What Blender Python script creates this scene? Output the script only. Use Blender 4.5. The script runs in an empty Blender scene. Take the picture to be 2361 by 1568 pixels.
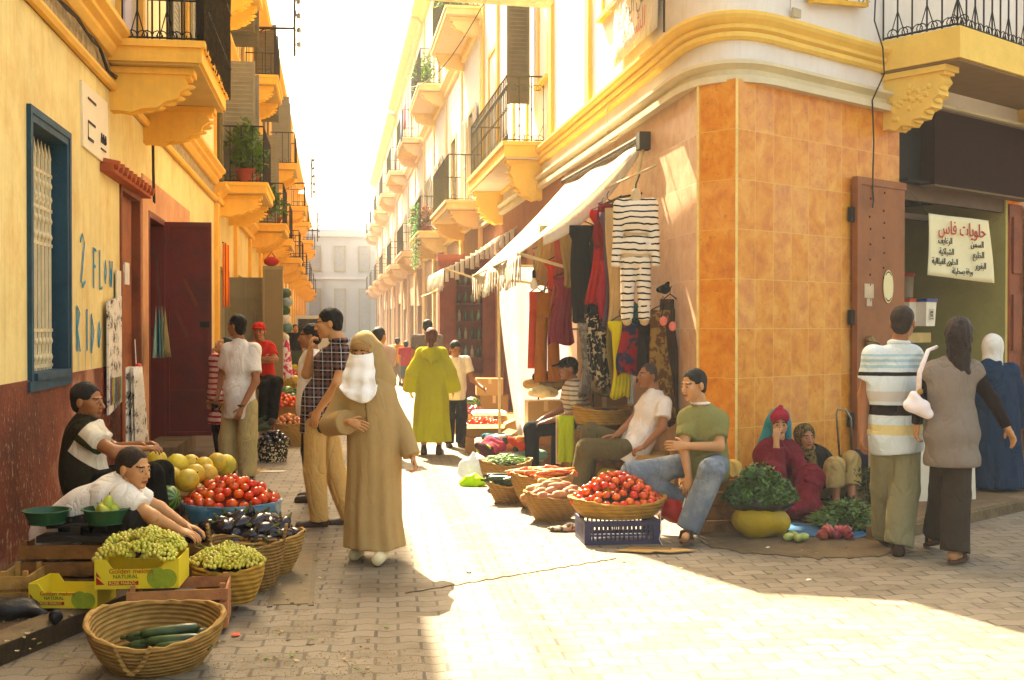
import bpy, bmesh, math, random
import numpy as np
from mathutils import Vector, Matrix, Euler
# ---------------------------------------------------------------- camera model
F=2700.0; CH=1.57; PIT=math.atan(29/2700.0)
def ray(x,y):
    """direction through a point of the 2361x1568 picture (Y = 1)"""
    u=(x-1180.5)/F; v=-(y-784)/F
    c,s=math.cos(PIT),math.sin(PIT)
    Y=c+v*s; Z=v*c-s
    return (u/Y, 1.0, Z/Y)
def P(x,y,Y):
    r=ray(x,y); return Vector((r[0]*Y, Y, CH+r[2]*Y))
def G(x,y,g=0.0):
    r=ray(x,y); t=(g-CH)/r[2]; return Vector((r[0]*t,t,g))
# street frame: L across (right +), A along, z up ; right facade frame: T along, O outwards
SD=math.radians(8.7)
def S(L,A,z=0.0):
    return Vector((L*math.cos(SD)-A*math.sin(SD), L*math.sin(SD)+A*math.cos(SD), z))
FD=math.radians(49)
C0=Vector((1.97,10.3,0))
def R(T,O,z=0.0):
    return Vector((C0.x+T*math.sin(FD)+O*math.cos(FD), C0.y+T*math.cos(FD)-O*math.sin(FD), z))
LW,RW=-2.0,3.26
EXPO=2.85;WBT=8600;HAZE=.001;SKYS=.095;WTI=3
rnd=random.Random(7); R_=math.radians; PI=math.pi
SC=bpy.context.scene; COL=SC.collection
def V3(*a): return Vector(a)
def rotz(a): return Matrix.Rotation(a,4,'Z')
def TM(loc=(0,0,0),rz=0,ry=0,rx=0,s=(1,1,1)):
    return Matrix.Translation(loc)@Euler((rx,ry,rz)).to_matrix().to_4x4()@Matrix.Diagonal((*s,1))
class MB:
    """collects shapes and links them as one mesh object"""
    def __init__(s,o=(0,0,0)): s.v=[];s.f=[];s.m=[];s.o=Vector(o)
    def add(s,vs,fs,mi=0,M=None):
        b=len(s.v)
        for p in vs:
            p=Vector(p)
            if M is not None: p=M@p
            s.v.append(p)
        for f in fs: s.f.append([i+b for i in f]); s.m.append(mi)
        return s
    def box(s,a,b,mi=0,M=None):
        (x0,y0,z0),(x1,y1,z1)=a,b
        return s.add([(x0,y0,z0),(x1,y0,z0),(x1,y1,z0),(x0,y1,z0),(x0,y0,z1),(x1,y0,z1),(x1,y1,z1),(x0,y1,z1)],
          [(0,3,2,1),(4,5,6,7),(0,1,5,4),(1,2,6,5),(2,3,7,6),(3,0,4,7)],mi,M)
    def tube(s,pts,r,n=6,mi=0,M=None,closed=False):
        pts=[Vector(p) for p in pts]; k=len(pts)
        rr=r if isinstance(r,(list,tuple)) else [r]*k
        vs=[];fs=[];up=None
        for i,p in enumerate(pts):
            if closed: t=pts[(i+1)%k]-pts[i-1]
            else: t=pts[min(i+1,k-1)]-pts[max(i-1,0)]
            if t.length<1e-9: t=Vector((0,0,1))
            t.normalize()
            if up is None: up=Vector((0,0,1)) if abs(t.z)<.9 else Vector((1,0,0))
            a=t.cross(up)
            if a.length<1e-6: a=t.cross(Vector((0,1,0)))
            a.normalize(); b=a.cross(t); up=b
            for j in range(n):
                th=2*PI*j/n; vs.append(p+(a*math.cos(th)+b*math.sin(th))*rr[i])
        e=k if closed else k-1
        for i in range(e):
            for j in range(n):
                i2=(i+1)%k; fs.append((i*n+j,i*n+(j+1)%n,i2*n+(j+1)%n,i2*n+j))
        if not closed: fs.append(tuple(range(n-1,-1,-1))); fs.append(tuple((k-1)*n+j for j in range(n)))
        return s.add(vs,fs,mi,M)
    def lathe(s,prof,n=16,mi=0,M=None,ex=1,ey=1,wob=None):
        vs=[];fs=[];k=len(prof)
        for (r,z) in prof:
            for j in range(n):
                t=2*PI*j/n; w=wob(t,z) if wob else 1
                vs.append((r*w*math.cos(t)*ex,r*w*math.sin(t)*ey,z))
        for i in range(k-1):
            for j in range(n): fs.append((i*n+j,i*n+(j+1)%n,(i+1)*n+(j+1)%n,(i+1)*n+j))
        if prof[0][0]>1e-4: fs.append(tuple(range(n-1,-1,-1)))
        if prof[-1][0]>1e-4: fs.append(tuple((k-1)*n+j for j in range(n)))
        return s.add(vs,fs,mi,M)
    def ball(s,c,r,n=10,mi=0,M=None):
        r=(r,r,r) if not isinstance(r,(tuple,list)) else r
        m=max(4,n//2+1)
        T=Matrix.Translation(c)@Matrix.Diagonal((*r,1))
        if M is not None: T=M@T
        return s.lathe([(math.sin(PI*i/m),-math.cos(PI*i/m)) if 0<i<m else (1e-5,-1 if i==0 else 1) for i in range(m+1)],n,mi,T)
    def prism(s,pts,d,mi=0,M=None):
        """flat polygon pushed along d"""
        d=Vector(d); n=len(pts); pts=[Vector(p) for p in pts]
        fs=[tuple(range(n-1,-1,-1)),tuple(range(n,2*n))]+[(i,(i+1)%n,n+(i+1)%n,n+i) for i in range(n)]
        return s.add(pts+[p+d for p in pts],fs,mi,M)
    def sheet(s,fn,nu,nv,mi=0,M=None,closeu=False):
        vs=[fn(i/(nu if closeu else nu-1),j/(nv-1)) for j in range(nv) for i in range(nu)]
        fs=[]
        for j in range(nv-1):
            for i in range(nu if closeu else nu-1):
                i2=(i+1)%nu; fs.append((j*nu+i,j*nu+i2,(j+1)*nu+i2,(j+1)*nu+i))
        return s.add(vs,fs,mi,M)
    def sweep(s,path,prof,mi=0,M=None):
        """profile (out, z) carried along a level path of (x,y); out = to the right of travel"""
        n=len(path);vs=[];fs=[];k=len(prof)
        for i,p in enumerate(path):
            a=Vector(path[max(i-1,0)][:2]);b=Vector(path[min(i+1,n-1)][:2]);t=(b-a).normalized();o=Vector((t.y,-t.x))
            for (u,z) in prof: vs.append((p[0]+o.x*u,p[1]+o.y*u,z))
        for i in range(n-1):
            for j in range(k): fs.append((i*k+j,(i+1)*k+j,(i+1)*k+(j+1)%k,i*k+(j+1)%k))
        fs.append(tuple(range(k)));fs.append(tuple((n-1)*k+j for j in range(k-1,-1,-1)))
        return s.add(vs,fs,mi,M)
    def build(s,name,mats,parent=None,smooth=False,solid=0,ang=None,fix=True):
        me=bpy.data.meshes.new(name)
        me.from_pydata([tuple(p-s.o) for p in s.v],[],s.f)
        if not isinstance(mats,(list,tuple)): mats=[mats]
        for m in mats: me.materials.append(m)
        if len(mats)>1: me.polygons.foreach_set('material_index',s.m)
        if fix:
            b=bmesh.new();b.from_mesh(me);bmesh.ops.recalc_face_normals(b,faces=b.faces);b.to_mesh(me);b.free()
        if smooth:
            me.polygons.foreach_set('use_smooth',[True]*len(me.polygons))
            if ang: me.set_sharp_from_angle(angle=R_(ang))
        me.update()
        o=bpy.data.objects.new(name,me);COL.objects.link(o)
        if parent: o.parent=parent
        if solid:
            md=o.modifiers.new('t','SOLIDIFY');md.thickness=solid;md.offset=0
        return o
def thing(name,label,cat,loc=(0,0,0),rz=0,group=None):
    o=bpy.data.objects.new(name,None);COL.objects.link(o);o.location=loc;o.rotation_euler=(0,0,rz);o.empty_display_size=.1
    return tag(o,label,cat,group)
def tag(o,label,cat,group=None):
    o['label']=label;o['category']=cat
    if group:o['group']=group
    return o
def struct(o): o['kind']='structure';return o
def kids(o): return [c for c in ALLC.get(o.name,[])]
def copy_tree(o,loc=None,rz=None,label=None,group=None,parent=None,scale=None):
    c=o.copy();COL.objects.link(c)
    if parent:c.parent=parent
    if loc is not None:c.location=loc
    if rz is not None:c.rotation_euler=(0,0,rz) if not isinstance(rz,(tuple,list)) else rz
    if scale is not None:c.scale=(scale,)*3 if not isinstance(scale,(tuple,list)) else scale
    if label:c['label']=label
    if group:c['group']=group
    for ch in list(o.children):
        copy_tree(ch,parent=c)
    return c
# ---------------------------------------------------------------- materials
def srgb(h):
    if isinstance(h,str): h=tuple(int(h[i:i+2],16)/255 for i in (0,2,4))
    else: return h
    return tuple(c/12.92 if c<=.04045 else ((c+.055)/1.055)**2.4 for c in h)
class NT:
    def __init__(s,name):
        s.m=bpy.data.materials.new(name);s.m.use_nodes=True;s.t=s.m.node_tree;s.t.nodes.clear()
        s.out=s.n('ShaderNodeOutputMaterial');s.b=s.n('ShaderNodeBsdfPrincipled');s.l(s.b.outputs[0],s.out.inputs[0])
    def n(s,ty,**k):
        x=s.t.nodes.new(ty)
        for a,b in k.items(): setattr(x,a,b)
        return x
    def l(s,a,b): s.t.links.new(a,b)
    def val(s,x,inp):
        if hasattr(x,'links') or isinstance(x,bpy.types.NodeSocket): s.l(x,inp)
        else:
            if isinstance(x,(tuple,list)) and len(x)==3 and inp.type=='RGBA': x=(*x,1)
            inp.default_value=x
    def math(s,op,a,b=0,c=0,clamp=False):
        x=s.n('ShaderNodeMath',operation=op,use_clamp=clamp);s.val(a,x.inputs[0]);s.val(b,x.inputs[1])
        if op in('MULTIPLY_ADD','SMOOTH_MIN','COMPARE'): s.val(c,x.inputs[2])
        return x.outputs[0]
    def mix(s,f,a,b,mode='MIX'):
        x=s.n('ShaderNodeMix',data_type='RGBA',blend_type=mode);s.val(f,x.inputs[0]);s.val(a,x.inputs[6]);s.val(b,x.inputs[7]);return x.outputs[2]
    def co(s,kind='Object'):
        return s.n('ShaderNodeTexCoord').outputs[kind]
    def mapp(s,v,sc=(1,1,1),rot=(0,0,0),loc=(0,0,0)):
        x=s.n('ShaderNodeMapping');s.l(v,x.inputs[0]);x.inputs[1].default_value=loc;x.inputs[2].default_value=rot;x.inputs[3].default_value=sc;return x.outputs[0]
    def noise(s,v,sc=5,det=4,rough=.55,dist=0):
        x=s.n('ShaderNodeTexNoise');s.l(v,x.inputs['Vector']);x.inputs['Scale'].default_value=sc;x.inputs['Detail'].default_value=det;x.inputs['Roughness'].default_value=rough;x.inputs['Distortion'].default_value=dist;return x.outputs[0]
    def folds(s,v):
        a=s.noise(s.mapp(v,(1,1,.55),(.3,.2,0)),3.4,2,.5,1.1);b=s.noise(s.mapp(v,(1,1,.7),(.9,.4,0)),8,2,.5,.9)
        r=lambda q:s.math('SUBTRACT',1,s.math('POWER',s.math('MULTIPLY',s.math('ABSOLUTE',s.math('SUBTRACT',q,.5)),4,0,True),.6))
        return s.math('SUBTRACT',s.math('MULTIPLY',a,1.2),s.math('ADD',s.math('MULTIPLY',r(a),.38),s.math('MULTIPLY',r(b),.10)))
    def vor(s,v,sc=5,feat='F1'):
        x=s.n('ShaderNodeTexVoronoi',feature=feat);s.l(v,x.inputs['Vector']);x.inputs['Scale'].default_value=sc;return x.outputs[0]
    def ramp(s,f,stops,interp='LINEAR'):
        x=s.n('ShaderNodeValToRGB');s.l(f,x.inputs[0]);cr=x.color_ramp;cr.interpolation=interp
        while len(cr.elements)<len(stops): cr.elements.new(.5)
        for e,(p,c) in zip(cr.elements,stops):
            e.position=p; c=srgb(c) if not isinstance(c,(int,float)) else (c,c,c); e.color=(*c[:3],1)
        return x.outputs[0]
    def sep(s,v):
        x=s.n('ShaderNodeSeparateXYZ');s.l(v,x.inputs[0]);return x.outputs
    def comb(s,x_,y_,z_):
        x=s.n('ShaderNodeCombineXYZ');s.val(x_,x.inputs[0]);s.val(y_,x.inputs[1]);s.val(z_,x.inputs[2]);return x.outputs[0]
    def bump(s,h,st=.3,d=.01):
        x=s.n('ShaderNodeBump');x.inputs['Strength'].default_value=st;x.inputs['Distance'].default_value=d;s.l(h,x.inputs['Height']);s.l(x.outputs[0],s.b.inputs['Normal'])
    def rand(s): return s.n('ShaderNodeObjectInfo').outputs['Random']
    def done(s,col,rough=.8,spec=.3,metal=0,alpha=None,sss=0,coat=0,trans=0):
        s.val(col,s.b.inputs['Base Color']);s.val(rough,s.b.inputs['Roughness']);s.b.inputs['Specular IOR Level'].default_value=spec;s.b.inputs['Metallic'].default_value=metal
        if sss: s.b.inputs['Subsurface Weight'].default_value=sss;s.b.inputs['Subsurface Radius'].default_value=(.012,.006,.003);s.b.inputs['Subsurface Scale'].default_value=1
        if coat: s.b.inputs['Coat Weight'].default_value=coat
        if trans: s.b.inputs['Transmission Weight'].default_value=trans
        if alpha is not None: s.b.inputs['Alpha'].default_value=alpha
        return s.m
MC={}
def mat(col,rough=.8,var=.18,sc=6,bump=.25,bs=40,spec=.25,metal=0,dirt=None,name=None,coat=0,trl=0,hue=0,fold=0,sss=0,streak=0):
    """plain surface with two scales of tone variation, fine relief and optional dirt colour"""
    key=(col,rough,var,sc,bump,bs,spec,metal,dirt,coat,trl,hue,fold,sss,streak)
    if key in MC: return MC[key]
    t=NT(name or 'surface_%s'%(col if isinstance(col,str) else len(MC)));c=srgb(col);v=t.co()
    n1=t.noise(v,sc,5);n2=t.noise(v,sc*6,3)
    f=t.math('ADD',t.math('MULTIPLY',n1,.7),t.math('MULTIPLY',n2,.3))
    lo=tuple(x*(1-var) for x in c);hi=tuple(min(1,x*(1+var)) for x in c)
    k=t.mix(t.ramp(f,[(.32,0.),(.68,1.)]),lo,hi)
    if dirt:
        dm=t.ramp(t.noise(v,sc*.7,6,.7),[(.48,0.),(.66,1.)]);k=t.mix(t.math('MULTIPLY',dm,.75),k,srgb(dirt))
    if streak:
        sv=t.mapp(v,(14,14,.8));sm=t.ramp(t.noise(sv,1.2,4),[(.5,0.),(.75,1.)]);k=t.mix(t.math('MULTIPLY',sm,streak),k,tuple(x*.45 for x in c))
    if hue:
        h=t.n('ShaderNodeHueSaturation');t.l(k,h.inputs['Color']);r=t.rand()
        t.l(t.math('MULTIPLY_ADD',r,hue*.25,.5-hue*.125),h.inputs['Hue']);t.l(t.math('MULTIPLY_ADD',t.math('FRACT',t.math('MULTIPLY',r,7.3)),hue*2,1-hue),h.inputs['Value']);k=h.outputs[0]
    rr=t.math('MULTIPLY_ADD',n2,.25,rough-.12)
    hgt=t.noise(v,bs,4)
    if fold:
        hgt=t.math('ADD',t.math('MULTIPLY',t.folds(v),fold*5),t.math('MULTIPLY',hgt,.3))
    t.bump(hgt,bump,.01 if not fold else .03)
    m=t.done(k,rr,spec,metal,sss=sss,coat=coat)
    if trl:
        tr=t.n('ShaderNodeBsdfTranslucent');t.val(k,tr.inputs[0]);mx=t.n('ShaderNodeMixShader');mx.inputs[0].default_value=trl
        t.l(t.b.outputs[0],mx.inputs[1]);t.l(tr.outputs[0],mx.inputs[2]);t.l(mx.outputs[0],t.out.inputs[0])
    MC[key]=m;return m
def cloth(col,**k):
    a=dict(rough=.92,var=.08,sc=5,bump=.55,bs=160,spec=.1,fold=.8);a.update(k);return mat(col,**a)
def skinmat(col): return mat(col,rough=.5,var=.07,sc=14,bump=.12,bs=120,spec=.4,sss=.15)
def stripes(bands,period=None,base='f0f0f0',axis=2,wob=0.01,extra=None,fold=1):
    """cloth with coloured bands: bands=[(from,to,colour)] in metres (or in fractions of a period)"""
    t=NT('striped_cloth');v=t.co();x=t.sep(v)[axis];n=t.noise(v,7,2)
    z=t.math('ADD',x,t.math('MULTIPLY',t.math('SUBTRACT',n,.5),wob*2))
    if period: z=t.math('FRACT',t.math('DIVIDE',t.math('ADD',z,50*period),period))
    c=srgb(base)
    for a,b,col in bands:
        m=t.math('MULTIPLY',t.math('GREATER_THAN',z,a),t.math('LESS_THAN',z,b));c=t.mix(m,c,srgb(col))
    c=t.mix(t.math('MULTIPLY',t.noise(v,6,4),.3),c,t.mix(.3,c,(0,0,0)))
    t.bump(t.math('ADD',t.math('MULTIPLY',t.folds(v),4),t.math('MULTIPLY',t.noise(v,150,2),.3)),.5,.03)
    return t.done(c,.9,.1)
# ---------------------------------------------------------------- organic surfaces: smooth unions turned into meshes
def frame(zax,xax):
    z=np.array(zax,float);z/=np.linalg.norm(z)+1e-9;x=np.array(xax,float);x-=z*x.dot(z)
    if np.linalg.norm(x)<1e-5: x=np.array((1,0,0.))-z*z[0]
    x/=np.linalg.norm(x);y=np.cross(z,x);return np.array([x,y,z])
def cap(a,b,ra,rb,flat=0,sub=0,k=None): return ('cap',np.array(a,float),np.array(b,float),ra,rb,flat,sub,k)
def ell(c,r,fr=None,sub=0,k=None): return ('ell',np.array(c,float),np.array(r,float),fr,sub,k)
def stack(levels,folds=0,amp=0,ph=0,sub=0,k=None): return ('stk',levels,folds,amp,ph,sub,k)
def pbounds(p):
    if p[0]=='cap':
        r=max(p[3],p[4]);return np.minimum(p[1],p[2])-r,np.maximum(p[1],p[2])+r
    if p[0]=='ell': r=p[2].max();return p[1]-r,p[1]+r
    L=p[1];a=np.array([min(l[1]-l[3] for l in L),min(l[2]-l[4] for l in L),L[0][0]]);b=np.array([max(l[1]+l[3] for l in L),max(l[2]+l[4] for l in L),L[-1][0]]);return a-.02,b+.02
def peval(p,X,Y,Z):
    if p[0]=='cap':
        a,b,ra,rb,flat=p[1:6];d=b-a;L2=d.dot(d)+1e-9
        t=((X-a[0])*d[0]+(Y-a[1])*d[1]+(Z-a[2])*d[2])/L2;tc=np.clip(t,0,1)
        q=np.sqrt((X-a[0]-tc*d[0])**2+(Y-a[1]-tc*d[1])**2+(Z-a[2]-tc*d[2])**2)-(ra+(rb-ra)*tc)
        if flat: q=np.maximum(q,(t-1)*math.sqrt(L2))
        return q
    if p[0]=='ell':
        c,r,fr=p[1],p[2],p[3];x,y,z=X-c[0],Y-c[1],Z-c[2]
        if fr is not None: x,y,z=[fr[i][0]*x+fr[i][1]*y+fr[i][2]*z for i in range(3)]
        k0=np.sqrt((x/r[0])**2+(y/r[1])**2+(z/r[2])**2);k1=np.sqrt((x/r[0]**2)**2+(y/r[1]**2)**2+(z/r[2]**2)**2)+1e-6
        return k0*(k0-1)/k1
    L,folds,amp,ph=p[1:5];zs=[l[0] for l in L]
    I=[np.interp(Z,zs,[l[j] for l in L]) for j in range(1,5)]
    x=X-I[0];y=Y-I[1];th=np.arctan2(y,x)
    w=1
    if folds:
        g=np.clip((zs[-1]-Z)/(zs[-1]-zs[0]),0,1)
        w=1+amp*g*(np.sin(folds*th+ph+1.7*np.sin(3*Z+ph))+.6*np.sin((folds*1.9//1)*th+2.1*ph+2*Z))
    rr=np.sqrt((x/I[2])**2+(y/I[3])**2)
    q=(rr-w)*np.minimum(I[2],I[3])
    return np.maximum(q,np.maximum(zs[0]-Z,Z-zs[-1]))
def sdf_mesh(prims,res=.012,k=.03,cuts=(),noise=0,nfreq=9,seed=0):
    B=[pbounds(p) for p in prims if not p[6 if p[0]=='cap' else (4 if p[0]=='ell' else 5)]]
    lo=np.min([b[0] for b in B],0)-.03;hi=np.max([b[1] for b in B],0)+.03
    n=np.ceil((hi-lo)/res).astype(int)+1
    ax=[lo[i]+res*np.arange(n[i]) for i in range(3)]
    f=np.full(n,.2,np.float32)
    for p in prims:
        sub=p[6 if p[0]=='cap' else (4 if p[0]=='ell' else 5)];kk=p[-1] if p[-1] is not None else k
        a,b=pbounds(p);m=kk+.02+(noise or 0)
        i0=np.clip(np.floor((a-m-lo)/res).astype(int),0,n);i1=np.clip(np.ceil((b+m-lo)/res).astype(int)+1,0,n)
        if (i1<=i0).any(): continue
        sl=tuple(slice(i0[i],i1[i]) for i in range(3))
        X,Y,Z=np.meshgrid(*[ax[i][sl[i]] for i in range(3)],indexing='ij')
        q=peval(p,X,Y,Z).astype(np.float32);g=f[sl]
        if sub: q=-q;h=np.maximum(kk-np.abs(g-q),0)/kk;f[sl]=np.maximum(g,q)+h*h*kk*.25
        else: h=np.maximum(kk-np.abs(g-q),0)/kk;f[sl]=np.minimum(g,q)-h*h*kk*.25
    X,Y,Z=np.meshgrid(*ax,indexing='ij')
    if noise:
        q=nfreq;s=seed
        f=f+noise*(np.sin(q*X*1.5+s+1.6*np.sin(q*.5*Z+s))*np.sin(q*1.3*Y+1.3*s+np.sin(q*X*.8+q*.3*Z))+.45*np.sin(q*1.3*Z+2.4*np.sin(q*.9*X+s)+2.1*np.sin(q*.9*Y)))
    for c in cuts: f=np.maximum(f,c(X,Y,Z))
    f[0]=f[-1]=.2;f[:,0]=f[:,-1]=.2;f[:,:,0]=f[:,:,-1]=.2
    return snets(f,lo,res)
def snets(f,lo,res):
    s=f<0;n=np.array(f.shape)
    c=np.zeros(n-1,int)
    for i in (0,1):
        for j in (0,1):
            for k in (0,1): c+=s[i:n[0]-1+i,j:n[1]-1+j,k:n[2]-1+k]
    act=(c>0)&(c<8);ii=np.argwhere(act)
    if len(ii)==0: return np.zeros((0,3)),np.zeros((0,4),int)
    idx=-np.ones(act.shape,int);idx[act]=np.arange(len(ii))
    acc=np.zeros((len(ii),3));cnt=np.zeros(len(ii))
    for axis in range(3):
        for u in (0,1):
            for v in (0,1):
                o=[0,0,0];oth=[a for a in range(3) if a!=axis];o[oth[0]]=u;o[oth[1]]=v
                p0=ii+o;e=np.zeros(3,int);e[axis]=1;p1=p0+e
                a=f[tuple(p0.T)];b=f[tuple(p1.T)];m=(a<0)!=(b<0);t=np.where(m,a/(a-b+1e-12),0)
                pt=p0+np.outer(t,e);acc[m]+=pt[m];cnt[m]+=1
    vs=lo+res*acc/cnt[:,None]
    fs=[]
    for axis in range(3):
        e=[0,0,0];e[axis]=1
        a=s[tuple(slice(0,n[i]-e[i]) for i in range(3))];b=s[tuple(slice(e[i],n[i]) for i in range(3))]
        m=np.argwhere(a!=b);o=[x for x in range(3) if x!=axis]
        m=m[(m[:,o[0]]>0)&(m[:,o[1]]>0)]
        if not len(m): continue
        def cell(du,dv):
            q=m.copy();q[:,o[0]]-=du;q[:,o[1]]-=dv;return idx[tuple(q.T)]
        q=np.stack([cell(1,1),cell(0,1),cell(0,0),cell(1,0)],1)
        inside=s[tuple(m.T)]
        flip=inside if axis!=1 else ~inside
        q[~flip]=q[~flip][:,::-1]
        fs.append(q)
    fs=np.concatenate(fs);fs=fs[(fs>=0).all(1)]
    return vs,fs
def npobj(name,vs,fs,mats,parent=None,mi=None,extra=None):
    if not isinstance(mats,(list,tuple)): mats=[mats]
    V=[tuple(v) for v in vs.tolist()];Fs=fs.tolist();mi=[0]*len(Fs) if mi is None else list(mi)
    if extra:
        b=len(V);V+= [tuple(v) for v in extra.v];Fs+=[[i+b for i in q] for q in extra.f];mi+=extra.m
    me=bpy.data.meshes.new(name);me.from_pydata(V,[],Fs)
    for m in mats: me.materials.append(m)
    me.polygons.foreach_set('material_index',mi);me.polygons.foreach_set('use_smooth',[True]*len(Fs));me.update()
    o=bpy.data.objects.new(name,me);COL.objects.link(o)
    if parent:o.parent=parent
    return o
def blob(name,prims,m,parent=None,res=.012,k=.03,cuts=(),noise=0,nfreq=9,seed=0):
    v,f=sdf_mesh(prims,res,k,cuts,noise,nfreq,seed);return npobj(name,v,f,m,parent)

def letters(txt,size,m,parent,loc,rot,align='LEFT',ext=.0006,sx=1,name='lettering'):
    c=bpy.data.curves.new('t','FONT');c.body=txt;c.size=size;c.extrude=ext;c.align_x=align;o=bpy.data.objects.new('t',c);COL.objects.link(o)
    bpy.context.view_layer.update();me=bpy.data.meshes.new_from_object(o.evaluated_get(bpy.context.evaluated_depsgraph_get()));bpy.data.objects.remove(o)
    me.materials.clear();me.materials.append(m);o=bpy.data.objects.new(name,me);COL.objects.link(o);o.parent=parent;o.location=loc;o.rotation_euler=rot;o.scale=(sx,1,1);return o
# Arabic letters: joined forms picked by hand, written out from right to left
_A={'ا':('FE8D','FE8E',None,None),'ل':('FEDD','FEDE','FEDF','FEE0'),'ح':('FEA1','FEA2','FEA3','FEA4'),'و':('FEED','FEEE',None,None),'ي':('FEF1','FEF2','FEF3','FEF4'),'ت':('FE95','FE96','FE97','FE98'),'ف':('FED1','FED2','FED3','FED4'),'س':('FEB1','FEB2','FEB3','FEB4'),
'م':('FEE1','FEE2','FEE3','FEE4'),'ن':('FEE5','FEE6','FEE7','FEE8'),'خ':('FEA5','FEA6','FEA7','FEA8'),'ع':('FEC9','FECA','FECB','FECC'),'ب':('FE8F','FE90','FE91','FE92'),'غ':('FECD','FECE','FECF','FED0'),'ر':('FEAD','FEAE',None,None),'ش':('FEB5','FEB6','FEB7','FEB8'),
'ك':('FED9','FEDA','FEDB','FEDC'),'ة':('FE93','FE94',None,None),'ى':('FEEF','FEF0',None,None),'ق':('FED5','FED6','FED7','FED8'),'ط':('FEC1','FEC2','FEC3','FEC4'),'د':('FEA9','FEAA',None,None),'ز':('FEAF','FEB0',None,None)}
def arab(w):
    out=[]
    for word in w.split(' '):
        r=[]
        for i,ch in enumerate(word):
            p=i>0 and _A[word[i-1]][2] is not None;n=i<len(word)-1 and _A[ch][2] is not None
            f=_A[ch];c=f[3] if p and n else f[1] if p else f[2] if n else f[0];r.append(chr(int(c,16)))
        out.append(''.join(r[::-1]))
    return ' '.join(out[::-1])
# ---------------------------------------------------------------- camera, sun, sky, air
cam=bpy.data.objects.new('camera',bpy.data.cameras.new('camera'));COL.objects.link(cam);SC.camera=cam
cam.data.sensor_width=36;cam.data.lens=F/2361*36;cam.data.clip_end=2000;cam.location=(0,0,CH);cam.rotation_euler=(PI/2-PIT,0,0)
SUNV=(S(-.215,1.02)+V3(0,0,1)).normalized()
sl=bpy.data.objects.new('sun',bpy.data.lights.new('sun','SUN'));COL.objects.link(sl);sl.data.energy=4.3;sl.data.angle=R_(.5);sl.data.color=(1,.94,.87)
sl.rotation_euler=SUNV.to_track_quat('Z','Y').to_euler()
W_=bpy.data.worlds.new('World');SC.world=W_;W_.use_nodes=True;wt=W_.node_tree;wt.nodes.clear()
wo=wt.nodes.new('ShaderNodeOutputWorld');wb=wt.nodes.new('ShaderNodeBackground');ws=wt.nodes.new('ShaderNodeTexSky')
ws.sky_type='NISHITA';ws.sun_disc=False;ws.sun_elevation=math.asin(SUNV.z);ws.sun_rotation=math.atan2(SUNV.x,SUNV.y);ws.dust_density=7;ws.air_density=1.0;ws.ozone_density=.3
wb.inputs[1].default_value=SKYS;wt.links.new(ws.outputs[0],wb.inputs[0]);wt.links.new(wb.outputs[0],wo.inputs[0])
SC.view_settings.view_transform='Standard';SC.view_settings.look='None';SC.view_settings.exposure=EXPO;SC.view_settings.gamma=1
SC.view_settings.use_white_balance=True;SC.view_settings.white_balance_temperature=WBT;SC.view_settings.white_balance_tint=WTI
SC.cycles.max_bounces=6;SC.cycles.diffuse_bounces=4;SC.cycles.glossy_bounces=2;SC.cycles.transparent_max_bounces=8;SC.cycles.volume_bounces=1
SC.cycles.sample_clamp_indirect=6;SC.cycles.use_denoising=True
# ---------------------------------------------------------------- ground
def paver_mat():
    t=NT('zigzag_pavers');v=t.co();v=t.mapp(v,(1,1,1),(0,0,R_(-6)));n0=t.noise(v,1.3,3);x,y,z=t.sep(v)
    x=t.math('ADD',x,t.math('MULTIPLY',n0,.02));y=t.math('ADD',y,t.math('MULTIPLY',n0,.03))
    u=t.math('DIVIDE',x,.112);tri=t.math('ABSOLUTE',t.math('SUBTRACT',t.math('FRACT',t.math('MULTIPLY',u,.5)),.5))
    w=t.math('ADD',t.math('DIVIDE',y,.125),t.math('MULTIPLY',tri,.62))
    row=t.math('FLOOR',w);fw=t.math('ABSOLUTE',t.math('SUBTRACT',t.math('FRACT',w),.5))
    u2=t.math('ADD',t.math('MULTIPLY',u,.5),t.math('MULTIPLY',row,.5));u2=t.math('ADD',u2,.25);fu=t.math('ABSOLUTE',t.math('SUBTRACT',t.math('FRACT',u2),.5))
    n1=t.noise(v,9,3)
    jw=t.math('GREATER_THAN',fw,t.math('SUBTRACT',.470,t.math('MULTIPLY',t.math('SUBTRACT',n1,.42),.13)))
    ju=t.math('GREATER_THAN',fu,t.math('SUBTRACT',.468,t.math('MULTIPLY',t.math('SUBTRACT',n1,.42),.06)))
    jn=t.math('MAXIMUM',jw,ju,0,True)
    wn=t.n('ShaderNodeTexWhiteNoise',noise_dimensions='2D');t.l(t.comb(t.math('FLOOR',u2),row,0),wn.inputs[0])
    c=t.mix(wn.outputs[0],(.175,.14,.092),(.25,.205,.145))
    big=t.ramp(t.noise(v,.55,5,.6),[(.35,0.),(.7,1.)]);c=t.mix(t.math('MULTIPLY',big,.4),c,(.23,.175,.12))
    sp=t.ramp(t.noise(v,60,4,.7),[(.35,0.),(.75,1.)]);c=t.mix(t.math('MULTIPLY',sp,.35),c,(.14,.105,.07))
    dirt=t.ramp(t.noise(v,2.2,6,.7),[(.5,0.),(.62,1.)]);c=t.mix(t.math('MULTIPLY',dirt,.6),c,(.12,.085,.05))
    jm=t.ramp(t.noise(v,2.6,4,.6),[(.30,.35),(.6,.9)]);c=t.mix(t.math('MULTIPLY',t.math('MULTIPLY',jn,jm),.95),c,(.055,.04,.026))
    h=t.math('SUBTRACT',t.math('MULTIPLY',t.noise(v,45,4),.3),jn);t.bump(t.math('ADD',h,t.math('MULTIPLY',wn.outputs[0],.35)),.6,.012)
    return t.done(c,.78,.3)
PAV=paver_mat()
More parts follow.
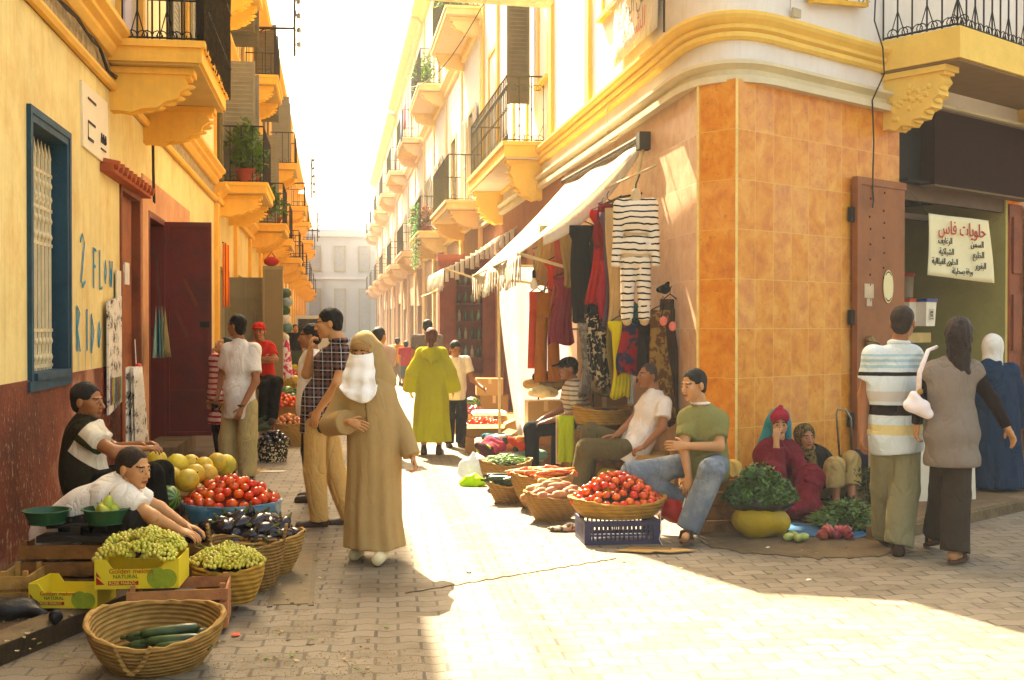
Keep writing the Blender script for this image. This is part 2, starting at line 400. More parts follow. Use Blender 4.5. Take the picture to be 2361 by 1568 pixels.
g=MB();g.box((-60,-20,-.5),(80,220,0));struct(g.build('ground',PAV))
M_dirt=mat('523d28',.95,.3,3,.8,30,dirt='2c2014',name='trodden_earth')
M_kerb=mat('725d40',.9,.3,5,.7,25,dirt='4a3a28')
M_walk=mat('6e573a',.9,.3,3,.6,25,dirt='5a4630')
# left pavement: kerb runs slantwise across the near corner, then along the street
kl=[G(-700,1830,.0),G(0,1537,.0),G(204,1451,.0),G(420,1352,.0)];q=kl[-1]
kA=q.x*-math.sin(SD)+q.y*math.cos(SD);kL=q.x*math.cos(SD)+q.y*math.sin(SD)
def kpath(): return [Vector((p.x,p.y)) for p in kl]+[Vector((S(kL-.12,kA+2.0)).xy),Vector((S(-1.25,14)).xy),Vector((S(-1.25,88)).xy)]
kp=kpath();g=MB();in_=[S(-2.3,2),S(-2.3,5),S(-2.3,7),S(-2.3,8),S(-2.3,kA+2),S(-2.3,14),S(-2.3,88)]
for i in range(len(kp)-1):
    a,b=kp[i],kp[i+1];c,d=in_[i],in_[i+1]
    g.prism([(a.x,a.y,-.05),(b.x,b.y,-.05),(d.x,d.y,-.05),(c.x,c.y,-.05)],(0,0,.145))
struct(g.build('pavement',M_dirt))
g=MB();prof=[(0,-.02),(.0,.10),(-.03,.118),(-.13,.118),(-.14,-.02)]
g.sweep([(p.x,p.y) for p in kp],[(u,z) for u,z in prof]);struct(g.build('kerb',M_kerb))
# right pavement along the crossing street
k1,k2=G(2361,1150,.10),G(2095,1207,.10);dk=(k1-k2).normalized()
pa=k2-dk*.35;pb=k1+dk*14;ov=Vector((-math.cos(FD),math.sin(FD),0))
g=MB();g.prism([(pa.x,pa.y,-.05),(pb.x,pb.y,-.05),R(17,-.2,-.05),R(1.7,-.1,-.05)],(0,0,.145));struct(g.build('pavement',M_walk))
g=MB();g.sweep([(pb.x,pb.y),(pa.x,pa.y)][::-1],[(0.01,-.02),(.01,.08),(-.02,.105),(-.14,.105),(-.15,-.02)]);struct(g.build('kerb',M_kerb))
# strip of earth at the foot of the tiled wall
ep=[G(1590,1215,.004),G(1640,1262,.004),G(1900,1292,.004),G(2110,1272,.004),pa+V3(0,0,.004-pa.z),R(1.6,-.05,.004),R(0,-.05,.004),S(3.2,11,.004),S(2.9,11,.004)]
ee=[];er=random.Random(5)
for a,b in zip(ep,ep[1:]+ep[:1]):
    n_=max(2,int((b-a).length/.05))
    for i in range(n_): 
        p=a+(b-a)*i/n_;jt=.035 if ep.index(a) in (0,1,2) else 0;ee.append(p+V3(er.uniform(-jt,jt),er.uniform(-jt,jt)*1.6+jt*1.5*math.sin(p.x*7),0))
g=MB();g.prism(ee,(0,0,.002));struct(g.build('trodden_earth',mat('67543a',.95,.3,5,.8,30,dirt='4a3a26')))
p,q=G(935,1368,.001),G(1420,1288,.001);g=MB();pts=[p+(q-p)*i/40+V3(0,.012*math.sin(i*1.9)+.008*math.sin(i*4.1),0) for i in range(41)]
for a,b in zip(pts[:-1],pts[1:]): g.box((0,-.006,0),(1,.006,.003),0,Matrix.Translation(a)@Matrix.Rotation(math.atan2((b-a).y,(b-a).x),4,'Z')@Matrix.Diagonal(((b-a).length,1,1,1)))
struct(g.build('paving_crack',mat('4a3820',.9)))
# ---------------------------------------------------------------- wall materials
M_yel=mat('e8cf8c',.9,.10,1.6,.45,14,dirt='d8ac66',streak=.3)
M_trim=mat('ebb458',.85,.10,3,.3,30)
M_trimr=mat('f0c868',.85,.08,3,.3,30)
M_slab=mat('f4bc58',.85,.10,2.5,.3,20,streak=.15)
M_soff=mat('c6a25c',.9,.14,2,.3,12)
M_white=mat('e6e0dc',.9,.05,1.0,.3,12,dirt='dccfc4',streak=.10)
M_white2=mat('dccfbf',.9,.07,1.4,.35,12,streak=.2)
M_dado=None
def dado_mat():
    t=NT('peeling_red_dado');v=t.co();n=t.noise(v,1.6,5,.6)
    c=t.mix(t.ramp(n,[(.35,0.),(.65,1.)]),srgb('5a1d0e'),srgb('8a3a1c'))
    z=t.sep(v)[2];low=t.math('SUBTRACT',1.1,z,0,True)
    fl=t.noise(t.mapp(v,(30,30,16)),1.0,5,.75)
    m=t.math('GREATER_THAN',t.math('ADD',fl,t.math('MULTIPLY',low,.06)),.635);c=t.mix(t.math('MULTIPLY',m,.8),c,srgb('c4a07c'))
    p=t.ramp(t.noise(v,.75,5,.6),[(.60,0.),(.66,1.)]);c=t.mix(t.math('MULTIPLY',p,.7),c,srgb('c08a68'))
    t.bump(t.math('ADD',fl,t.noise(v,25,3)),.5,.02);return t.done(c,.6,.35)
M_dado=dado_mat()
def tile_mat(tw=.27,th=.44,base=('e08c26','ca6c14','eea848'),gr='ecb860',z0=3.76):
    t=NT('marbled_wall_tiles');v=t.co();x,y,z=t.sep(v)
    u=t.math('DIVIDE',t.math('ADD',x,y),tw);w=t.math('DIVIDE',t.math('SUBTRACT',z0,z),th)
    fu=t.math('ABSOLUTE',t.math('SUBTRACT',t.math('FRACT',u),.5));fw=t.math('ABSOLUTE',t.math('SUBTRACT',t.math('FRACT',w),.5))
    j=t.math('MAXIMUM',t.math('GREATER_THAN',fu,.487),t.math('GREATER_THAN',fw,.492),0,True)
    wn=t.n('ShaderNodeTexWhiteNoise',noise_dimensions='2D');t.l(t.comb(t.math('FLOOR',u),t.math('FLOOR',w),0),wn.inputs[0])
    vv=t.n('ShaderNodeVectorMath',operation='ADD');t.l(v,vv.inputs[0]);t.l(t.comb(0,t.math('MULTIPLY',wn.outputs[0],9),t.math('MULTIPLY',wn.outputs[0],5)),vv.inputs[1])
    n=t.noise(vv.outputs[0],5,6,.62,.6);n2=t.noise(t.mapp(vv.outputs[0],(1.6,1.6,.8)),11,5,.65,.8)
    c=t.ramp(n,[(.3,base[1]),(.5,base[0]),(.72,base[2])])
    c=t.mix(t.ramp(n2,[(.55,0.),(.75,.55)]),c,srgb('b0571a'))
    c=t.mix(t.ramp(t.noise(vv.outputs[0],30,3),[(.62,0.),(.72,.5)]),c,srgb('8a4a18'))
    c=t.mix(t.math('MULTIPLY',t.math('SUBTRACT',wn.outputs[0],.5),.16),c,(1,.8,.5))
    c=t.mix(t.math('MULTIPLY',j,.75),c,srgb(gr))
    t.bump(t.math('SUBTRACT',0,j),.4,.004);return t.done(c,.38,.4)
M_tile=tile_mat()
M_tile_glare=tile_mat(.27,.44,('d8b090','cc9c78','e2c4a8'),'e4ccb0')  # same tiles coloured paler to stand in for glare on the street face
M_frieze=mat('a88f66',.8,.5,14,.5,60,dirt='6a6a60')
M_blue=mat('1c4658',.6,.15,5,.3,40,dirt='1a3442')
M_iron=mat('2c2620',.55,.25,8,.2,40,metal=.3)
M_irong=mat('4f4a33',.6,.25,8,.2,40,metal=.2)
M_grille=mat('d8c49a',.6,.12,9,.3,50)
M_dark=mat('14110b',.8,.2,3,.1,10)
M_glass=mat('1d2426',.12,.2,3,.02,5,spec=.6)
M_redwood=mat('6a170c',.45,.14,3,.3,20,dirt='451208',spec=.4)
M_brownwood=mat('8a4526',.6,.2,4,.5,22,dirt='6a2f18',streak=.3)
M_greymetal=mat('8d8263',.6,.10,3,.25,20,dirt='7a6c4c')
M_pipe=mat('5c5234',.6,.2,6)
M_wire=mat('3a3226',.7,.2,8)
M_pink=mat('cf9468',.9,.14,2,.3,14,dirt='b87a50')
M_shut=mat('8f8a78',.7,.12,5)
M_shutb=mat('6e6347',.7,.15,5)
M_terra=mat('8a3a28',.8,.15,6)
M_leaf=mat('55702a',.6,.4,9,.3,60,trl=.45)
M_leafd=mat('33501e',.6,.35,9,.3,60,trl=.3)
TA='street';RS=SD
def bld(name,label,L,A,cat='building',group=None): return thing(name,label,cat,S(L,A,0),SD,group)
def wallgrid(mb,L0,L1,A0,A1,z0,z1,ops,mi=0,rev=None):
    As=sorted({A0,A1,*[a for o in ops for a in o[:2] if A0<a<A1]})
    for a,b in zip(As[:-1],As[1:]):
        m=(a+b)/2;zz=[z0]
        for o in sorted([o for o in ops if o[0]<m<o[1]],key=lambda o:o[2]):
            if o[2]>zz[-1]: mb.box((L0,a,zz[-1]),(L1,b,min(o[2],z1)),mi)
            zz.append(min(o[3],z1))
        if zz[-1]<z1: mb.box((L0,a,zz[-1]),(L1,b,z1),mi)
def scroll(mb,o,ux,uz,s,fl=1,r=.006,turn=1.5,n=5):
    pts=[];k=11
    for i in range(k):
        t=i/(k-1);a=t*turn*2*PI;rad=s*(1-t*.82)
        pts.append(Vector(o)+ux*fl*(s-rad*math.cos(a))+uz*rad*math.sin(a))
    mb.tube(pts,r,n)
def rail_run(mb,p,q,h,style,step=.13,r=.009):
    p=Vector(p);q=Vector(q);d=q-p;n=max(1,round(d.length/step));u=d.normalized();Z=V3(0,0,1)
    mb.tube([p+Z*h,q+Z*h],r*1.6,4);mb.tube([p+Z*.03,q+Z*.03],r*1.1,4)
    for i in range(n+1):
        b=p+d*i/n;mb.tube([b,b+Z*h],r,4)
        if style>0 and i<n:
            m=b+d/n*.5
            if style==2:
                for f in (1,-1):
                    scroll(mb,b+Z*(.05),u,Z,step*.40,f,r*.6,1.1,4);scroll(mb,b+Z*(h-.19),u,Z,step*.40,f,r*.6,1.1,4)
                if i%2==0: mb.tube([b+Z*.28,m+Z*.04],r*.6,4);mb.tube([b+Z*.28,b-d/n*.5+Z*.04],r*.6,4)
                mb.ball(b+Z*h*.5,(r*2.0,r*2.0,r*2.8),5)
            else:
                for f in (1,): scroll(mb,b+Z*.06,u,Z,step*.4,f,r*.6,1,3)
def corbel(mb,o,out,al,p,h,w=.2,detail=8):
    """fan bracket under a balcony; out, al = unit vectors"""
    out=Vector(out);al=Vector(al);Z=V3(0,0,1);pts=[(0,0),(p,0),(p,-.09)];n=detail
    for i in range(n+1):
        t=i/n;a=t*PI/2;rr=1+(.05 if i%2 else -.02);pts.append((.06+(p-.10)*math.cos(a)*rr,-.09-(h-.09)*math.sin(a)*rr))
    pts.append((0,-h))
    o=Vector(o)-al*w/2
    mb.prism([o+out*x+Z*z for x,z in pts],al*w)
    mb.prism([o-al*.03+out*x+Z*z for x,z in ((0,-.003),(p+.03,-.003),(p+.03,-.06),(0,-.06))],al*(w+.06))
    for k in range(1,n):          # knobs along the curved face
        a=(k/n)*PI/2;mb.ball(o+al*w/2+out*(.06+(p-.10)*math.cos(a))+Z*(-.09-(h-.09)*math.sin(a)),(w*.44,.028,.028),6)
def balcony(parent,o,side,wall,A0,A1,z,p,mS,mR,th=.2,style=1,hr=.98,cor=2,ch=.42,soff=None,step=.13,mB=None):
    """side=+1: sticks out towards +L"""
    mb=MB(o);a,b=sorted((wall,wall+side*p))
    mb.box((a,A0,z+.02),(b,A1,z+th));mb.box((min(wall,wall+side*(p+.03)),A0-.03,z+th-.05),(max(wall,wall+side*(p+.03)),A1+.03,z+th+.012))
    sl_=mb.build('balcony',mS,parent)
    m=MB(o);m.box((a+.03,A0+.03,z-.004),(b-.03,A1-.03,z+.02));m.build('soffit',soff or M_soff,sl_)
    m=MB(o);e=wall+side*(p-.05);zz=z+th+.012
    rail_run(m,(e,A0+.04,zz),(e,A1-.04,zz),hr,style,step);rail_run(m,(wall,A0+.04,zz),(e,A0+.04,zz),hr,style,step)
    rail_run(m,(wall,A1-.04,zz),(e,A1-.04,zz),hr,0 if style<2 else 1,step);m.build('railing',mR,sl_)
    for i in range(cor):
        ac=A0+.25+(A1-A0-.5)*(i/(max(cor-1,1)));m=MB(o);corbel(m,(wall,ac,z-.005),(side,0,0),(0,1,0),p*.86,ch,.2);m.build('bracket',mB or mS,sl_,True,ang=40)
    return sl_
def shutter(parent,o,wall,side,a,b,z0,z1,m,slat=.07,t=.04,name='shutter',openang=0):
    mb=MB(o);x0,x1=sorted((wall,wall+side*t))
    for aa,bb in ((a,a+.06),(b-.06,b)): mb.box((x0,aa,z0),(x1,bb,z1))
    for zz in (z0,(z0+z1)/2-.04,z1-.08): mb.box((x0,a+.06,zz),(x1,b-.06,zz+.08))
    k=int((z1-z0)/slat);
    for i in range(k):
        zc=z0+(i+.5)*(z1-z0)/k
        mb.prism([(x0+.005,a+.06,zc-.02),(x1-.005,a+.06,zc-.02+side*.0),(x1-.005,a+.06,zc-.012),(x0+.005,a+.06,zc+.03)] if side>0 else [(x1-.005,a+.06,zc-.02),(x0+.005,a+.06,zc-.02),(x0+.005,a+.06,zc-.012),(x1-.005,a+.06,zc+.03)],(0,b-a-.12,0))
    xm=(x0+x1)/2;mb.box((xm-.004,a+.06,z0+.01),(xm+.004,b-.06,z1-.01))
    return mb.build(name,m,parent)
def window(parent,o,wall,side,a,b,z0,z1,mF,mSh,kind=0,deep=.22):
    """frame round an opening; shutters (kind 1 closed, 2 folded back on the wall) or dark glass"""
    mb=MB(o);x0,x1=sorted((wall-side*.10,wall+side*.03));w=.09
    mb.box((x0,a-w,z0-w),(x1,a,z1+w));mb.box((x0,b,z0-w),(x1,b+w,z1+w));mb.box((x0,a,z1),(x1,b,z1+w));
    mb.box((min(wall-side*.1,wall+side*.08),a-w-.03,z0-w-.05),(max(wall-side*.1,wall+side*.08),b+w+.03,z0-w+.002))
    f=mb.build('window',mF,parent)
    m=MB(o);x0,x1=sorted((wall-side*.16,wall-side*.14));m.box((x0,a,z0),(x1,b,z1));m.build('pane',M_glass,f)
    if kind==1:
        c=(a+b)/2;shutter(f,o,wall-side*.08,side,a,c-.01,z0,z1,mSh);shutter(f,o,wall-side*.08,side,c+.01,b,z0,z1,mSh)
    elif kind==2:
        h=(b-a)/2;shutter(f,o,wall+side*.04,side,a-h-.1,a-.1,z0,z1,mSh);shutter(f,o,wall+side*.04,side,b+.1,b+h+.1,z0,z1,mSh)
    elif kind==3:
        h=(b-a)/2;m=MB(o)
        for aa in (a,b):   # leaves standing open, square to the wall
            x0,x1=sorted((wall+side*.02,wall+side*h))
            k=int((z1-z0)/.08);m.box((x0+.05,aa-.003,z0+.01),(x1-.05,aa+.003,z1-.01));m.box((x0,aa-.02,z0),(x0+.05,aa+.02,z1));m.box((x1-.05,aa-.02,z0),(x1,aa+.02,z1))
            for i in range(k): zc=z0+(i+.5)*(z1-z0)/k;m.prism([(x0+.05,aa-.02,zc-.03),(x0+.05,aa+.02,zc+.0),(x0+.05,aa+.02,zc+.015),(x0+.05,aa-.02,zc-.015)],(x1-x0-.1,0,0))
        m.build('shutter',mSh,f)
    return f
def plantpot(loc,h,r,label,leafm,n=120,potm=None,group='potted plants on the balconies',seed=1,droop=0,cat='potted plant',leaf=.05):
    rr=random.Random(seed);t=thing('potted_plant',label,cat,loc,0,group)
    m=MB();m.lathe([(r*.6,0),(r*.62,.02),(r,.2),(r*1.1,.2),(r*1.1,.235),(r*.9,.235),(r*.85,.2)],12);m.build('pot',potm or M_terra,t,True,ang=40)
    m=MB()
    for i in range(n):
        a=rr.uniform(0,2*PI);e=rr.random()**.6;x=math.cos(a)*r*1.6*e*(.5+rr.random());y=math.sin(a)*r*1.6*e*(.5+rr.random());z=.22+h*rr.random()**.7*(1-.4*e)-droop*e*h
        T=TM((x,y,z),rr.uniform(0,6.3),rr.uniform(-1,1),rr.uniform(-1,1));L=leaf*rr.uniform(.7,1.5)
        m.add([(0,-L*.25,0),(L,0,.01),(0,L*.25,0),(-L,0,.01)],[(0,1,2,3)],0,T)
        if i%8==0: m.tube([(0,0,.2),(x*.6,y*.6,z*.6+.05),(x,y,z)],.004,3)
    m.build('foliage',leafm,t,fix=False);return t
# ---------------------------------------------------------------- left row, nearest building
oL=(-2,8,0);LB=bld('yellow_house','near yellow house with peeling red dado and blue framed barred window',-2,8)
W0=-2.0
ops=[(8.2,9.32,1.21,3.0),(11.56,12.72,.10,2.95),(13.25,14.5,.12,2.85),(15.4,17.0,.12,2.7),(18.2,19.6,.12,2.6)]
m=MB(oL);wallgrid(m,W0-.35,W0,3,20.5,1.22,3.72,ops);m.build('wall',M_yel,LB)
m=MB(oL);wallgrid(m,W0-.35,W0+.012,3,11.5,0,1.22,ops);wallgrid(m,W0-.35,W0,11.5,20.5,0,1.22,ops);m.build('dado',M_dado,LB)
m=MB(oL);wallgrid(m,W0-.35,W0,3,20.5,4.25,9.0,[(11.5,12.7,4.16,6.6),(7.3,8.5,4.16,6.6),(15.6,16.8,4.9,6.5),(7.3,8.5,7.1,8.6),(11.5,12.7,7.1,8.6),(15.6,16.8,7.1,8.6)]);m.build('upper_wall',mat('ecd8a8',.9,.08,1.4,.3,14,streak=.2),LB)
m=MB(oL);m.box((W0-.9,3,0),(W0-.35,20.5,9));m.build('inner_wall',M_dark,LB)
# string course: moulding, tiled frieze, moulding
def course(o,wall,side,A0,A1,z,parent,mt,k=1):
    m=MB(o);pr=[(0,0),(.05*k,0),(.07*k,.03),(.07*k,.055),(.03*k,.075),(0,.075)];pr2=[(0,.28),(.05*k,.28),(.09*k,.33),(.09*k,.37),(.14*k,.40),(.14*k,.44),(.20*k,.48),(.20*k,.525),(0,.525)]
    pth=[(wall,A0),(wall,A1)] if side<0 else [(wall,A1),(wall,A0)]
    pth=[(wall,A1),(wall,A0)] if side<0 else [(wall,A0),(wall,A1)]
    m.sweep(pth,[(u,z+v) for u,v in pr]);m.sweep(pth,[(u,z+v) for u,v in pr2]);m.build('string_course',mt,parent)
course(oL,W0,1,3,20.5,3.72,LB,M_trim)
m=MB(oL);m.box((W0-.35,3,3.72),(W0+.01,20.5,4.25));m.build('tiled_frieze',M_frieze,LB)
m=MB(oL);m.sweep([(W0,3),(W0,20.5)],[(0,9.0),(.1,9.0),(.2,9.1),(.45,9.2),(.5,9.3),(0,9.3)]);m.box((W0-.9,3,9.0),(W0,20.5,9.25));m.build('cornice',M_trim,LB)
# barred window
def blue_window():
    m=MB(oL);a,b,z0,z1=8.2,9.32,1.21,3.0
    x0,x1=W0-.34,W0-.26
    m.box((W0-.33,b-.05,z0),(W0+.02,b,z1));m.box((W0-.33,a,z0),(W0+.02,a+.05,z1));m.box((W0-.33,a+.05,z1-.05),(W0+.02,b-.05,z1))
    m.box((W0-.02,b,z0-.06),(W0+.03,b+.05,z1+.05));m.box((W0-.02,a-.05,z1),(W0+.03,b,z1+.05));m.box((W0-.02,a-.05,z0),(W0+.03,a,z1))
    m.box((W0-.33,a+.05,z0),(W0+.045,b-.05,z0+.05));m.box((W0-.33,a-.09,z0-.07),(W0+.03,b+.0,z0))
    f=m.build('window',M_blue,LB)
    m=MB(oL);m.box((W0-.34,a,z0),(W0-.30,b,z1));m.build('pane',M_glass,f)
    m=MB(oL);x=W0-.10
    for i in range(9):
        aa=a+.12+i*(b-a-.24)/8;m.tube([(x,aa,z0+.05),(x,aa,z1-.16)],.017,6)
        for zc in (1.35,1.47,2.24,2.36,2.52,2.62):m.ball((x,aa,zc),(.026,.026,.035),6)
        m.tube([(x,aa,z1-.18),(x,aa,z1-.07)],[.02,.002],5)
    for zc in (1.29,1.55,1.9,2.18,2.44,2.7): 
        if zc!=1.9: m.box((x-.012,a+.06,zc-.012),(x+.012,b-.06,zc+.012))
    for i in range(8):
        aa=a+.12+(i+.5)*(b-a-.24)/8
        for zc in (1.42,2.31,2.56):
            m.tube([(x,aa+.05*math.cos(t),zc+.075*math.sin(t)) for t in np.linspace(0,2*PI,9)[:-1]],.008,4,closed=True)
    m.build('window_grille',M_grille,f,True,ang=50)
blue_window()
# doors
def ldoor(a,b,z1,mt,inset=.12,z0=.12):
    m=MB(oL);m.box((W0-.3,a,z0),(W0+.02,a+.07,z1));m.box((W0-.3,b-.07,z0),(W0+.02,b,z1));m.box((W0-.3,a+.07,z1-.07),(W0+.02,b-.07,z1))
    f=m.build('door_frame',mt,LB);return f
f=ldoor(11.56,12.72,2.95,M_brownwood)
m=MB(oL);m.box((W0-.12,11.63,.12),(W0-.07,12.65,2.88));
for zz in (.3,1.5,2.2): m.box((W0-.07,11.73,zz),(W0-.055,12.55,zz+(.62 if zz>1 else 1.0)))
d=m.build('door',mat('9a5530',.6,.22,4,.5,20,dirt='7c3a1e',streak=.3),f)
m=MB(oL);m.box((W0-.06,12.1,2.0),(W0-.04,12.35,2.22));m.build('notice',mat('d9d0c0'),d)
m=MB(oL);m.box((W0,10.62,2.93),(W0+.11,12.82,3.0))
for i in range(10): m.tube([(W0-.0,10.70+i*.225,3.02),(W0+.15,10.70+i*.225,2.99)],.045,6)
m.build('tiled_lintel',mat('a8522c',.8,.2,6),LB,False)
m=MB(oL);wallgrid(m,W0,W0+.014,12.85,17.0,.1,3.2,[(13.25,14.5,0,2.85),(15.4,17.0,0,2.7)]);m.build('door_surround',M_pink,LB)
f=ldoor(13.25,14.5,2.85,M_redwood)
# leaf standing open into the street
m=MB(oL);A_=14.47;x0,x1=W0+.02,W0+.56;z0,z1=.27,2.83
m.box((x0,A_,z0),(x1,A_+.04,z1));m.box((x0,A_-.022,z0),(x1,A_,z0+.05));m.box((x0,A_-.022,z1-.06),(x1,A_,z1));m.box((x0,A_-.022,z0+.05),(x0+.05,A_,z1-.06));m.box((x1-.05,A_-.022,z0+.05),(x1,A_,z1-.06));m.box((x0+.05,A_-.015,.78),(x1-.05,A_,.82))
d=m.build('door',M_redwood,LB)
m=MB(oL);
for (xa,za,xb,zb) in ((x0+.22,2.15,x0+.37,1.82),(x0+.12,1.78,x0+.26,1.45)): m.prism([(xa-.02,A_-.018,za),(xa+.02,A_-.018,za),(xb+.02,A_-.018,zb),(xb-.02,A_-.018,zb)],(0,.003,0))
m.build('batten',mat('7a3a28'),d)
m=MB(oL);m.box((x1-.13,A_-.04,1.57),(x1-.02,A_-.022,1.64));m.ball((x1-.1,A_-.05,1.6),.02,6);m.build('door_latch',M_iron,d)
m=MB(oL);m.box((W0-.05,13.1,.0),(W0+.32,14.9,.27));m.build('doorstep',M_kerb,LB)
f=ldoor(15.4,17.0,2.7,M_trim)
m=MB(oL);m.box((W0+.0,17.15,.12),(W0+.09,17.5,2.55));m.box((W0,17.08,2.55),(W0+.14,17.57,2.63));m.box((W0,17.02,2.63),(W0+.2,17.63,2.72));m.build('pilaster',mat('e8b860'),LB)
f=ldoor(18.2,19.6,2.6,M_brownwood)
# balcony and its french window
balcony(LB,oL,1,W0,10.95,13.35,3.95,.83,M_slab,M_iron,.2,2,1.0,2,.40)
m=MB(oL)
for k,(a,b) in enumerate(((11.5,12.08),(12.12,12.7))): m.box((W0-.10,a,4.16),(W0-.06,b,6.5));m.box((W0-.06,a+.08,4.3),(W0-.045,b-.08,4.9));m.box((W0-.06,a+.08,5.1),(W0-.045,b-.08,6.3))
m.build('balcony_door',mat('cfc8d6',.5,.06),LB)
m=MB(oL);wallgrid(m,W0,W0+.05,11.38,12.82,4.26,6.72,[(11.5,12.7,4.1,6.6)]);m.build('door_surround',M_trim,LB)
window(LB,oL,W0,1,15.6,16.8,4.9,6.5,M_trim,M_shut,2)
balcony(LB,oL,1,W0,15.2,17.4,6.95,.83,M_slab,M_iron,.2,1,1.0,2,.40,step=.16)
balcony(LB,oL,1,W0,19.0,20.4,6.95,.83,M_slab,M_iron,.2,1,1.0,2,.40,step=.16)
# straw blind over the end of the balcony railing: twigs tied side by side
t=thing('reed_screen','dark reed screen tied along the balcony railing of the near yellow house','screen',S(-1.14,12.2,4.1),SD)
m=MB();rr=random.Random(4)
for i in range(150):
    y=-1.2+2.45*i/150;m.tube([(rr.uniform(-.015,.02),y,rr.uniform(-.02,.1)),(rr.uniform(-.02,.03),y+rr.uniform(-.03,.03),.6),(rr.uniform(-.03,.03),y+rr.uniform(-.04,.04),1.25+rr.uniform(-.1,.25))],.009,3)
m.build('reeds',mat('4a3a22',.8,.5,20,.4,60),t)
m=MB();m.tube([(.02,-1.2,.35),(.02,1.25,.35)],.008,4);m.tube([(.02,-1.2,.95),(.02,1.25,.95)],.008,4);m.build('tie_wire',M_iron,t)
# sign with blank tiles writing
t=thing('wall_sign','pale enamel street sign on the yellow wall above the window','sign',S(-2,10.4,3.3),SD)
m=MB();m.prism([(.0,-.55,-.27),(.0,.55,-.29),(.0,.48,.27),(.0,-.6,.25)],(.02,0,0));m.build('panel',mat('ead9b8',.5,.05,3),t)
m=MB();
for a,b,c,d in ((-.38,-.05,.14,.16),(-.38,-.08,-.05,-.03),(-.38,-.16,-.19,-.165),(.15,.38,-.19,-.175)): m.box((.022,a,c),(.026,b,d))
m.tube([(.024,-.38,-.03),(.024,-.38,-.19)],.003,4)
for k in range(5): m.tube([(.024,.16+k*.045,-.13),(.024,.18+k*.045,-.05-.03*(k%2)),(.024,.2+k*.045,-.12)],.007,4)
m.build('lettering',mat('3a3230'),t)
# cable looping along the wall
t=thing('cable','old twisted cable sagging along the yellow wall under the moulding','cable',S(-1.97,9,3.6),SD)
pts=[(0,-4.5,.45)];
for i in range(26):
    a=-4.2+i*.33;pts.append((.02+.01*math.sin(i),a,.36-.03*abs(math.sin(i*1.1))-(.10 if 1.5<a<2.6 else 0)+(-.02*i if 0 else 0)))
pts+=[(.02,4.3,.12),(.02,4.32,-.3),(.02,4.38,-.65)]
m=MB();m.tube(pts,.012,5);m.tube([(p[0]+.012,p[1],p[2]+.02*math.sin(i*2.3)) for i,p in enumerate(pts)],.008,4)
m.build('wires',M_wire,t)
# graffiti
t=thing('graffiti','blue painted graffiti letters on the yellow wall beside the wooden door','graffiti',S(-1.995,10.9,1.8),SD)
M_graf=mat('2a8cac',.7,.2,12)
def strokes(m,strs,x,z,s,w=.02,sx=.6):
    for st in strs: m.tube([(.004,x+p[0]*s*sx,z+p[1]*s) for p in st],[w*.8]*len(st),5)
GL={'Z':[[(0,.85),(.3,1),(.6,.85),(.1,.1),(.3,0),(.7,.1)]],'F':[[(.1,0),(.12,1),(.6,.95)],[(.1,.55),(.45,.55)]],'L':[[(.1,1),(.1,0),(.6,.05)]],'O':[[(.3,0),(.05,.4),(.3,.9),(.6,.5),(.3,0)]],'W':[[(0,.9),(.15,0),(.35,.6),(.55,0),(.75,.9)]],
'R':[[(.1,0),(.1,1),(.55,.85),(.15,.5),(.6,0)]],'I':[[(.2,0),(.2,.95)]],'D':[[(.1,0),(.1,1),(.6,.55),(.1,0)]],'U':[[(0,.9),(.1,.05),(.5,.05),(.55,.9)]]}
m=MB()
for ch,x,z,s in (('Z',-1.12,.10,.42),('F',-.62,.10,.34),('L',-.36,.10,.34),('O',-.12,.16,.22),('W',.12,.14,.26),('R',-1.28,-.42,.36),('I',-.92,-.42,.36),('D',-.72,-.44,.32),('O',-.42,-.40,.24)): strokes(m,GL[ch],x,z,s)
for x in (-1.2,-.72,-.95): m.tube([(.003,x,-.42),(.003,x+.01,-.72)],[.006,.002],4)
for v in m.v: v.x=.004+(v.x-.004)*.25
m.build('paint',M_graf,t)
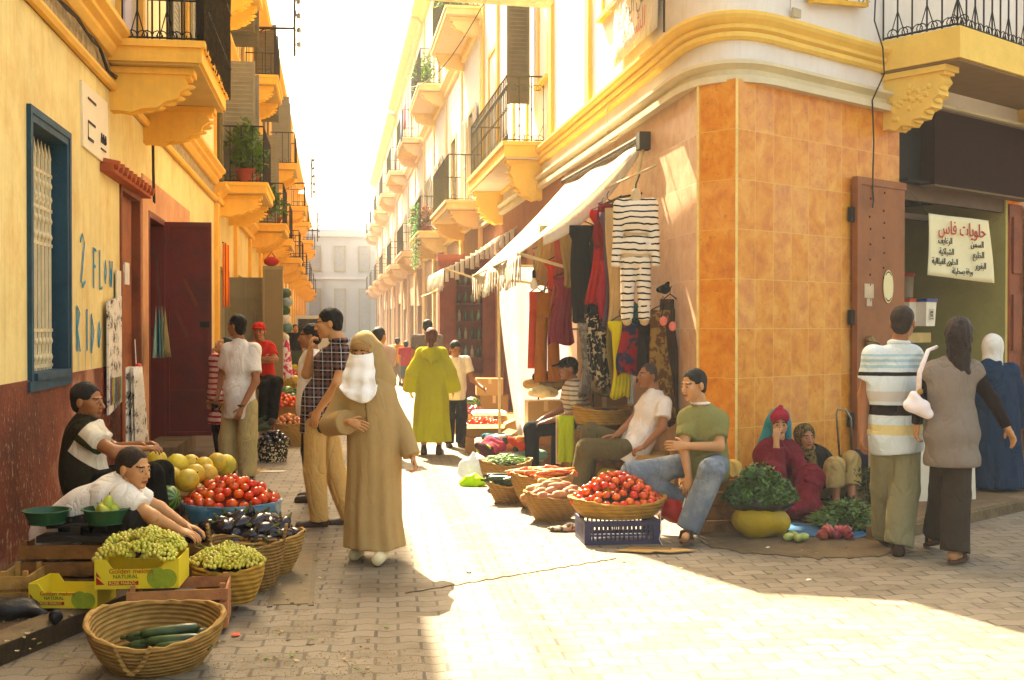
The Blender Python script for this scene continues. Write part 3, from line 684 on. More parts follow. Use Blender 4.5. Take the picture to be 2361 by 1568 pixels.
# ---------------------------------------------------------------- left row beyond
def row_house(name,label,side,wall,A0,A1,H,mw,mt,seed,floors,fh,ground,slabm,pot=0,bal=.8,group=None,det=1,soff=None,shops=None,proj=.83,shs=None):
    rr=random.Random(seed);o=(wall,A0,0);b=bld(name,label,wall,A0,group=group)
    n=max(1,round((A1-A0)/4.2));st=(A1-A0)/n;ops=[];x1,x0=(wall,wall-side*.35)
    gz=floors[0]
    gops=[]
    for i in range(n):
        c=A0+(i+.5)*st;w=rr.uniform(.9,1.5);gops.append((c-w,c+w,.1 if side>0 else 0,rr.uniform(2.4,2.9)))
        for z in floors:
            if z+3<=H+.6: ops.append((c-.6,c+.6,z+.22,z+2.5))
    m=MB(o);wallgrid(m,min(x0,x1),max(x0,x1),A0,A1,0,gz-.25,gops);m.build('ground_floor_wall',ground,b)
    m=MB(o);wallgrid(m,min(x0,x1),max(x0,x1),A0,A1,gz-.25,H,ops)
    m.box((min(wall-side*.9,wall-side*.35),A0,0),(max(wall-side*.9,wall-side*.35),A1,H));m.build('wall',mw,b)
    m=MB(o);
    for g in gops:
        k=10;a,c,z0,z1=g;x=wall-side*rr.choice([.12,.2,.3])
        m.box((min(x,x-side*.04),a,z0),(max(x,x-side*.04),c,z1))
        for j in range(4): m.box((min(x,x+side*.03),a+(c-a)*(j+.1)/4,z0+.1),(max(x,x+side*.03),a+(c-a)*(j+.9)/4,z1-.15))
    m.build('shop_door',shops or rr.choice([M_brownwood,M_greymetal,M_redwood,M_shutb]),b)
    m=MB(o);pth=[(wall,A1),(wall,A0)] if side<0 else [(wall,A0),(wall,A1)]
    m2=[(wall,A1),(wall,A0)];pth=[(wall,A1),(wall,A0)] if side>0 else [(wall,A0),(wall,A1)]
    pth=[(wall,A0),(wall,A1)] if side>0 else [(wall,A1),(wall,A0)]
    for z in [f-.22 for f in floors]: m.sweep(pth,[(0,z),(.08,z),(.1,z+.08),(.05,z+.12),(.12,z+.2),(.2,z+.26),(.2,z+.32),(0,z+.32)])
    m.build('string_course',mt,b)
    m=MB(o);m.sweep(pth,[(0,H-.3),(.12,H-.3),(.2,H-.15),(.45,H-.1),(.5,H),(0,H)]);m.build('cornice',mt,b)
    for i in range(n+1):
        m=MB(o)
        c=min(max(A0+i*st,A0+.2),A1-.2);m.box((min(wall,wall+side*.07),c-.16,.1),(max(wall,wall+side*.07),c+.16,gz-.25))
        m.box((min(wall,wall+side*.05),c-.14,gz+.12),(max(wall,wall+side*.05),c+.14,H-.3))
        m.build('pilaster',mt,b)
    for i in range(n):
        c=A0+(i+.5)*st
        for z in floors:
            if z+3>H+.6: continue
            window(b,o,wall,side,c-.6,c+.6,z+.22,z+2.5,mt,rr.choice(shs or [M_shut,M_shutb]),rr.choice([1,2,3] if side>0 else [1,2,2]) if det else 0)
            hw=1.2 if side>0 else 2.0
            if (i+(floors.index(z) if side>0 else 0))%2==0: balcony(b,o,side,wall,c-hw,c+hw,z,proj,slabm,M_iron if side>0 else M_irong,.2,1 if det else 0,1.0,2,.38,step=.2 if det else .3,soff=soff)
    return b
M_lw=[mat('e6c684',.9,.1,1.5,.3,14,streak=.2),mat('e8d09c',.9,.1,1.5,.3,14,streak=.2),mat('dcb07c',.9,.1,1.5,.3,14,streak=.2),mat('e0b890',.9,.1,1.5,.3,14)]
b=row_house('town_house','yellow house with plant filled balconies next beyond the near yellow house',1,W0,20.5,33,9.2,M_lw[0],M_trim,3,[3.95,6.75],3,M_yel,M_slab,det=1,bal=1)
row_house('town_house','second house of the left row past the plant filled balconies',1,W0,33,47,9.4,M_lw[1],M_trim,5,[3.9,6.7],3,M_lw[0],M_slab,det=1,bal=.9)
row_house('town_house','third house of the left row past the plant filled balconies',1,W0,47,66,9.3,M_lw[2],M_trim,8,[3.8,6.6],3,M_lw[1],M_slab,det=0)
row_house('town_house','farthest house of the left row beside the pale end building',1,W0,66,88,9.0,M_lw[3],M_trim,9,[3.8,6.6],3,M_lw[2],M_slab,det=0)
# ---------------------------------------------------------------- building closing the street
eb=thing('end_building','pale hazy grey building closing the far end of the street','building',S(0.5,92,0),SD)
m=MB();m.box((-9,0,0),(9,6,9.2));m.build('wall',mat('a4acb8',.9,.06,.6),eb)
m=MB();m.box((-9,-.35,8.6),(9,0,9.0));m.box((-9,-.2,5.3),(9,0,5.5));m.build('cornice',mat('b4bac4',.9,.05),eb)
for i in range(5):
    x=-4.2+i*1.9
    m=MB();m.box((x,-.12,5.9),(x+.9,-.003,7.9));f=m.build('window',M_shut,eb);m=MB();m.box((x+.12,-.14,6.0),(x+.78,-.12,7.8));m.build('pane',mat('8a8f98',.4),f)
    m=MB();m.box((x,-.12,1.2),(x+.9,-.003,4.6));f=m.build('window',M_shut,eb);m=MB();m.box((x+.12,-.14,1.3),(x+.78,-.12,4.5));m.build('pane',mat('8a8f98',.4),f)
# ---------------------------------------------------------------- right side: corner building
WR=3.26;oC=(WR,10.2,0);CB=bld('corner_building','white corner building with orange marble tiles and yellow curved moulding',WR,10.2)
def toS(p): return Vector((p.x*math.cos(SD)+p.y*math.sin(SD),-p.x*math.sin(SD)+p.y*math.cos(SD),p.z))
def RS_(T,O,z=0): return toS(R(T,O,z))
c0=RS_(0,0);P1=(WR,10.2)
fa=(math.cos(FD+SD)*0,0)
# lower tiled walls (street face with the stall opening, narrow facet, face on the crossing street)
m=MB(oC);wallgrid(m,WR,WR+.3,10.21,16.4,0,3.76,[(12.5,15.5,0,2.7)]);
m.build('tiled_wall',M_tile_glare,CB)
m=MB(oC);m.prism([(c0.x,c0.y,0),(P1[0],P1[1],0),(WR+.3,10.5,0),RS_(.3,-.3)],(0,0,3.76));m.build('tiled_facet',M_tile,CB)
m=MB(oC);q=[(c0.x-.012,c0.y-.012),(c0.x+.012,c0.y-.012),(c0.x+.0,c0.y+.012)];m.prism([(a,b,0) for a,b in q],(0,0,3.76))
m.tube([(WR-.004,10.2,0),(WR-.004,10.2,3.76)],.012,5);m.build('corner_strip',mat('f0d080',.4),CB)
# crossing-street face: its own thing-local frame through matrix
MR=Matrix.Rotation(-SD,4,'Z')@Matrix.Translation(R(0,0,0))@Matrix.Rotation(PI/2-FD,4,'Z')   # (T,-O,z) -> street frame
m=MB()
def rgrid(m,O0,O1,T0,T1,z0,z1,ops,M=MR):
    """openings in T"""
    mm=MB();wallgrid(mm,min(-O0,-O1),max(-O0,-O1),T0,T1,z0,z1,ops)
    vs=[(v.y,v.x,v.z) for v in mm.v];m.add(vs,[f[::-1] for f in mm.f],0,M)
for T_0,T_1,nm in ((0,2.665,'tiled_front_wall'),(5.25,7.6,'tiled_side_wall')):   # own axes, so that the tile pattern runs along the wall
    m=MB(oC);rgrid(m,0,-.3,T_0,T_1,0,3.76,[]);w=m.build(nm,M_tile,CB)
    w.data.transform(Matrix.Translation(m.o));w.data.transform(Matrix.Rotation(PI/2-FD,4,'Z').inverted()@Matrix.Translation(-R(0,0,0))@Matrix.Rotation(SD,4,'Z'));w.matrix_local=Matrix.Translation(-m.o)@MR
# upper walls along a rounded corner
def cpath(off=0,n=14,A1=25.5,T1=13):
    a=toS(S(WR,10.75));b=toS(Vector((1.75,10.11,0)));c=RS_(.5,0);pts=[(WR,A1),(WR,(A1+10.75)/2)]
    for i in range(n+1):
        t=i/n;pts.append(((1-t)**2*a.x+2*t*(1-t)*b.x+t*t*c.x,(1-t)**2*a.y+2*t*(1-t)*b.y+t*t*c.y))
    p=RS_(3,0);pts.append((p.x,p.y));p=RS_(T1,0);pts.append((p.x,p.y));return pts
CP=cpath()
m=MB(oC);m.sweep(CP,[(0,3.76),(0,12.6),(-.3,12.6),(-.3,3.76)]);m.build('upper_wall',M_white,CB)
m=MB(oC);m.sweep(CP,[(0,3.74),(.10,3.74),(.10,3.80),(.05,3.82),(.05,3.86),(.12,3.90),(.12,3.93),(.03,3.96),(0,3.96)]);m.build('stone_moulding',mat('d8caa8',.85,.08,4),CB)
m=MB(oC);m.sweep(CP,[(0,4.13),(.04,4.13),(.07,4.15),(.07,4.19),(.04,4.195),(.09,4.22),(.10,4.25),(.07,4.26),(.12,4.30),(.14,4.33),(.14,4.36),(.10,4.375),(.0,4.38)]);m.build('string_course',M_trimr,CB)
m=MB(oC);m.sweep(CP,[(0,12.6),(.2,12.6),(.35,12.7),(.6,12.85),(.62,12.95),(-.3,12.95)]);m.build('cornice',M_trimr,CB)
# street-side windows and balconies
window(CB,oC,WR,-1,12.4,13.9,5.42,7.4,M_trimr,M_shutb,0)
for a,b in ((19.6,21.0),(23.2,24.4)): window(CB,oC,WR,-1,a,b,4.55,7.2,M_trimr,mat('d4ccc4',.7,.06),1)
sh=MB(oC);
f=window(CB,oC,WR,-1,17.6,18.4,5.5,7.2,M_trimr,M_shutb,0)
# shutter leaf standing open square to the wall
m=MB(oC);A_=19.1;x0,x1=WR-.42,WR-.04;z0,z1=5.25,7.6
m.box((x0,A_,z0),(x0+.05,A_+.04,z1));m.box((x1-.05,A_,z0),(x1,A_+.04,z1));
for k in range(33):
    z=z0+.03+k*.069;m.prism([(x0+.05,A_,z),(x0+.05,A_+.035,z+.03),(x0+.05,A_+.035,z+.042),(x0+.05,A_,z+.012)],(x1-x0-.1,0,0))
m.box((x0+.05,A_+.016,z0+.01),(x1-.05,A_+.022,z1-.01))
m.build('shutter',M_shutb,CB)
balcony(CB,oC,-1,WR,18.0,22.8,4.2,.63,M_trimr,M_irong,.25,2,1.02,2,.62,soff=mat('e2cdb0',.9,.06),step=.18)
for a,b in ((20.2,21.4),):
    window(CB,oC,WR,-1,a,b,8.7,11,M_trimr,M_shutb,1)
# vertical pilaster strips on the white wall
for a in (14.6,17.2,22.95,25.2):
    m=MB(oC);m.box((WR-.05,a,4.45),(WR,a+.22,12.6));m.build('pilaster',M_trimr,CB)
# balcony on the crossing street (local T,-O axes)
def inR(name_parent): return None
def rpart(mb,name,mt,parent,smooth=False,ang=None):
    ob=mb.build(name,mt,parent,smooth,ang=ang)
    return ob
RB=MB()
# balcony built in (T,-O,z), then set square to the crossing street
m=MB();T0,T1,pj,z0=2.28,7.6,.86,4.12
m.box((T0,-pj,z0+.02),(T1,0,z0+.32));sl_=m.build('balcony',M_trimr,CB);sl_.matrix_local=Matrix.Translation(-Vector(oC))@MR
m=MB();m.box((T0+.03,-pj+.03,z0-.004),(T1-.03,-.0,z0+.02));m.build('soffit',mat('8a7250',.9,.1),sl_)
m=MB();e=-pj+.05;zz=z0+.32;rail_run(m,(T0+.04,e,zz),(T1,e,zz),1.05,2,.17,.010);rail_run(m,(T0+.04,e,zz),(T0+.04,-.02,zz),1.05,2,.17,.010);m.build('railing',M_iron,sl_)
for T_ in (2.45,5.35):
    m=MB();corbel(m,(T_,0,z0-.005),(0,-1,0),(1,0,0),.66,.56,.20,12)
    for k in range(26): 
        a=random.Random(k).uniform(.1,1.45);q=random.Random(k+90).uniform(.45,.95);m.ball((T_-.10,-(.05+.5*q*math.cos(a)),z0-.10-.42*q*math.sin(a)),(.02,.03,.03),5)
    m.build('bracket',M_trimr,sl_,True,ang=40)
# shop front: opening, box over it, dark interior
def rthing(name,label,cat,T,O,z=0,rz=0,group=None): return thing(name,label,cat,R(T,O,z),PI/2-FD+rz,group)
SH=rthing('pastry_shop','dark pastry shop in the orange tiled wall under a brown fascia box','shop',3.8,0)
# local: x = T-3.8, y = -O
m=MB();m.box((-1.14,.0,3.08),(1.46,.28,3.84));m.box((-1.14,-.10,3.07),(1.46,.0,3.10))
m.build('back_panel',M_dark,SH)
m=MB();m.box((-.72,-.16,3.06),(1.46,-.001,3.84));m.build('fascia_box',mat('2e150c',.9,.12,3,spec=.08),SH)
m=MB();m.box((-.74,-.17,3.04),(1.48,-.002,3.06));m.box((-.74,-.165,3.84),(1.48,-.002,3.86));m.build('trim',mat('6a5238'),SH)
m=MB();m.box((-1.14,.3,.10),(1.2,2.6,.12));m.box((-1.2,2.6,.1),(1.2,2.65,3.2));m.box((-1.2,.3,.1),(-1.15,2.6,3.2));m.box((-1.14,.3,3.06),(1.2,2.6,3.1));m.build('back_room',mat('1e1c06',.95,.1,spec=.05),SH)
m=MB();m.box((1.15,.0,.1),(1.2,2.6,3.06));m.build('side_wall',mat('b8a860',.9,.1),SH)
m=MB();m.box((-1.14,.02,2.9),(1.15,.10,3.06));m.box((-1.1,.12,2.72),(.6,.2,2.78));m.build('shutter_rail',mat('5a4028',.6),SH)
m=MB();m.box((.28,1.0,.1),(.38,1.08,3.0));m.build('post',mat('2a1a10'),SH)
m=MB();m.box((-1.1,.5,1.45),(.3,.9,1.5));m.box((-1.1,.45,1.40),(.3,.5,1.51));m.build('counter',mat('c8a868',.5),SH)
m=MB();m.box((-1.1,.55,.12),(.2,.88,1.4));m.build('display_case',mat('3a3020',.4),SH)
for i,(x0,x1) in enumerate(((1.21,1.52),(1.54,1.9))):
    m=MB();m.box((x0,-.02-.06*i,.12),(x1,.02-.06*i,3.0));
    for z in (.3,1.3,2.2): m.box((x0+.05,-.045-.06*i,z),(x1-.05,-.02-.06*i,z+.65))
    m.build('door',M_brownwood,SH)
# folded brown door leaf on the tiles
D=rthing('shop_door','tall brown metal door leaf folded back against the orange tiles','door',2.2,0)
m=MB();m.box((-.42,-.075,.20),(.44,-.03,3.02));m.box((-.44,-.09,.18),(-.38,-.028,3.04));m.box((-.38,-.09,2.97),(.45,-.028,3.04));m.box((-.38,-.09,.18),(.45,-.028,.24));m.build('leaf',mat('96582e',.55,.10,3,.2,20,dirt='7c4626'),D)
m=MB();rr=random.Random(2)
for z in (2.9,2.72,2.6,2.45,2.3,2.15,2.05,1.9):
    for x in (-.2,.05): m.ball((x+rr.uniform(-.01,.01),-.08,z+x*.3),(.012,.008,.012),5)
m.build('rivet',mat('5a3018'),D)
m=MB();m.lathe([(0.0001,0),(.10,0),(.10,.005),(0.0001,.005)],24,0,Matrix.Translation((.12,-.083,1.98))@Matrix.Rotation(PI/2,4,'X')@Matrix.Diagonal((.9,1.65,1,1)));m.build('oval_sticker',mat('e6d6a0',.5,.04),D)
m=MB();
for k in range(22):
    a=-2.6+k*.1 if k<11 else .55+(k-11)*.1;a=(PI/2+(k-5)*.13) if k<11 else (-PI/2+(k-16)*.13);m.box((.12+.08*math.cos(a)-.004,-.090,1.98+.145*math.sin(a)-.006),(.12+.08*math.cos(a)+.004,-.088,1.98+.145*math.sin(a)+.008))
m.build('lettering',mat('4a4030'),D)
m=MB();m.box((-.30,-.083,1.86),(-.14,-.076,2.0));m.box((-.26,-.083,1.78),(-.17,-.076,1.855));m.build('torn_paper',mat('c8b090'),D)
m=MB();m.ball((-.22,-.10,1.42),(.085,.03,.07),8);m.tube([(-.3,-.12,1.44),(-.12,-.12,1.42),(-.04,-.12,1.34)],.012,5);m.build('lock',mat('7a5a28',.4,metal=.6),D)
m=MB();
for z in (.6,1.6,2.6): m.box((-.50,-.06,z),(-.44,-.02,z+.14))
m.build('hinge',M_iron,D)
# ---------------------------------------------------------------- right row beyond
M_rw=[mat('e6e0da',.9,.08,1.2,.3,14),mat('e8dfd8',.9,.08,1.2,.3,14),mat('eadfd6',.9,.08,1.2,.3,14)]
M_rg=mat('a88a6c',.85,.15,2,.3,14,streak=.3)
RBs=[balcony]
b=row_house('terrace_house','white terraced house with arched balconies next beyond the corner building',-1,WR,25.5,42,12.8,M_rw[0],mat('f0d498',.85,.08),12,[4.15,8.4],3,M_rg,mat('f0d498',.85,.08),bal=1,soff=mat('dcc6aa',.9,.06),proj=.8,shops=mat('9a9484',.6,.1),shs=[mat('cfc8c0',.7,.06),mat('a8a498',.7,.06)])
row_house('terrace_house','second terraced house of the right row with pale shutters',-1,WR,42,60,12.7,M_rw[1],mat('ecc8a0',.85,.1),15,[4.1,8.2],3,M_rg,mat('ecd0a8',.85,.1),bal=.9,proj=.8,shops=mat('a8a294',.6,.1),shs=[mat('cfc8c0',.7,.06)])
row_house('terrace_house','farthest terraced house of the right row lost in haze',-1,WR,60,90,12.5,M_rw[2],mat('ecc8a0',.85,.1),16,[4.1,8.2],3,M_rg,mat('ecd0a8',.85,.1),det=0,proj=.8)
# street face of the corner building beyond the tiles
m=MB(oC);wallgrid(m,WR,WR+.3,16.4,25.5,0,3.76,[(16.9,18.6,0,2.6),(19.6,20.9,0,2.9),(21.3,22.6,0,2.9),(23.2,24.6,0,2.9)]);m.build('ground_floor_wall',mat('9c6a48',.8,.12,3,.3,16,streak=.3),CB)
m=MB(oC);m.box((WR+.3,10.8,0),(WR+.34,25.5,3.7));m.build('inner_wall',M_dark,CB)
m=MB(oC)
m.box((WR+.05,16.9,0),(WR+.09,18.6,2.6));m.box((WR+.1,19.6,0),(WR+.14,20.9,2.9));m.box((WR+.1,21.3,0),(WR+.14,22.6,2.9));m.box((WR+.1,23.2,0),(WR+.14,24.6,2.9))
for a in (16.9,17.5,18.1,19.6,20.3,21.3,22.0,23.2,24.0): m.box((WR+.03,a+.05,.2),(WR+.1,a+.5,1.2));m.box((WR+.03,a+.05,1.35),(WR+.1,a+.5,2.5))
m.build('shop_door',M_brownwood,CB)
# unseen canvas added above the corner to cast the shadow on the right ground
t=thing('added_shadow_canvas','unseen cream canvas added above the corner to cast the shadow on the ground','canvas',S(3.26,12,5.5),SD)
m=MB((3.26,12,5.5));pp=[(.70,14.0),(1.30,12.2),(2.08,11.85),(2.35,11.0),(3.2,10.7),(3.2,12.95),(2.66,12.95),(2.64,14.2)]
m.prism([(a,b,5.5+.06*math.sin(a*3+b)) for a,b in pp],(0,0,.012));m.build('canvas',cloth('d8c8a0',trl=0),t)
m=MB((3.26,12,5.5));
for a,b,c,d in ((.7,14,3.26,14.5),(1.3,12.2,3.26,12.0),(2.35,11.0,3.26,10.9),(2.4,14.2,3.26,14.6)): m.tube([(a,b,5.52),(c,d,6.6)],.012,4)
m.build('rope',M_wire,t)
# ---------------------------------------------------------------- people
# local axes of a person: faces -Y, own left is +X, ground z=0
SKIN=skinmat('b47848');SKIN2=skinmat('986038');SKIN3=skinmat('c08858')
M_eye=mat('1a100a',.3);M_eyew=mat('a88c78',.4,.03);M_brow=mat('1c120b',.9);M_lip=mat('8a4636',.5,.05);M_stub=mat('875a3c',.8,.1);M_hair=mat('120c08',.65,.4,30,.8,90);M_hairb=mat('5a2e14',.6,.3,30,.8,90);M_hairg=mat('3a3028',.7,.4,30,.8,90)
M_sole=mat('5a3a22',.7);M_leather=mat('3a2416',.5);M_lshoe=mat('d8c8a0',.7)
def base_joints(h=1.72):
    J=dict(pelvis=(0,0,.96),waist=(0,-.005,1.09),chest=(0,0,1.27),neck=(0,.015,1.455),head=(0,-.012,1.60),
      shL=(.185,.01,1.405),elL=(.225,.03,1.12),wrL=(.225,-.04,.88),shR=(-.185,.01,1.405),elR=(-.225,.03,1.12),wrR=(-.225,-.04,.88),
      hiL=(.095,0,.93),knL=(.105,-.01,.50),anL=(.105,.03,.085),hiR=(-.095,0,.93),knR=(-.105,-.01,.50),anR=(-.105,.03,.085))
    return {k:np.array(v,float)*h/1.72 for k,v in J.items()}
def hand(mb,w,d,n,side,curl=.5,s=1.0,mi=0,thumb=1):
    """w wrist, d direction of the hand, n palm normal, side: sideways direction of the thumb"""
    d=Vector(d).normalized();n=Vector(n);n=(n-d*n.dot(d)).normalized();x=Vector(side);x=(x-d*x.dot(d)-n*x.dot(n)).normalized();w=Vector(w)
    for i,(ox,L,r) in enumerate(((.030,.068,.0085),(.010,.078,.009),(-.010,.072,.0085),(-.029,.056,.0075))):
        p=w+d*.082*s+x*ox*s;pts=[w+d*.05*s+x*ox*.8*s,p];a=0;q=p
        for k,f in enumerate((.45,.32,.23)):
            a+=curl*(.75+.12*i) if k else curl*.55
            q=q+(d*math.cos(a)+n*math.sin(a)+x*(.06*(1.5-i)*(1-curl)))*L*f*s;pts.append(q)
        mb.tube(pts,[r*1.05*s,r*1.1*s,r*s,r*.92*s,r*.68*s],6,mi)
    p=w+d*.022*s+x*.028*s;pts=[w+d*.01*s+x*.018*s,p,p+(d*.55+x*.75+n*.25).normalized()*.034*s];pts.append(pts[-1]+(d*.85+x*.30+n*.45).normalized()*.028*s);mb.tube(pts,[.012*s,.0125*s,.0105*s,.007*s],6,mi)
def palm(w,d,n,s=1.0,k=.02):
    d=np.array(Vector(d).normalized());n=np.array(n,float);f=frame(d,np.cross(n,d))
    return ell(np.array(w)+d*.045*s,(.041*s,.017*s,.055*s),f,k=.012)
def head_prims(hd,fr,s=1.0,nose=1.0,ears=1):
    """fr rows: x (own left), y (back), z (up)"""
    X,Y,Z=fr;P_=lambda x,y,z:np.array(hd)+(X*x+Y*y+Z*z)*s
    E_=lambda c,r,**k:ell(P_(*c),np.array(r)*s,fr,**k)
    pr=[E_((0,.018,.030),(.074,.093,.084)),E_((0,-.030,-.030),(.060,.058,.082)),E_((0,-.058,-.092),(.027,.026,.020)),
        E_((.034,-.050,-.022),(.027,.028,.027)),E_((-.034,-.050,-.022),(.027,.028,.027)),
        cap(P_(-.034,-.075,.020),P_(.034,-.075,.020),.0095*s,.0095*s,k=.014),
        cap(P_(0,-.086,.004),P_(0,-.105*nose,-.031),.008*s,.0115*s,k=.010),E_((.013,-.094,-.036),(.009,.010,.008),k=.006),E_((-.013,-.094,-.036),(.009,.010,.008),k=.006),
        E_((0,-.086,-.060),(.022,.011,.006),k=.005),E_((0,-.084,-.071),(.018,.011,.007),k=.005),
        E_((.031,-.099,.001),(.017,.014,.011),sub=1,k=.012),E_((-.031,-.099,.001),(.017,.014,.011),sub=1,k=.012),
        E_((.030,-.078,.0),(.0125,.0125,.010),k=.003),E_((-.030,-.078,.0),(.0125,.0125,.010),k=.003)]
    if ears: pr+=[E_((.077,.016,-.008),(.010,.020,.031),k=.006),E_((-.077,.016,-.008),(.010,.020,.031),k=.006)]
    return pr
def person(label,loc,yaw=0,h=1.72,J={},skin=None,headyaw=0,headpitch=0,headroll=0,bare=('arm','shin'),hands={},group=None,res=.013,fat=1.0,hres=.0055,face=1,stub=0,hs=None,feet='shoe',footm=None,soles=None,nose=1.0,footdir={},wf=1.0,fidx=1,toes=None,ears=1):
    """returns (empty, joints, head frame)"""
    q=base_joints(h);k=h/1.72
    for a,b in J.items(): q[a]=np.array(b,float)
    if 'shL' in J and 'shR' in J:
        mdl=(q['shL']+q['shR'])/2
        for a in ('shL','shR'): q[a]=mdl+(q[a]-mdl)*.80-np.array((0,0,.026))
    t=thing('person',label,'person',loc,yaw,group);skin=skin or SKIN
    hs=hs or (.5+.5*k);fr=np.array(Matrix.Rotation(headyaw,3,'Z')@Matrix.Rotation(headroll,3,'Y')@Matrix.Rotation(headpitch,3,'X')).T
    hd=q['head'];P_=lambda x,y,z:hd+(fr[0]*x+fr[1]*y+fr[2]*z)*hs
    up=q['neck']-q['pelvis'];sx=q['shL']-q['shR'];ft=frame(q['neck']-q['waist'],sx);fp=frame(q['waist']-q['pelvis'],q['hiL']-q['hiR'])
    f=fat*k
    pr=[ell(q['chest'],(.148*f,.10*f,.18*k),ft,k=.05),ell(q['waist'],(.135*f,.095*f,.15*k),ft,k=.05),ell(q['pelvis'],(.155*f,.11*f,.12*k),fp,k=.05),
        cap(q['shL'],q['shR'],.056*k,.056*k,k=.05),cap(q['neck']-ft[2]*.03,P_(0,.02,-.045),.056*hs,.050*hs,k=.03)]
    for s in 'LR':
        a,b,c=q['sh'+s],q['el'+s],q['wr'+s];pr+=[cap(a,b,.052*f**.5,.040*k,k=.03),cap(b,c,.041*k,.026*k,k=.02)]
        a,b,c=q['hi'+s],q['kn'+s],q['an'+s];pr+=[cap(a,b,.086*f,.054*k,k=.03),cap(b,(b+c)/2,.054*k,.053*k,k=.02),cap((b+c)/2,c,.053*k,.035*k,k=.02)]
        fd=np.array(footdir.get(s,(0.12 if s=='L' else -.12,-1,0)),float);fd/=np.linalg.norm(fd);he=c-np.array((0,0,.045*k))-fd*.03*k;to=he+fd*.17*k+np.array((0,0,-.012*k))
        q['he'+s],q['to'+s],q['fd'+s]=he,to,fd;pr.append(cap(he,to,.036*k,.028*k,k=.03))
    ex=MB()
    for s in 'LR':
        H=hands.get(s,{});d=H.get('d');c=q['wr'+s];d=np.array(d if d is not None else c-q['el'+s],float);d/=np.linalg.norm(d)
        n=np.array(H.get('n',(-1 if s=='L' else 1,0,0)),float);sd=H.get('side',(0,-1,0))
        pr.append(palm(c,d,n,k*.98));hand(ex,c,d,n,sd,H.get('curl',.5),k*.98);q['hd'+s]=c+d*.1*k
    v,fc=sdf_mesh(pr,res,.03)
    hp=head_prims(hd,fr,hs,nose,ears)+[cap(q['neck']+fr[2]*.02,P_(0,.02,-.045),.054*hs,.050*hs,k=.02)]
    v2,f2=sdf_mesh(hp,hres,.012)
    C=(v2[f2].mean(1)-hd)@fr.T/hs;mi2=np.zeros(len(f2),int);x,y,z=np.abs(C[:,0]),C[:,1],C[:,2]
    if face:
        dd=((x-.030)/.0135)**2+((z-.0)/.0062)**2;mi2[(dd<1)&(y<-.06)]=2;mi2[(dd<1)&(y<-.06)&((np.abs(x-.030))<.0062)]=1
        mi2[(np.abs(z-.021-.05*(.03-np.abs(x-.02)))<.0042)&(x>.012)&(x<.05)&(y<-.05)]=3
        mi2[(((x)/.023)**2+((z+.065)/.0085)**2<1)&(y<-.07)]=4
        if stub: mi2[(z<-.058)&(y<-.03)&(mi2==0)&(z>-.108)]=5
    n0=len(v);V=np.concatenate([v,v2]);Fc=np.concatenate([fc,f2+n0]);mi=np.concatenate([np.zeros(len(fc),int),mi2])
    npobj('body',V,Fc,[skin,M_eye,M_eyew,M_brow,M_lip,M_stub],t,mi,ex)
    if feet:
        for s in 'LR':
            he,to,fd=q['he'+s],q['to'+s],q['fd'+s];g=min(he[2],to[2])
            up_=np.cross(np.cross(fd,(0,0,1)),fd)
            if feet=='shoe': blob('shoe',[cap(he,to,.044*k,.036*k,k=.03),cap(he+up_*.03,he+up_*.055,.04*k,.038*k),cap(he-up_*.016,to-up_*.010,.042*k,.04*k)],footm or M_leather,t,.009,.02)
            else:
                m=MB();w=.047*k;sd=np.cross(fd,up_);c0=he-up_*.036*k-fd*.045;outl=[]
                for a in np.linspace(0,2*PI,15)[:-1]:
                    u=.5-.5*math.cos(a);ww=w*(math.sin(a))*(0.82+.3*u);outl.append(c0+fd*(.285*k*u)+sd*ww-up_*.012)
                m.prism(outl,up_*.022);o=m.build('shoe',footm or M_sole,t)
                mid=(he*.3+to*.7);m=MB();m.tube([mid+sd*w*.95-up_*.03,mid+sd*w*.7+up_*.028,mid+up_*.04,mid-sd*w*.7+up_*.028,mid-sd*w*.95-up_*.03],[.014]*5,5);m.build('strap',M_leather,o)
    return t,q,fr,hd,hs
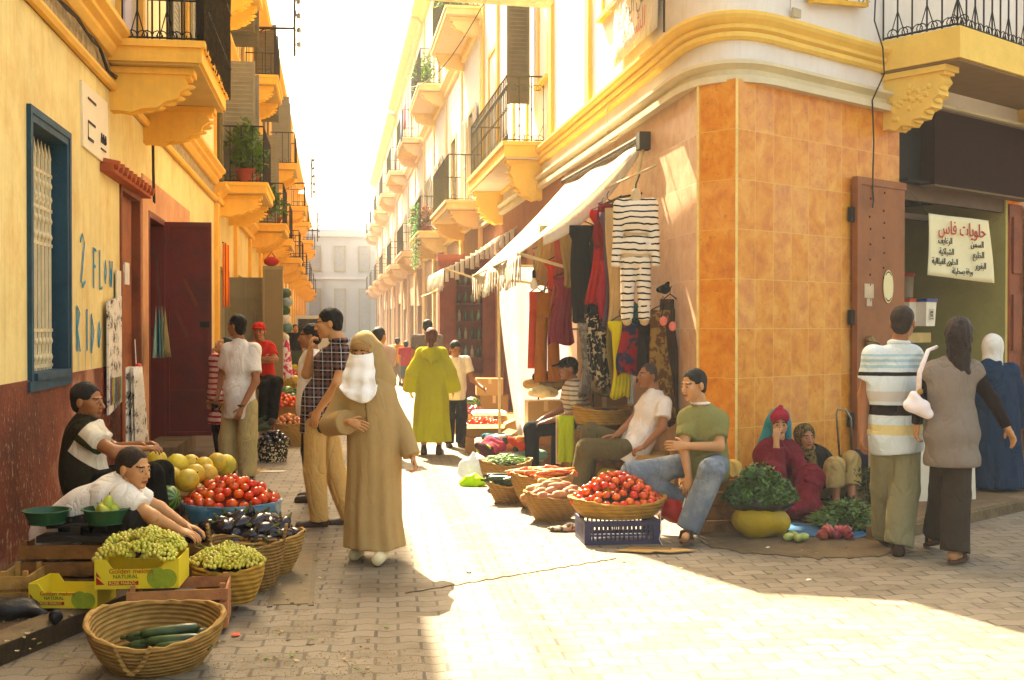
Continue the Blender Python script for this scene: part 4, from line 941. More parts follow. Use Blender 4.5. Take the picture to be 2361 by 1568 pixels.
def shirt(t,q,m,h=1.72,sleeve=.6,length=.16,fat=1.0,loose=.022,long_=0,res=.011,name='shirt',noise=.004,seed=1,flare=.0,neckz=.02,full=None,nfreq=9):
    k=h/1.72;f=fat*k;ft=frame(q['neck']-q['waist'],q['shL']-q['shR']);fp=frame(q['waist']-q['pelvis'],q['hiL']-q['hiR'])
    L=loose
    dn=-(q['waist']-q['pelvis']);dn=dn/np.linalg.norm(dn)
    hem=q['pelvis']+dn*length*.6
    pr=[ell(q['chest']-ft[2]*.01,(.152*f+L,.105*f+L,.185*k+L*.5),ft,k=.06),cap(q['neck']-ft[2]*.01,(q['neck']+q['chest'])/2,.06*k+L*.5,.10*k,k=.06),ell(q['waist'],(.135*f+L*1.5,.095*f+L*1.5,.16*k),ft,k=.05),ell(q['pelvis'],(.155*f+L*1.2+flare,.11*f+L*1.2+flare,.15*k),fp,k=.05),
        cap(q['shL'],q['shR'],.056*k+L*.6,.056*k+L*.6,k=.05)]
    pr.append(ell(hem-dn*.04*k,(.150*f+L*1.25+flare,.112*f+L*1.25+flare,.17*k),fp,k=.05))
    for s in 'LR':
        a,b,c=q['sh'+s],q['el'+s],q['wr'+s]
        if full and s in full or long_: pr+=[cap(a,b,.055*f**.5+L,.046*k+L*.7,k=.03),cap(b,b+(c-b)*.96,.047*k+L*.7,.036*k+L*.7,1,k=.02)]
        elif sleeve: pr.append(cap(a,a+(b-a)*sleeve,.052*f**.5+L*.8,.048*k+L*.95,1,k=.04))
    cuts=[]
    hz_=hem;cuts.append(lambda X,Y,Z:(X-hz_[0])*dn[0]+(Y-hz_[1])*dn[1]+(Z-hz_[2])*dn[2])
    nk=q['neck'];fy=ft[1]
    if neckz is not None:
        c0=nk+ft[2]*.075*k-fy*.01;cuts.append(lambda X,Y,Z:-(np.sqrt((X-c0[0])**2+(Y-c0[1])**2+(Z-c0[2])**2)-.088*k))
    return blob(name,pr,m,t,res,.03,cuts,noise,nfreq,seed)
def trousers(t,q,m,h=1.72,loose=.02,wide=0,fat=1.0,res=.012,noise=.004,seed=2,length=1.0,name='trousers'):
    k=h/1.72;f=fat*k;fp=frame(q['waist']-q['pelvis'],q['hiL']-q['hiR'])
    pr=[ell(q['pelvis'],(.148*f+loose*.3,.104*f+loose*.3,.10*k),fp,k=.04)]
    for s in 'LR':
        a,b,c=q['hi'+s],q['kn'+s],q['an'+s];e=b+(c-b)*length
        pr+=[cap(a,b,.080*f+loose*.5,.058*k+loose+wide*.5,k=.02),cap(b,e+(e-b)*.06,.058*k+loose+wide*.5,.044*k+loose+wide,1,k=.02)]
    return blob(name,pr,m,t,res,.03,(),noise,10,seed)
def hair(t,hd,fr,hs,m=None,extra=(),res=.007,front=.0,noise=.002,cover=1.0,name='hair',faces=(.088,.085,.115),fz=-.045,low=0,trim=1):
    P_=lambda x,y,z:hd+(fr[0]*x+fr[1]*y+fr[2]*z)*hs;c=cover
    pr=[ell(P_(0,.024,.036),np.array((.081*c,.098*c,.090*c))*hs,fr),ell(P_(0,.055,-.02-low),np.array((.066*c,.055*c,.062*c+low))*hs,fr)]+list(e(P_,hs,fr) for e in extra)
    pr.append(ell(P_(0,-.088+front,fz),np.array(faces)*hs,fr,sub=1,k=.008))
    for s in (1,-1): pr.append(ell(P_(s*.085,.008,-.012),np.array((.02,.018,.035))*hs,fr,sub=1,k=.006))
    def cut(X,Y,Z):
        dx,dy,dz=X-hd[0],Y-hd[1],Z-hd[2];y=(fr[1][0]*dx+fr[1][1]*dy+fr[1][2]*dz)/hs;zz=(fr[2][0]*dx+fr[2][1]*dy+fr[2][2]*dz)/hs
        return (np.clip(.012-3.5*np.maximum(0,y-.012),-.095-low,.012)-zz)*.5*hs
    return blob(name,pr,m or M_hair,t,res,.012,(cut,) if trim and not extra else (),noise,60)
def JP(loc,Z,**k):
    """joints of a posed person read at distance Z (+ own depth offset)"""
    loc=Vector(loc);return {n:tuple(P(v[0],v[1],Z+(v[2] if len(v)>2 else 0))-loc) for n,v in k.items()}
def loc_at(x,Z,g=0.0): p=P(x,784,Z);return Vector((p.x,p.y,g))
C_white=cloth('e6ded2');C_khaki=cloth('c09a5e');C_kh2=cloth('b8a470');C_black=cloth('14120f');C_dark=cloth('231e1a')
# ---- man in checked shirt, hand raised to his mouth
def plaid():
    t=NT('checked_cloth');v=t.co();x,y,z=t.sep(v);c=srgb('1d1820')
    def band(s,p,a,b): 
        q=t.math('FRACT',t.math('DIVIDE',t.math('ADD',s,20*p),p));return t.math('MULTIPLY',t.math('GREATER_THAN',q,a),t.math('LESS_THAN',q,b))
    h=t.math('ADD',x,t.math('MULTIPLY',y,.2))
    c=t.mix(t.math('MULTIPLY',band(z,.07,.0,.34),.45),c,srgb('7a5a58'));c=t.mix(t.math('MULTIPLY',band(h,.07,.0,.34),.45),c,srgb('7a5a58'))
    c=t.mix(t.math('MULTIPLY',band(z,.07,.60,.68),.6),c,srgb('e0d8d0'));c=t.mix(t.math('MULTIPLY',band(h,.07,.60,.68),.6),c,srgb('e0d8d0'))
    t.bump(t.folds(v),.9,.06);return t.done(c,.9,.1)
l=loc_at(750,9.3)
J=JP(l,9.3,pelvis=(735,950),waist=(737,915),chest=(765,850),neck=(785,795,.01),head=(757,746,0),shL=(800,812,-.17),elL=(778,885,-.27),wrL=(733,948,-.22),shR=(752,812,.17),elR=(707,862,.05),wrR=(716,808,-.04),
 hiL=(728,960,-.09),knL=(727,1085,-.10),anL=(735,1195,-.08),hiR=(745,960,.09),knR=(770,1080,.10),anR=(805,1190,.05))
t,q,fr,hd,hs=person('man in dark checked shirt and khaki trousers raising his hand to his mouth','' or l,0,1.75,J,SKIN3,headyaw=-1.45,headpitch=.12,
  hands={'L':dict(d=(-.4,-.1,-1),n=(.3,.9,0),side=(-1,0,-.2),curl=.7),'R':dict(d=(.1,-.1,1),n=(1,.2,.2),side=(0,-.7,.3),curl=1.3)},footdir={'L':(-1,-.15,0),'R':(-.9,-.2,0)})
M_pl=plaid();shirt(t,q,M_pl,1.75,.62,.28,loose=.02);trousers(t,q,C_khaki,1.75,.022,.01,noise=.006);hair(t,hd,fr,hs)
blob('collar',[ell(q['neck']+np.array((-.01,0,.035)),(.085,.08,.028))],M_pl,t,.008,.01)
blob('pocket_bag',[ell(P(741,987,9.12)-l,(.035,.02,.04))],mat('1f2c18'),t,.008,.01)
# ---- veiled woman in beige hooded robe
l=loc_at(862,7.9)
J=JP(l,7.9,pelvis=(862,985),waist=(858,950),chest=(850,915),neck=(840,868,.02),head=(838,812,-.02),shL=(893,895),elL=(925,985,.02),wrL=(950,1052,-.05),shR=(790,895),elR=(762,980,-.02),wrR=(806,972,-.2),
 hiL=(885,1000),knL=(882,1130,-.02),anL=(880,1262,-.12),hiR=(835,1000),knR=(830,1130,.05),anR=(826,1252,.12))
t,q,fr,hd,hs=person('veiled woman in a long beige hooded robe walking towards the camera','' or l,0,1.57,J,SKIN3,headyaw=-.25,headpitch=.1,fat=1.1,feet='shoe',footm=M_lshoe,
  hands={'R':dict(d=(.9,-.3,-.25),n=(0,.9,-.3),side=(.2,-.2,.9),curl=.5),'L':dict(curl=1.0)},footdir={'L':(-.1,-1,0),'R':(-.1,-1,0)})
M_robe=cloth('a88a5c',var=.06,fold=.4,bump=.35)
z_=lambda y,Z=7.9:(P(862,y,Z)-l).z
lv=[(.095,.005,-.02,.20,.20),(.30,-.005,-.01,.185,.18),(.55,0,0,.18,.165),(.80,0,0,.185,.16),(1.0,-.01,0,.175,.15),(1.12,-.03,0,.175,.13),(1.2,-.045,0,.13,.10)]
rb=[stack(lv,7,.06,.6,k=.03),cap(q['shL'],q['shR'],.075,.075,k=.05),ell(q['chest'],(.17,.13,.2),k=.05),
    cap(q['shL'],q['elL'],.068,.066,k=.02),cap(q['elL'],q['wrL']*1.0,.066,.062,1,k=.02),cap(q['shR'],q['elR'],.068,.075,k=.02),cap(q['elR'],q['elR']+(q['wrR']-q['elR'])*.85,.075,.085,1,k=.02)]
robe=blob('robe',rb,M_robe,t,.010,.03,(),.002,6,3)
P_=lambda x,y,z:hd+(fr[0]*x+fr[1]*y+fr[2]*z)*hs
v=[ell(P_(0,.025,.035),(.092,.112,.112),fr,k=.03),cap(P_(0,.05,-.05),P_(.02,.07,-.22),.105,.15,k=.05),cap(P_(-.07,.0,-.08),P_(-.13,-.0,-.26),.055,.05,k=.04),cap(P_(.07,.0,-.08),P_(.12,.0,-.26),.055,.055,k=.04),
   cap(P_(.08,.05,.02),P_(.13,.06,-.2),.045,.08,k=.05),ell(P_(0,-.10,-.05),(.070,.09,.115),fr,sub=1,k=.012)]
blob('hood',v,M_robe,t,.008,.02,(),.003,16,2)
blob('headband',[ell(P_(0,-.0,.045),(.083,.102,.062),fr),ell(P_(0,-.09,-.04),(.08,.07,.065),fr,sub=1,k=.005)],cloth('a07a4e'),t,.007,.01)
def veil(u,v):
    a=(u-.5)*2;th=a*1.25*(1-.25*v);R1=.088+.02*v
    x=R1*math.sin(th)*(1+.55*v)+.012*v;y=-.005-(R1+.022)*math.cos(th)-.075*v**1.3+.006*math.sin(a*9+v*2)*min(1,v*2)-.010*math.sin(v*17-3.2*a*a)*min(1,v*2.5)
    zz=-.006-.235*v-(.085*(1-a*a)*v)-.02*a*v+.012*math.sin(v*9+a*3)*v+.012*(1-math.cos(th))*(1-v)
    return P_(x,y,zz)
m=MB();m.sheet(veil,40,26);m.build('face_veil',cloth('f2eeea',var=.03,bump=.3),t,True,solid=.004,fix=False)
m=MB();m.sheet(lambda u,v:P_(.075+.06*u,-.06-.05*math.sin(u*3)-.02*v,-.20-.045*v-.02*u),8,6);m.build('veil_knot',cloth('f2eeea',var=.03),t,True,solid=.006,fix=False)
m=MB();m.tube([P_(.0,-.175,-.24),(q['chest']+np.array((.0,-.165,-.02))),(q['chest']+np.array((.01,-.168,-.16)))],.004,4)
for i in range(4): m.ball(q['chest']+np.array((.0,-.17,.05-.06*i)),.006,5)
m.build('placket',cloth('7c5a34'),robe)
# ---- young man in white T-shirt standing with his back turned
l=loc_at(552,12.3)
J=JP(l,12.3,pelvis=(553,925),waist=(553,895),chest=(556,840),neck=(552,785,0),head=(545,752,0),shL=(520,800,.0),elL=(512,860,.1),wrL=(505,900,.0),shR=(592,802,-.0),elR=(590,880,-.12),wrR=(556,942,-.25),
 hiL=(535,935,.06),knL=(528,1010,.05),anL=(530,1080,.05),hiR=(572,935,-.04),knR=(570,1010,-.06),anR=(570,1090,-.05))
t,q,fr,hd,hs=person('young man in loose white T-shirt and pale khaki trousers seen from behind','' or l,0,1.72,J,SKIN2,headyaw=-2.0,
 hands={'R':dict(d=(-.3,-.2,-1),n=(-.6,.5,0),side=(-.7,-.5,0),curl=.6)},footdir={'L':(-.6,.6,0),'R':(-.6,.6,0)})
shirt(t,q,C_white,1.72,.72,.30,loose=.024,noise=.006);trousers(t,q,C_kh2,1.72,.04,.015,noise=.007);hair(t,hd,fr,hs,low=.01)
m=MB();w=q['wrR'];m.tube([w+np.array((.033*math.cos(a),.033*math.sin(a),.03)) for a in np.linspace(0,6.28,9)[:-1]],.008,5,closed=True);m.ball(w+np.array((0,-.036,.03)),(.016,.006,.016),8);m.build('wristwatch',M_iron,t)
# ---- child in red striped top
l=loc_at(510,13.2)
t,q,fr,hd,hs=person('child in red and white striped top looking up beside the open door','' or l,-.9,1.47,dict(head=(0,.03,1.36)),SKIN3,headpitch=-.55,hands={},feet='sandal')
C_rs=stripes([(0,.38,'a83038')],.062,'e0b8b0');shirt(t,q,C_rs,1.47,.9,.55,loose=.03,flare=.02);trousers(t,q,C_dark,1.47,.01);hair(t,hd,fr,hs,extra=(lambda P_,s,f:cap(P_(0,.09,0),P_(0,.12,-.12),.035,.02),))
# ---- man in red cap
l=loc_at(600,14.5)
J=JP(l,14.5,pelvis=(602,872),waist=(602,855),chest=(602,820),neck=(600,790),head=(597,765),shL=(624,797),elL=(634,828,-.1),wrL=(600,835,-.25),shR=(578,797),elR=(574,830,-.1),wrR=(608,828,-.28),
 hiL=(614,878),knL=(638,882,-.42),anL=(628,960,-.45),hiR=(594,878),knR=(612,890,-.42),anR=(608,965,-.4))
t,q,fr,hd,hs=person('man in red baseball cap and red shirt perched with folded arms','' or l,0,1.68,J,SKIN2,headyaw=.1,hands={'L':dict(d=(-1,0,0),n=(0,1,0),side=(0,0,1)),'R':dict(d=(1,0,0),n=(0,1,0),side=(0,0,1))})
C_red=cloth('b8261c');shirt(t,q,C_red,1.68,.75,.2,loose=.025);trousers(t,q,C_black,1.68,.02);hair(t,hd,fr,hs,cover=.97)
P_=lambda x,y,z:hd+(fr[0]*x+fr[1]*y+fr[2]*z)*hs
blob('cap',[ell(P_(0,.012,.045),(.084,.10,.082),fr),ell(P_(0,-.11,.045),(.06,.07,.012),fr,k=.01)],C_red,t,.008,.01,(lambda X,Y,Z:(hd[2]+.03)-Z,))
st=thing('stool','tall wooden stool under the man in the red cap','stool',loc_at(602,14.55),0);m=MB();m.lathe([(.17,.84),(.18,.86),(.18,.89),(.001,.89)],12);m.build('seat',M_brownwood,st)
for a in range(4):
    m=MB();m.tube([(.2*math.cos(a*1.57+.8),.2*math.sin(a*1.57+.8),0),(.12*math.cos(a*1.57+.8),.12*math.sin(a*1.57+.8),.84)],.018,6);m.build('leg',M_brownwood,st)
# ---- seated vendor against the left wall
l=loc_at(215,7.5,.1)
J=JP(l,7.5,pelvis=(198,1105),waist=(190,1075),chest=(195,1020),neck=(205,970,.02),head=(203,925,-.0),shR=(190,990,-.17),elR=(262,1042,-.25),wrR=(322,1036,-.18),shL=(215,985,.17),elL=(262,1035,.2),wrL=(325,1025,.1),
 hiR=(205,1118,-.09),knR=(350,1095,-.12),anR=(375,1225,-.1),hiL=(210,1112,.09),knL=(372,1088,.12),anL=(390,1215,.15))
t,q,fr,hd,hs=person('seated vendor in dark shirt with white shoulders leaning on the red dado','' or l,0,1.72,J,SKIN2,headyaw=1.4,headpitch=.05,stub=1,nose=1.05,
  hands={'R':dict(d=(1,-.1,.15),n=(0,.2,-1),side=(0,.9,.2),curl=.6),'L':dict(d=(1,-.1,.15),n=(0,-.2,-1),side=(0,-.9,.2),curl=.9)},footdir={'L':(1,-.1,0),'R':(1,-.1,0)})
def yoke():
    t=NT('two_tone_cloth');v=t.co();x,y,z=t.sep(v);a=t.math('ADD',z,t.math('MULTIPLY',x,.75))
    c=t.mix(t.math('GREATER_THAN',a,.62),srgb('2a2414'),srgb('d8cbb4'));c=t.mix(t.math('MULTIPLY',t.math('GREATER_THAN',a,.73),t.math('LESS_THAN',a,.79)),c,srgb('3a4020'));c=t.mix(t.math('GREATER_THAN',t.math('SUBTRACT',z,t.math('MULTIPLY',x,1.3)),.83),c,srgb('2a2414'))
    t.bump(t.folds(v),.9,.06);return t.done(c,.9,.1)
shirt(t,q,yoke(),1.72,.62,.2,loose=.025,fat=1.05);trousers(t,q,C_black,1.72,.02);hair(t,hd,fr,hs)
# ---- vendor leaning forward in white T-shirt
l=loc_at(240,6.75,.1)
J=JP(l,6.75,pelvis=(165,1205,.05),waist=(200,1178,.02),chest=(258,1148),neck=(288,1118),head=(310,1080,-.02),shR=(282,1140,-.17),elR=(352,1192,-.2),wrR=(412,1222,-.12),shL=(300,1128,.17),elL=(368,1172,.22),wrL=(428,1212,.15),
 hiR=(170,1215,-.08),knR=(300,1200,-.2),anR=(300,1300,-.15),hiL=(172,1210,.12),knL=(305,1192,.2),anL=(315,1290,.2))
t,q,fr,hd,hs=person('young vendor in white T-shirt bending forward over the grapes','' or l,0,1.7,J,SKIN3,headyaw=1.15,headpitch=.10,hres=.0045,
  hands={'R':dict(d=(1,0,-.35),n=(0,.2,-1),side=(0,.9,0),curl=.5),'L':dict(d=(1,0,-.3),n=(0,-.2,-1),side=(0,-.9,0),curl=.6)},footdir={'L':(1,-.2,0),'R':(1,-.2,0)})
shirt(t,q,C_white,1.7,.62,.30,loose=.03,noise=.006);trousers(t,q,C_dark,1.7,.02);hair(t,hd,fr,hs,m=mat('2a1c12',.7,.4,30,.8,90),cover=.985)
# ---- woman in lime green robe walking away
l=loc_at(995,14.5)
t,q,fr,hd,hs=person('woman in lime green robe with a brown ponytail walking away down the street','' or l,PI,1.56,dict(shL=(.16,0,1.28),shR=(-.16,0,1.28),elL=(.25,.05,1.02),wrL=(.26,-.06,.80),elR=(-.25,.05,1.02),wrR=(-.26,-.06,.80)),SKIN3,fat=1.05)
M_lime=cloth('c4c42c',trl=.3,var=.06,fold=.5)
lv=[(.16,0,.02,.25,.2),(.4,0,.01,.225,.18),(.7,0,0,.205,.16),(.95,0,0,.18,.14),(1.12,0,0,.165,.12),(1.26,0,0,.12,.09)]
blob('robe',[stack(lv,8,.05,1.0,k=.03),cap(q['shL'],q['shR'],.075,.075,k=.05)]+[c for s in 'LR' for c in (cap(q['sh'+s],q['el'+s],.062,.066,k=.02),cap(q['el'+s],q['wr'+s],.066,.105,1,k=.015))],M_lime,t,.012,.03,(),.005,10,3)
P_=lambda x,y,z:hd+(fr[0]*x+fr[1]*y+fr[2]*z)*hs
blob('hood',[ell(P_(0,.10,-.22),(.13,.07,.10)),cap(P_(0,.12,-.24),P_(0,.13,-.36),.07,.02)],M_lime,t,.01,.03,(),.004,16)
hair(t,hd,fr,hs,m=M_hairb,extra=(lambda P_,s,f:cap(P_(0,.10,-.02),P_(0,.13,-.2),.04,.022,k=.02),lambda P_,s,f:cap(P_(0,.05,-.02),P_(0,.10,-.02),.07,.04)))
# ---- boy in white T-shirt
l=loc_at(1050,15.4)
t,q,fr,hd,hs=person('boy in white T-shirt and dark trousers reaching to the fruit boxes','' or l,.35,1.38,dict(wrL=(.28,-.30,.78),elL=(.22,-.05,.88)),SKIN2,headpitch=.35,headyaw=.1)
shirt(t,q,cloth('ead8cc'),1.38,.6,.25,loose=.025);trousers(t,q,cloth('1c1a24'),1.38,.025,.01);hair(t,hd,fr,hs)
# ---- people half hidden farther off
l=loc_at(874,14.3)
t,q,fr,hd,hs=person('person with cropped dark hair half hidden behind the veiled woman','' or l,2.6,1.57,dict(wrR=(.20,-.3,1.05),elR=(-.1,-.1,1.0)),SKIN3)
shirt(t,q,cloth('d8b8a0'),1.57,.6,.3);trousers(t,q,C_dark,1.57,.02);hair(t,hd,fr,hs)
l=loc_at(717,10.6)
t,q,fr,hd,hs=person('person hidden behind the checked shirt with only a white cuffed arm showing','' or l,-1.5,1.60,dict(shL=(.15,.03,1.30),elL=(.16,.06,1.02),wrL=(.15,.02,.76)),SKIN2)
shirt(t,q,C_white,1.6,.75,.2);trousers(t,q,C_dark,1.6,.02);hair(t,hd,fr,hs)
l=loc_at(986,19)
t,q,fr,hd,hs=person('man whose head shows behind the lime green robe','' or l,PI,1.70,{},SKIN2,res=.02);shirt(t,q,cloth('6a6058'),1.7,.6,.3,res=.02);trousers(t,q,C_dark,1.7,.02,res=.02);hair(t,hd,fr,hs)
for x,Z,h,sc,pc,lab,yw in ((917,32,1.27,'d8a040','8a8478','child in yellow top walking far down the sunny street',2.9),(936,31,1.20,'b82a34','5a6a70','child in red top walking far down the sunny street',3.3),(681,33,1.66,'16161c','24242a','man in black shirt standing beside the green handcart',.5)):
    l=loc_at(x,Z);t,q,fr,hd,hs=person(lab,l,yw,h,{},SKIN3,res=.02,hres=.01);shirt(t,q,cloth(sc),h,.7,.2,res=.02,loose=.03);trousers(t,q,cloth(pc),h,.03,length=.45 if h<1.3 else 1,res=.02);hair(t,hd,fr,hs,res=.012)
# ---- stall keeper with black cap
l=loc_at(1290,12.4)
J=JP(l,12.4,pelvis=(1335,968),waist=(1333,945),chest=(1325,912),neck=(1322,880,.02),head=(1309,850,0),shL=(1330,896,-.16),elL=(1338,950,-.2),wrL=(1262,972,-.2),shR=(1312,892,.15),elR=(1300,940,.15),wrR=(1248,968,.1),
 hiL=(1328,978,-.1),knL=(1225,990,-.15),anL=(1228,1068,-.12),hiR=(1330,975,.08),knR=(1290,985,.0),anR=(1283,1072,-.05))
t,q,fr,hd,hs=person('seated man with black cap and striped shirt in front of the clothes stall','' or l,0,1.7,J,SKIN2,headyaw=-1.3,headpitch=.15,hands={'L':dict(d=(-1,0,-.2),n=(0,0,-1),side=(0,.8,0),curl=.5)},footdir={'L':(-1,-.2,0),'R':(-1,-.3,0)},feet='sandal')
shirt(t,q,stripes([(0,.35,'8a7a66')],.05,'d8ccb8'),1.7,.65,.22,loose=.03,noise=.006);trousers(t,q,cloth('15151c'),1.7,.025);hair(t,hd,fr,hs)
P_=lambda x,y,z:hd+(fr[0]*x+fr[1]*y+fr[2]*z)*hs
blob('cap',[ell(P_(0,.01,.05),(.088,.105,.075),fr),ell(P_(0,-.12,.055),(.055,.06,.012),fr,k=.02)],C_black,t,.008,.01,(lambda X,Y,Z:(hd[2]+.02)-Z,))
# ---- man in white T-shirt leaning back
l=loc_at(1440,11.0)
J=JP(l,11.0,pelvis=(1462,1030),waist=(1478,1000),chest=(1500,950),neck=(1512,900),head=(1494,866),shL=(1534,925,-.17),elL=(1528,985,-.25),wrL=(1485,1030,-.25),shR=(1492,915,.17),elR=(1462,965,.1),wrR=(1420,1005,-.1),
 hiL=(1452,1035,-.1),knL=(1352,1035,-.15),anL=(1330,1125,-.1),hiR=(1455,1028,.1),knR=(1362,998,.15),anR=(1350,1090,.15))
t,q,fr,hd,hs=person('man in white T-shirt and olive trousers lounging back against the stall','' or l,0,1.74,J,SKIN2,headyaw=-1.25,headpitch=-.1,hands={'L':dict(d=(-1,0,-.4),n=(0,.3,-1),side=(-.2,.9,0),curl=.8),'R':dict(d=(-1,-.2,0),n=(0,0,-1),side=(0,-.8,0),curl=.4)},footdir={'L':(-1,-.4,0),'R':(-1,-.3,0)})
shirt(t,q,C_white,1.74,.65,.26,loose=.03,noise=.007);trousers(t,q,cloth('5f5436'),1.74,.035,.01,noise=.006);hair(t,hd,fr,hs,m=M_hairg,cover=.97)
# ---- young man in grey-green T-shirt and jeans
l=loc_at(1600,8.8)
J=JP(l,8.8,pelvis=(1625,1062,.1),waist=(1625,1030,.08),chest=(1622,985,.02),neck=(1615,935),head=(1598,888,-.04),shL=(1664,962,.03),elL=(1658,1030,-.1),wrL=(1578,1028,-.2),shR=(1578,958,.0),elR=(1576,1030,-.12),wrR=(1588,1100,-.2),
 hiL=(1650,1070,.08),knL=(1640,1088,-.36),anL=(1588,1212,-.34),hiR=(1605,1068,.12),knR=(1462,1092,-.05),anR=(1560,1150,.1))
t,q,fr,hd,hs=person('young man in grey green T-shirt and faded jeans seated at the tiled corner','' or l,0,1.72,J,SKIN3,headyaw=-1.0,headpitch=.12,hres=.0045,
  hands={'L':dict(d=(-1,0,0),n=(0,1,-.2),side=(0,0,1),curl=.4),'R':dict(d=(-.1,-.1,-1),n=(.3,.9,0),side=(-.8,0,0),curl=.5)},footdir={'L':(-.35,-1,-.05),'R':(-1,0,-.6)},feet='sandal')
sm=cloth('84804c');shirt(t,q,sm,1.72,.68,.24,loose=.025);trousers(t,q,cloth('6a7480',dirt='9aa0a4'),1.72,.03,.012,noise=.006)
blob('undershirt',[ell(q['neck']+np.array((0,-.01,.018)),(.076,.072,.016))],C_white,t,.007,.01);hair(t,hd,fr,hs)
m=MB();m.tube([tuple(q['hdR']+np.array((-.02,-.02,-.05))),tuple(q['hdR']+np.array((-.04,-.03,-.12)))],.005,5);m.build('cigarette',C_white,t)
# ---- woman in maroon robe sitting on the ground
l=loc_at(1810,10.0)
J=JP(l,10.0,pelvis=(1790,1150,.1),waist=(1788,1100,.08),chest=(1790,1055,.02),neck=(1795,1018,.0),head=(1797,976,-.05),shL=(1838,1045),elL=(1855,1095,-.2),wrL=(1858,1088,-.32),shR=(1752,1045),elR=(1790,1085,-.28),wrR=(1790,1015,-.24),
 hiL=(1820,1150,0),knL=(1868,1105,-.35),anL=(1850,1178,-.5),hiR=(1770,1150,0),knR=(1780,1105,-.35),anR=(1790,1178,-.5))
t,q,fr,hd,hs=person('woman in maroon robe and turquoise headscarf sitting with her hand on her face','' or l,0,1.6,J,SKIN3,headyaw=-.1,headpitch=.1,hres=.0045,hands={'R':dict(d=(.1,.15,1),n=(.2,.9,0),side=(.9,0,0),curl=1.2),'L':dict(d=(.2,-.4,-1),n=(-.5,.5,0),side=(-.6,-.4,0),curl=.4)})
M_mar=cloth('6e1424',var=.22,sc=14,fold=1.2)
blob('robe',[ell(q['pelvis'],(.25,.2,.15),k=.06),ell(q['chest'],(.20,.15,.2),k=.06),ell(q['waist'],(.21,.17,.2)),cap(q['shL'],q['shR'],.08,.08)]+[c for s in 'LR' for c in (cap(q['sh'+s],q['el'+s],.075,.075,k=.04),cap(q['el'+s],q['el'+s]+(q['wr'+s]-q['el'+s])*.75,.07,.065,1,k=.02),cap(q['hi'+s],q['kn'+s],.13,.105,k=.06),cap(q['kn'+s],q['an'+s],.11,.09,k=.06))]+[ell((q['anL']+q['anR'])/2+np.array((.02,.1,.02)),(.28,.22,.09),k=.06)],M_mar,t,.012,.04,(lambda X,Y,Z:.0-Z,),.012,15,4)
P_=lambda x,y,z:hd+(fr[0]*x+fr[1]*y+fr[2]*z)*hs
blob('headscarf',[ell(P_(0,.025,.03),(.095,.11,.105),fr),cap(P_(-.05,.06,-.03),P_(-.13,.1,-.26),.075,.06,k=.05),cap(P_(.05,.05,-.03),P_(.075,.06,-.12),.06,.04,k=.04),ell(P_(0,-.09,-.03),(.062,.09,.098),fr,sub=1,k=.01)],cloth('2a8a94'),t,.007,.02,(),.003,20)
blob('kerchief',[ell(P_(0,.0,.05),(.084,.10,.080),fr),cap(P_(-.01,-.02,.12),P_(.01,-.0,.145),.035,.02),ell(P_(0,-.095,-.05),(.075,.06,.10),fr,sub=1,k=.006)],cloth('a01430'),t,.007,.01,(),.003,40)
# ---- older woman in leopard headscarf
l=loc_at(1900,10.55)
J=JP(l,10.55,pelvis=(1905,1130,.15),waist=(1895,1090,.12),chest=(1880,1065,.08),neck=(1868,1040,.05),head=(1857,1008,0),shL=(1905,1062,.05),elL=(1915,1100,-.1),wrL=(1880,1120,-.3),shR=(1840,1060,.1),elR=(1850,1105,.0),wrR=(1870,1115,-.2),
 hiL=(1925,1135,.1),knL=(1962,1062,-.15),anL=(1965,1150,-.25),hiR=(1900,1135,.1),knR=(1925,1075,-.25),anR=(1928,1150,-.3))
t,q,fr,hd,hs=person('older woman in leopard print headscarf and khaki trousers sitting with knees up','' or l,0,1.55,J,skinmat('b87850'),headyaw=.25,headpitch=.0,hres=.0045)
def leo():
    t=NT('leopard_cloth');v=t.co();n=t.vor(v,42,'F1');c=t.mix(t.ramp(n,[(.28,0.),(.34,1.),(.55,1.),(.6,.2)]),srgb('8a7040'),srgb('2a2412'));t.bump(t.noise(v,12),.4,.03);return t.done(c,.9,.1)
M_leo=leo();shirt(t,q,C_dark,1.55,0,.2,long_=1,loose=.03);trousers(t,q,cloth('b89a60'),1.55,.03,.01,noise=.009,length=.62)
P_=lambda x,y,z:hd+(fr[0]*x+fr[1]*y+fr[2]*z)*hs
blob('headscarf',[ell(P_(0,.022,.025),(.093,.108,.105),fr),cap(P_(.0,.0,-.09),P_(.03,-.03,-.2),.075,.06,k=.05),cap(P_(.03,-.05,-.16),P_(.07,-.1,-.36),.04,.03),ell(P_(0,-.09,-.025),(.060,.085,.092),fr,sub=1,k=.01)],M_leo,t,.007,.02,(),.003,20)
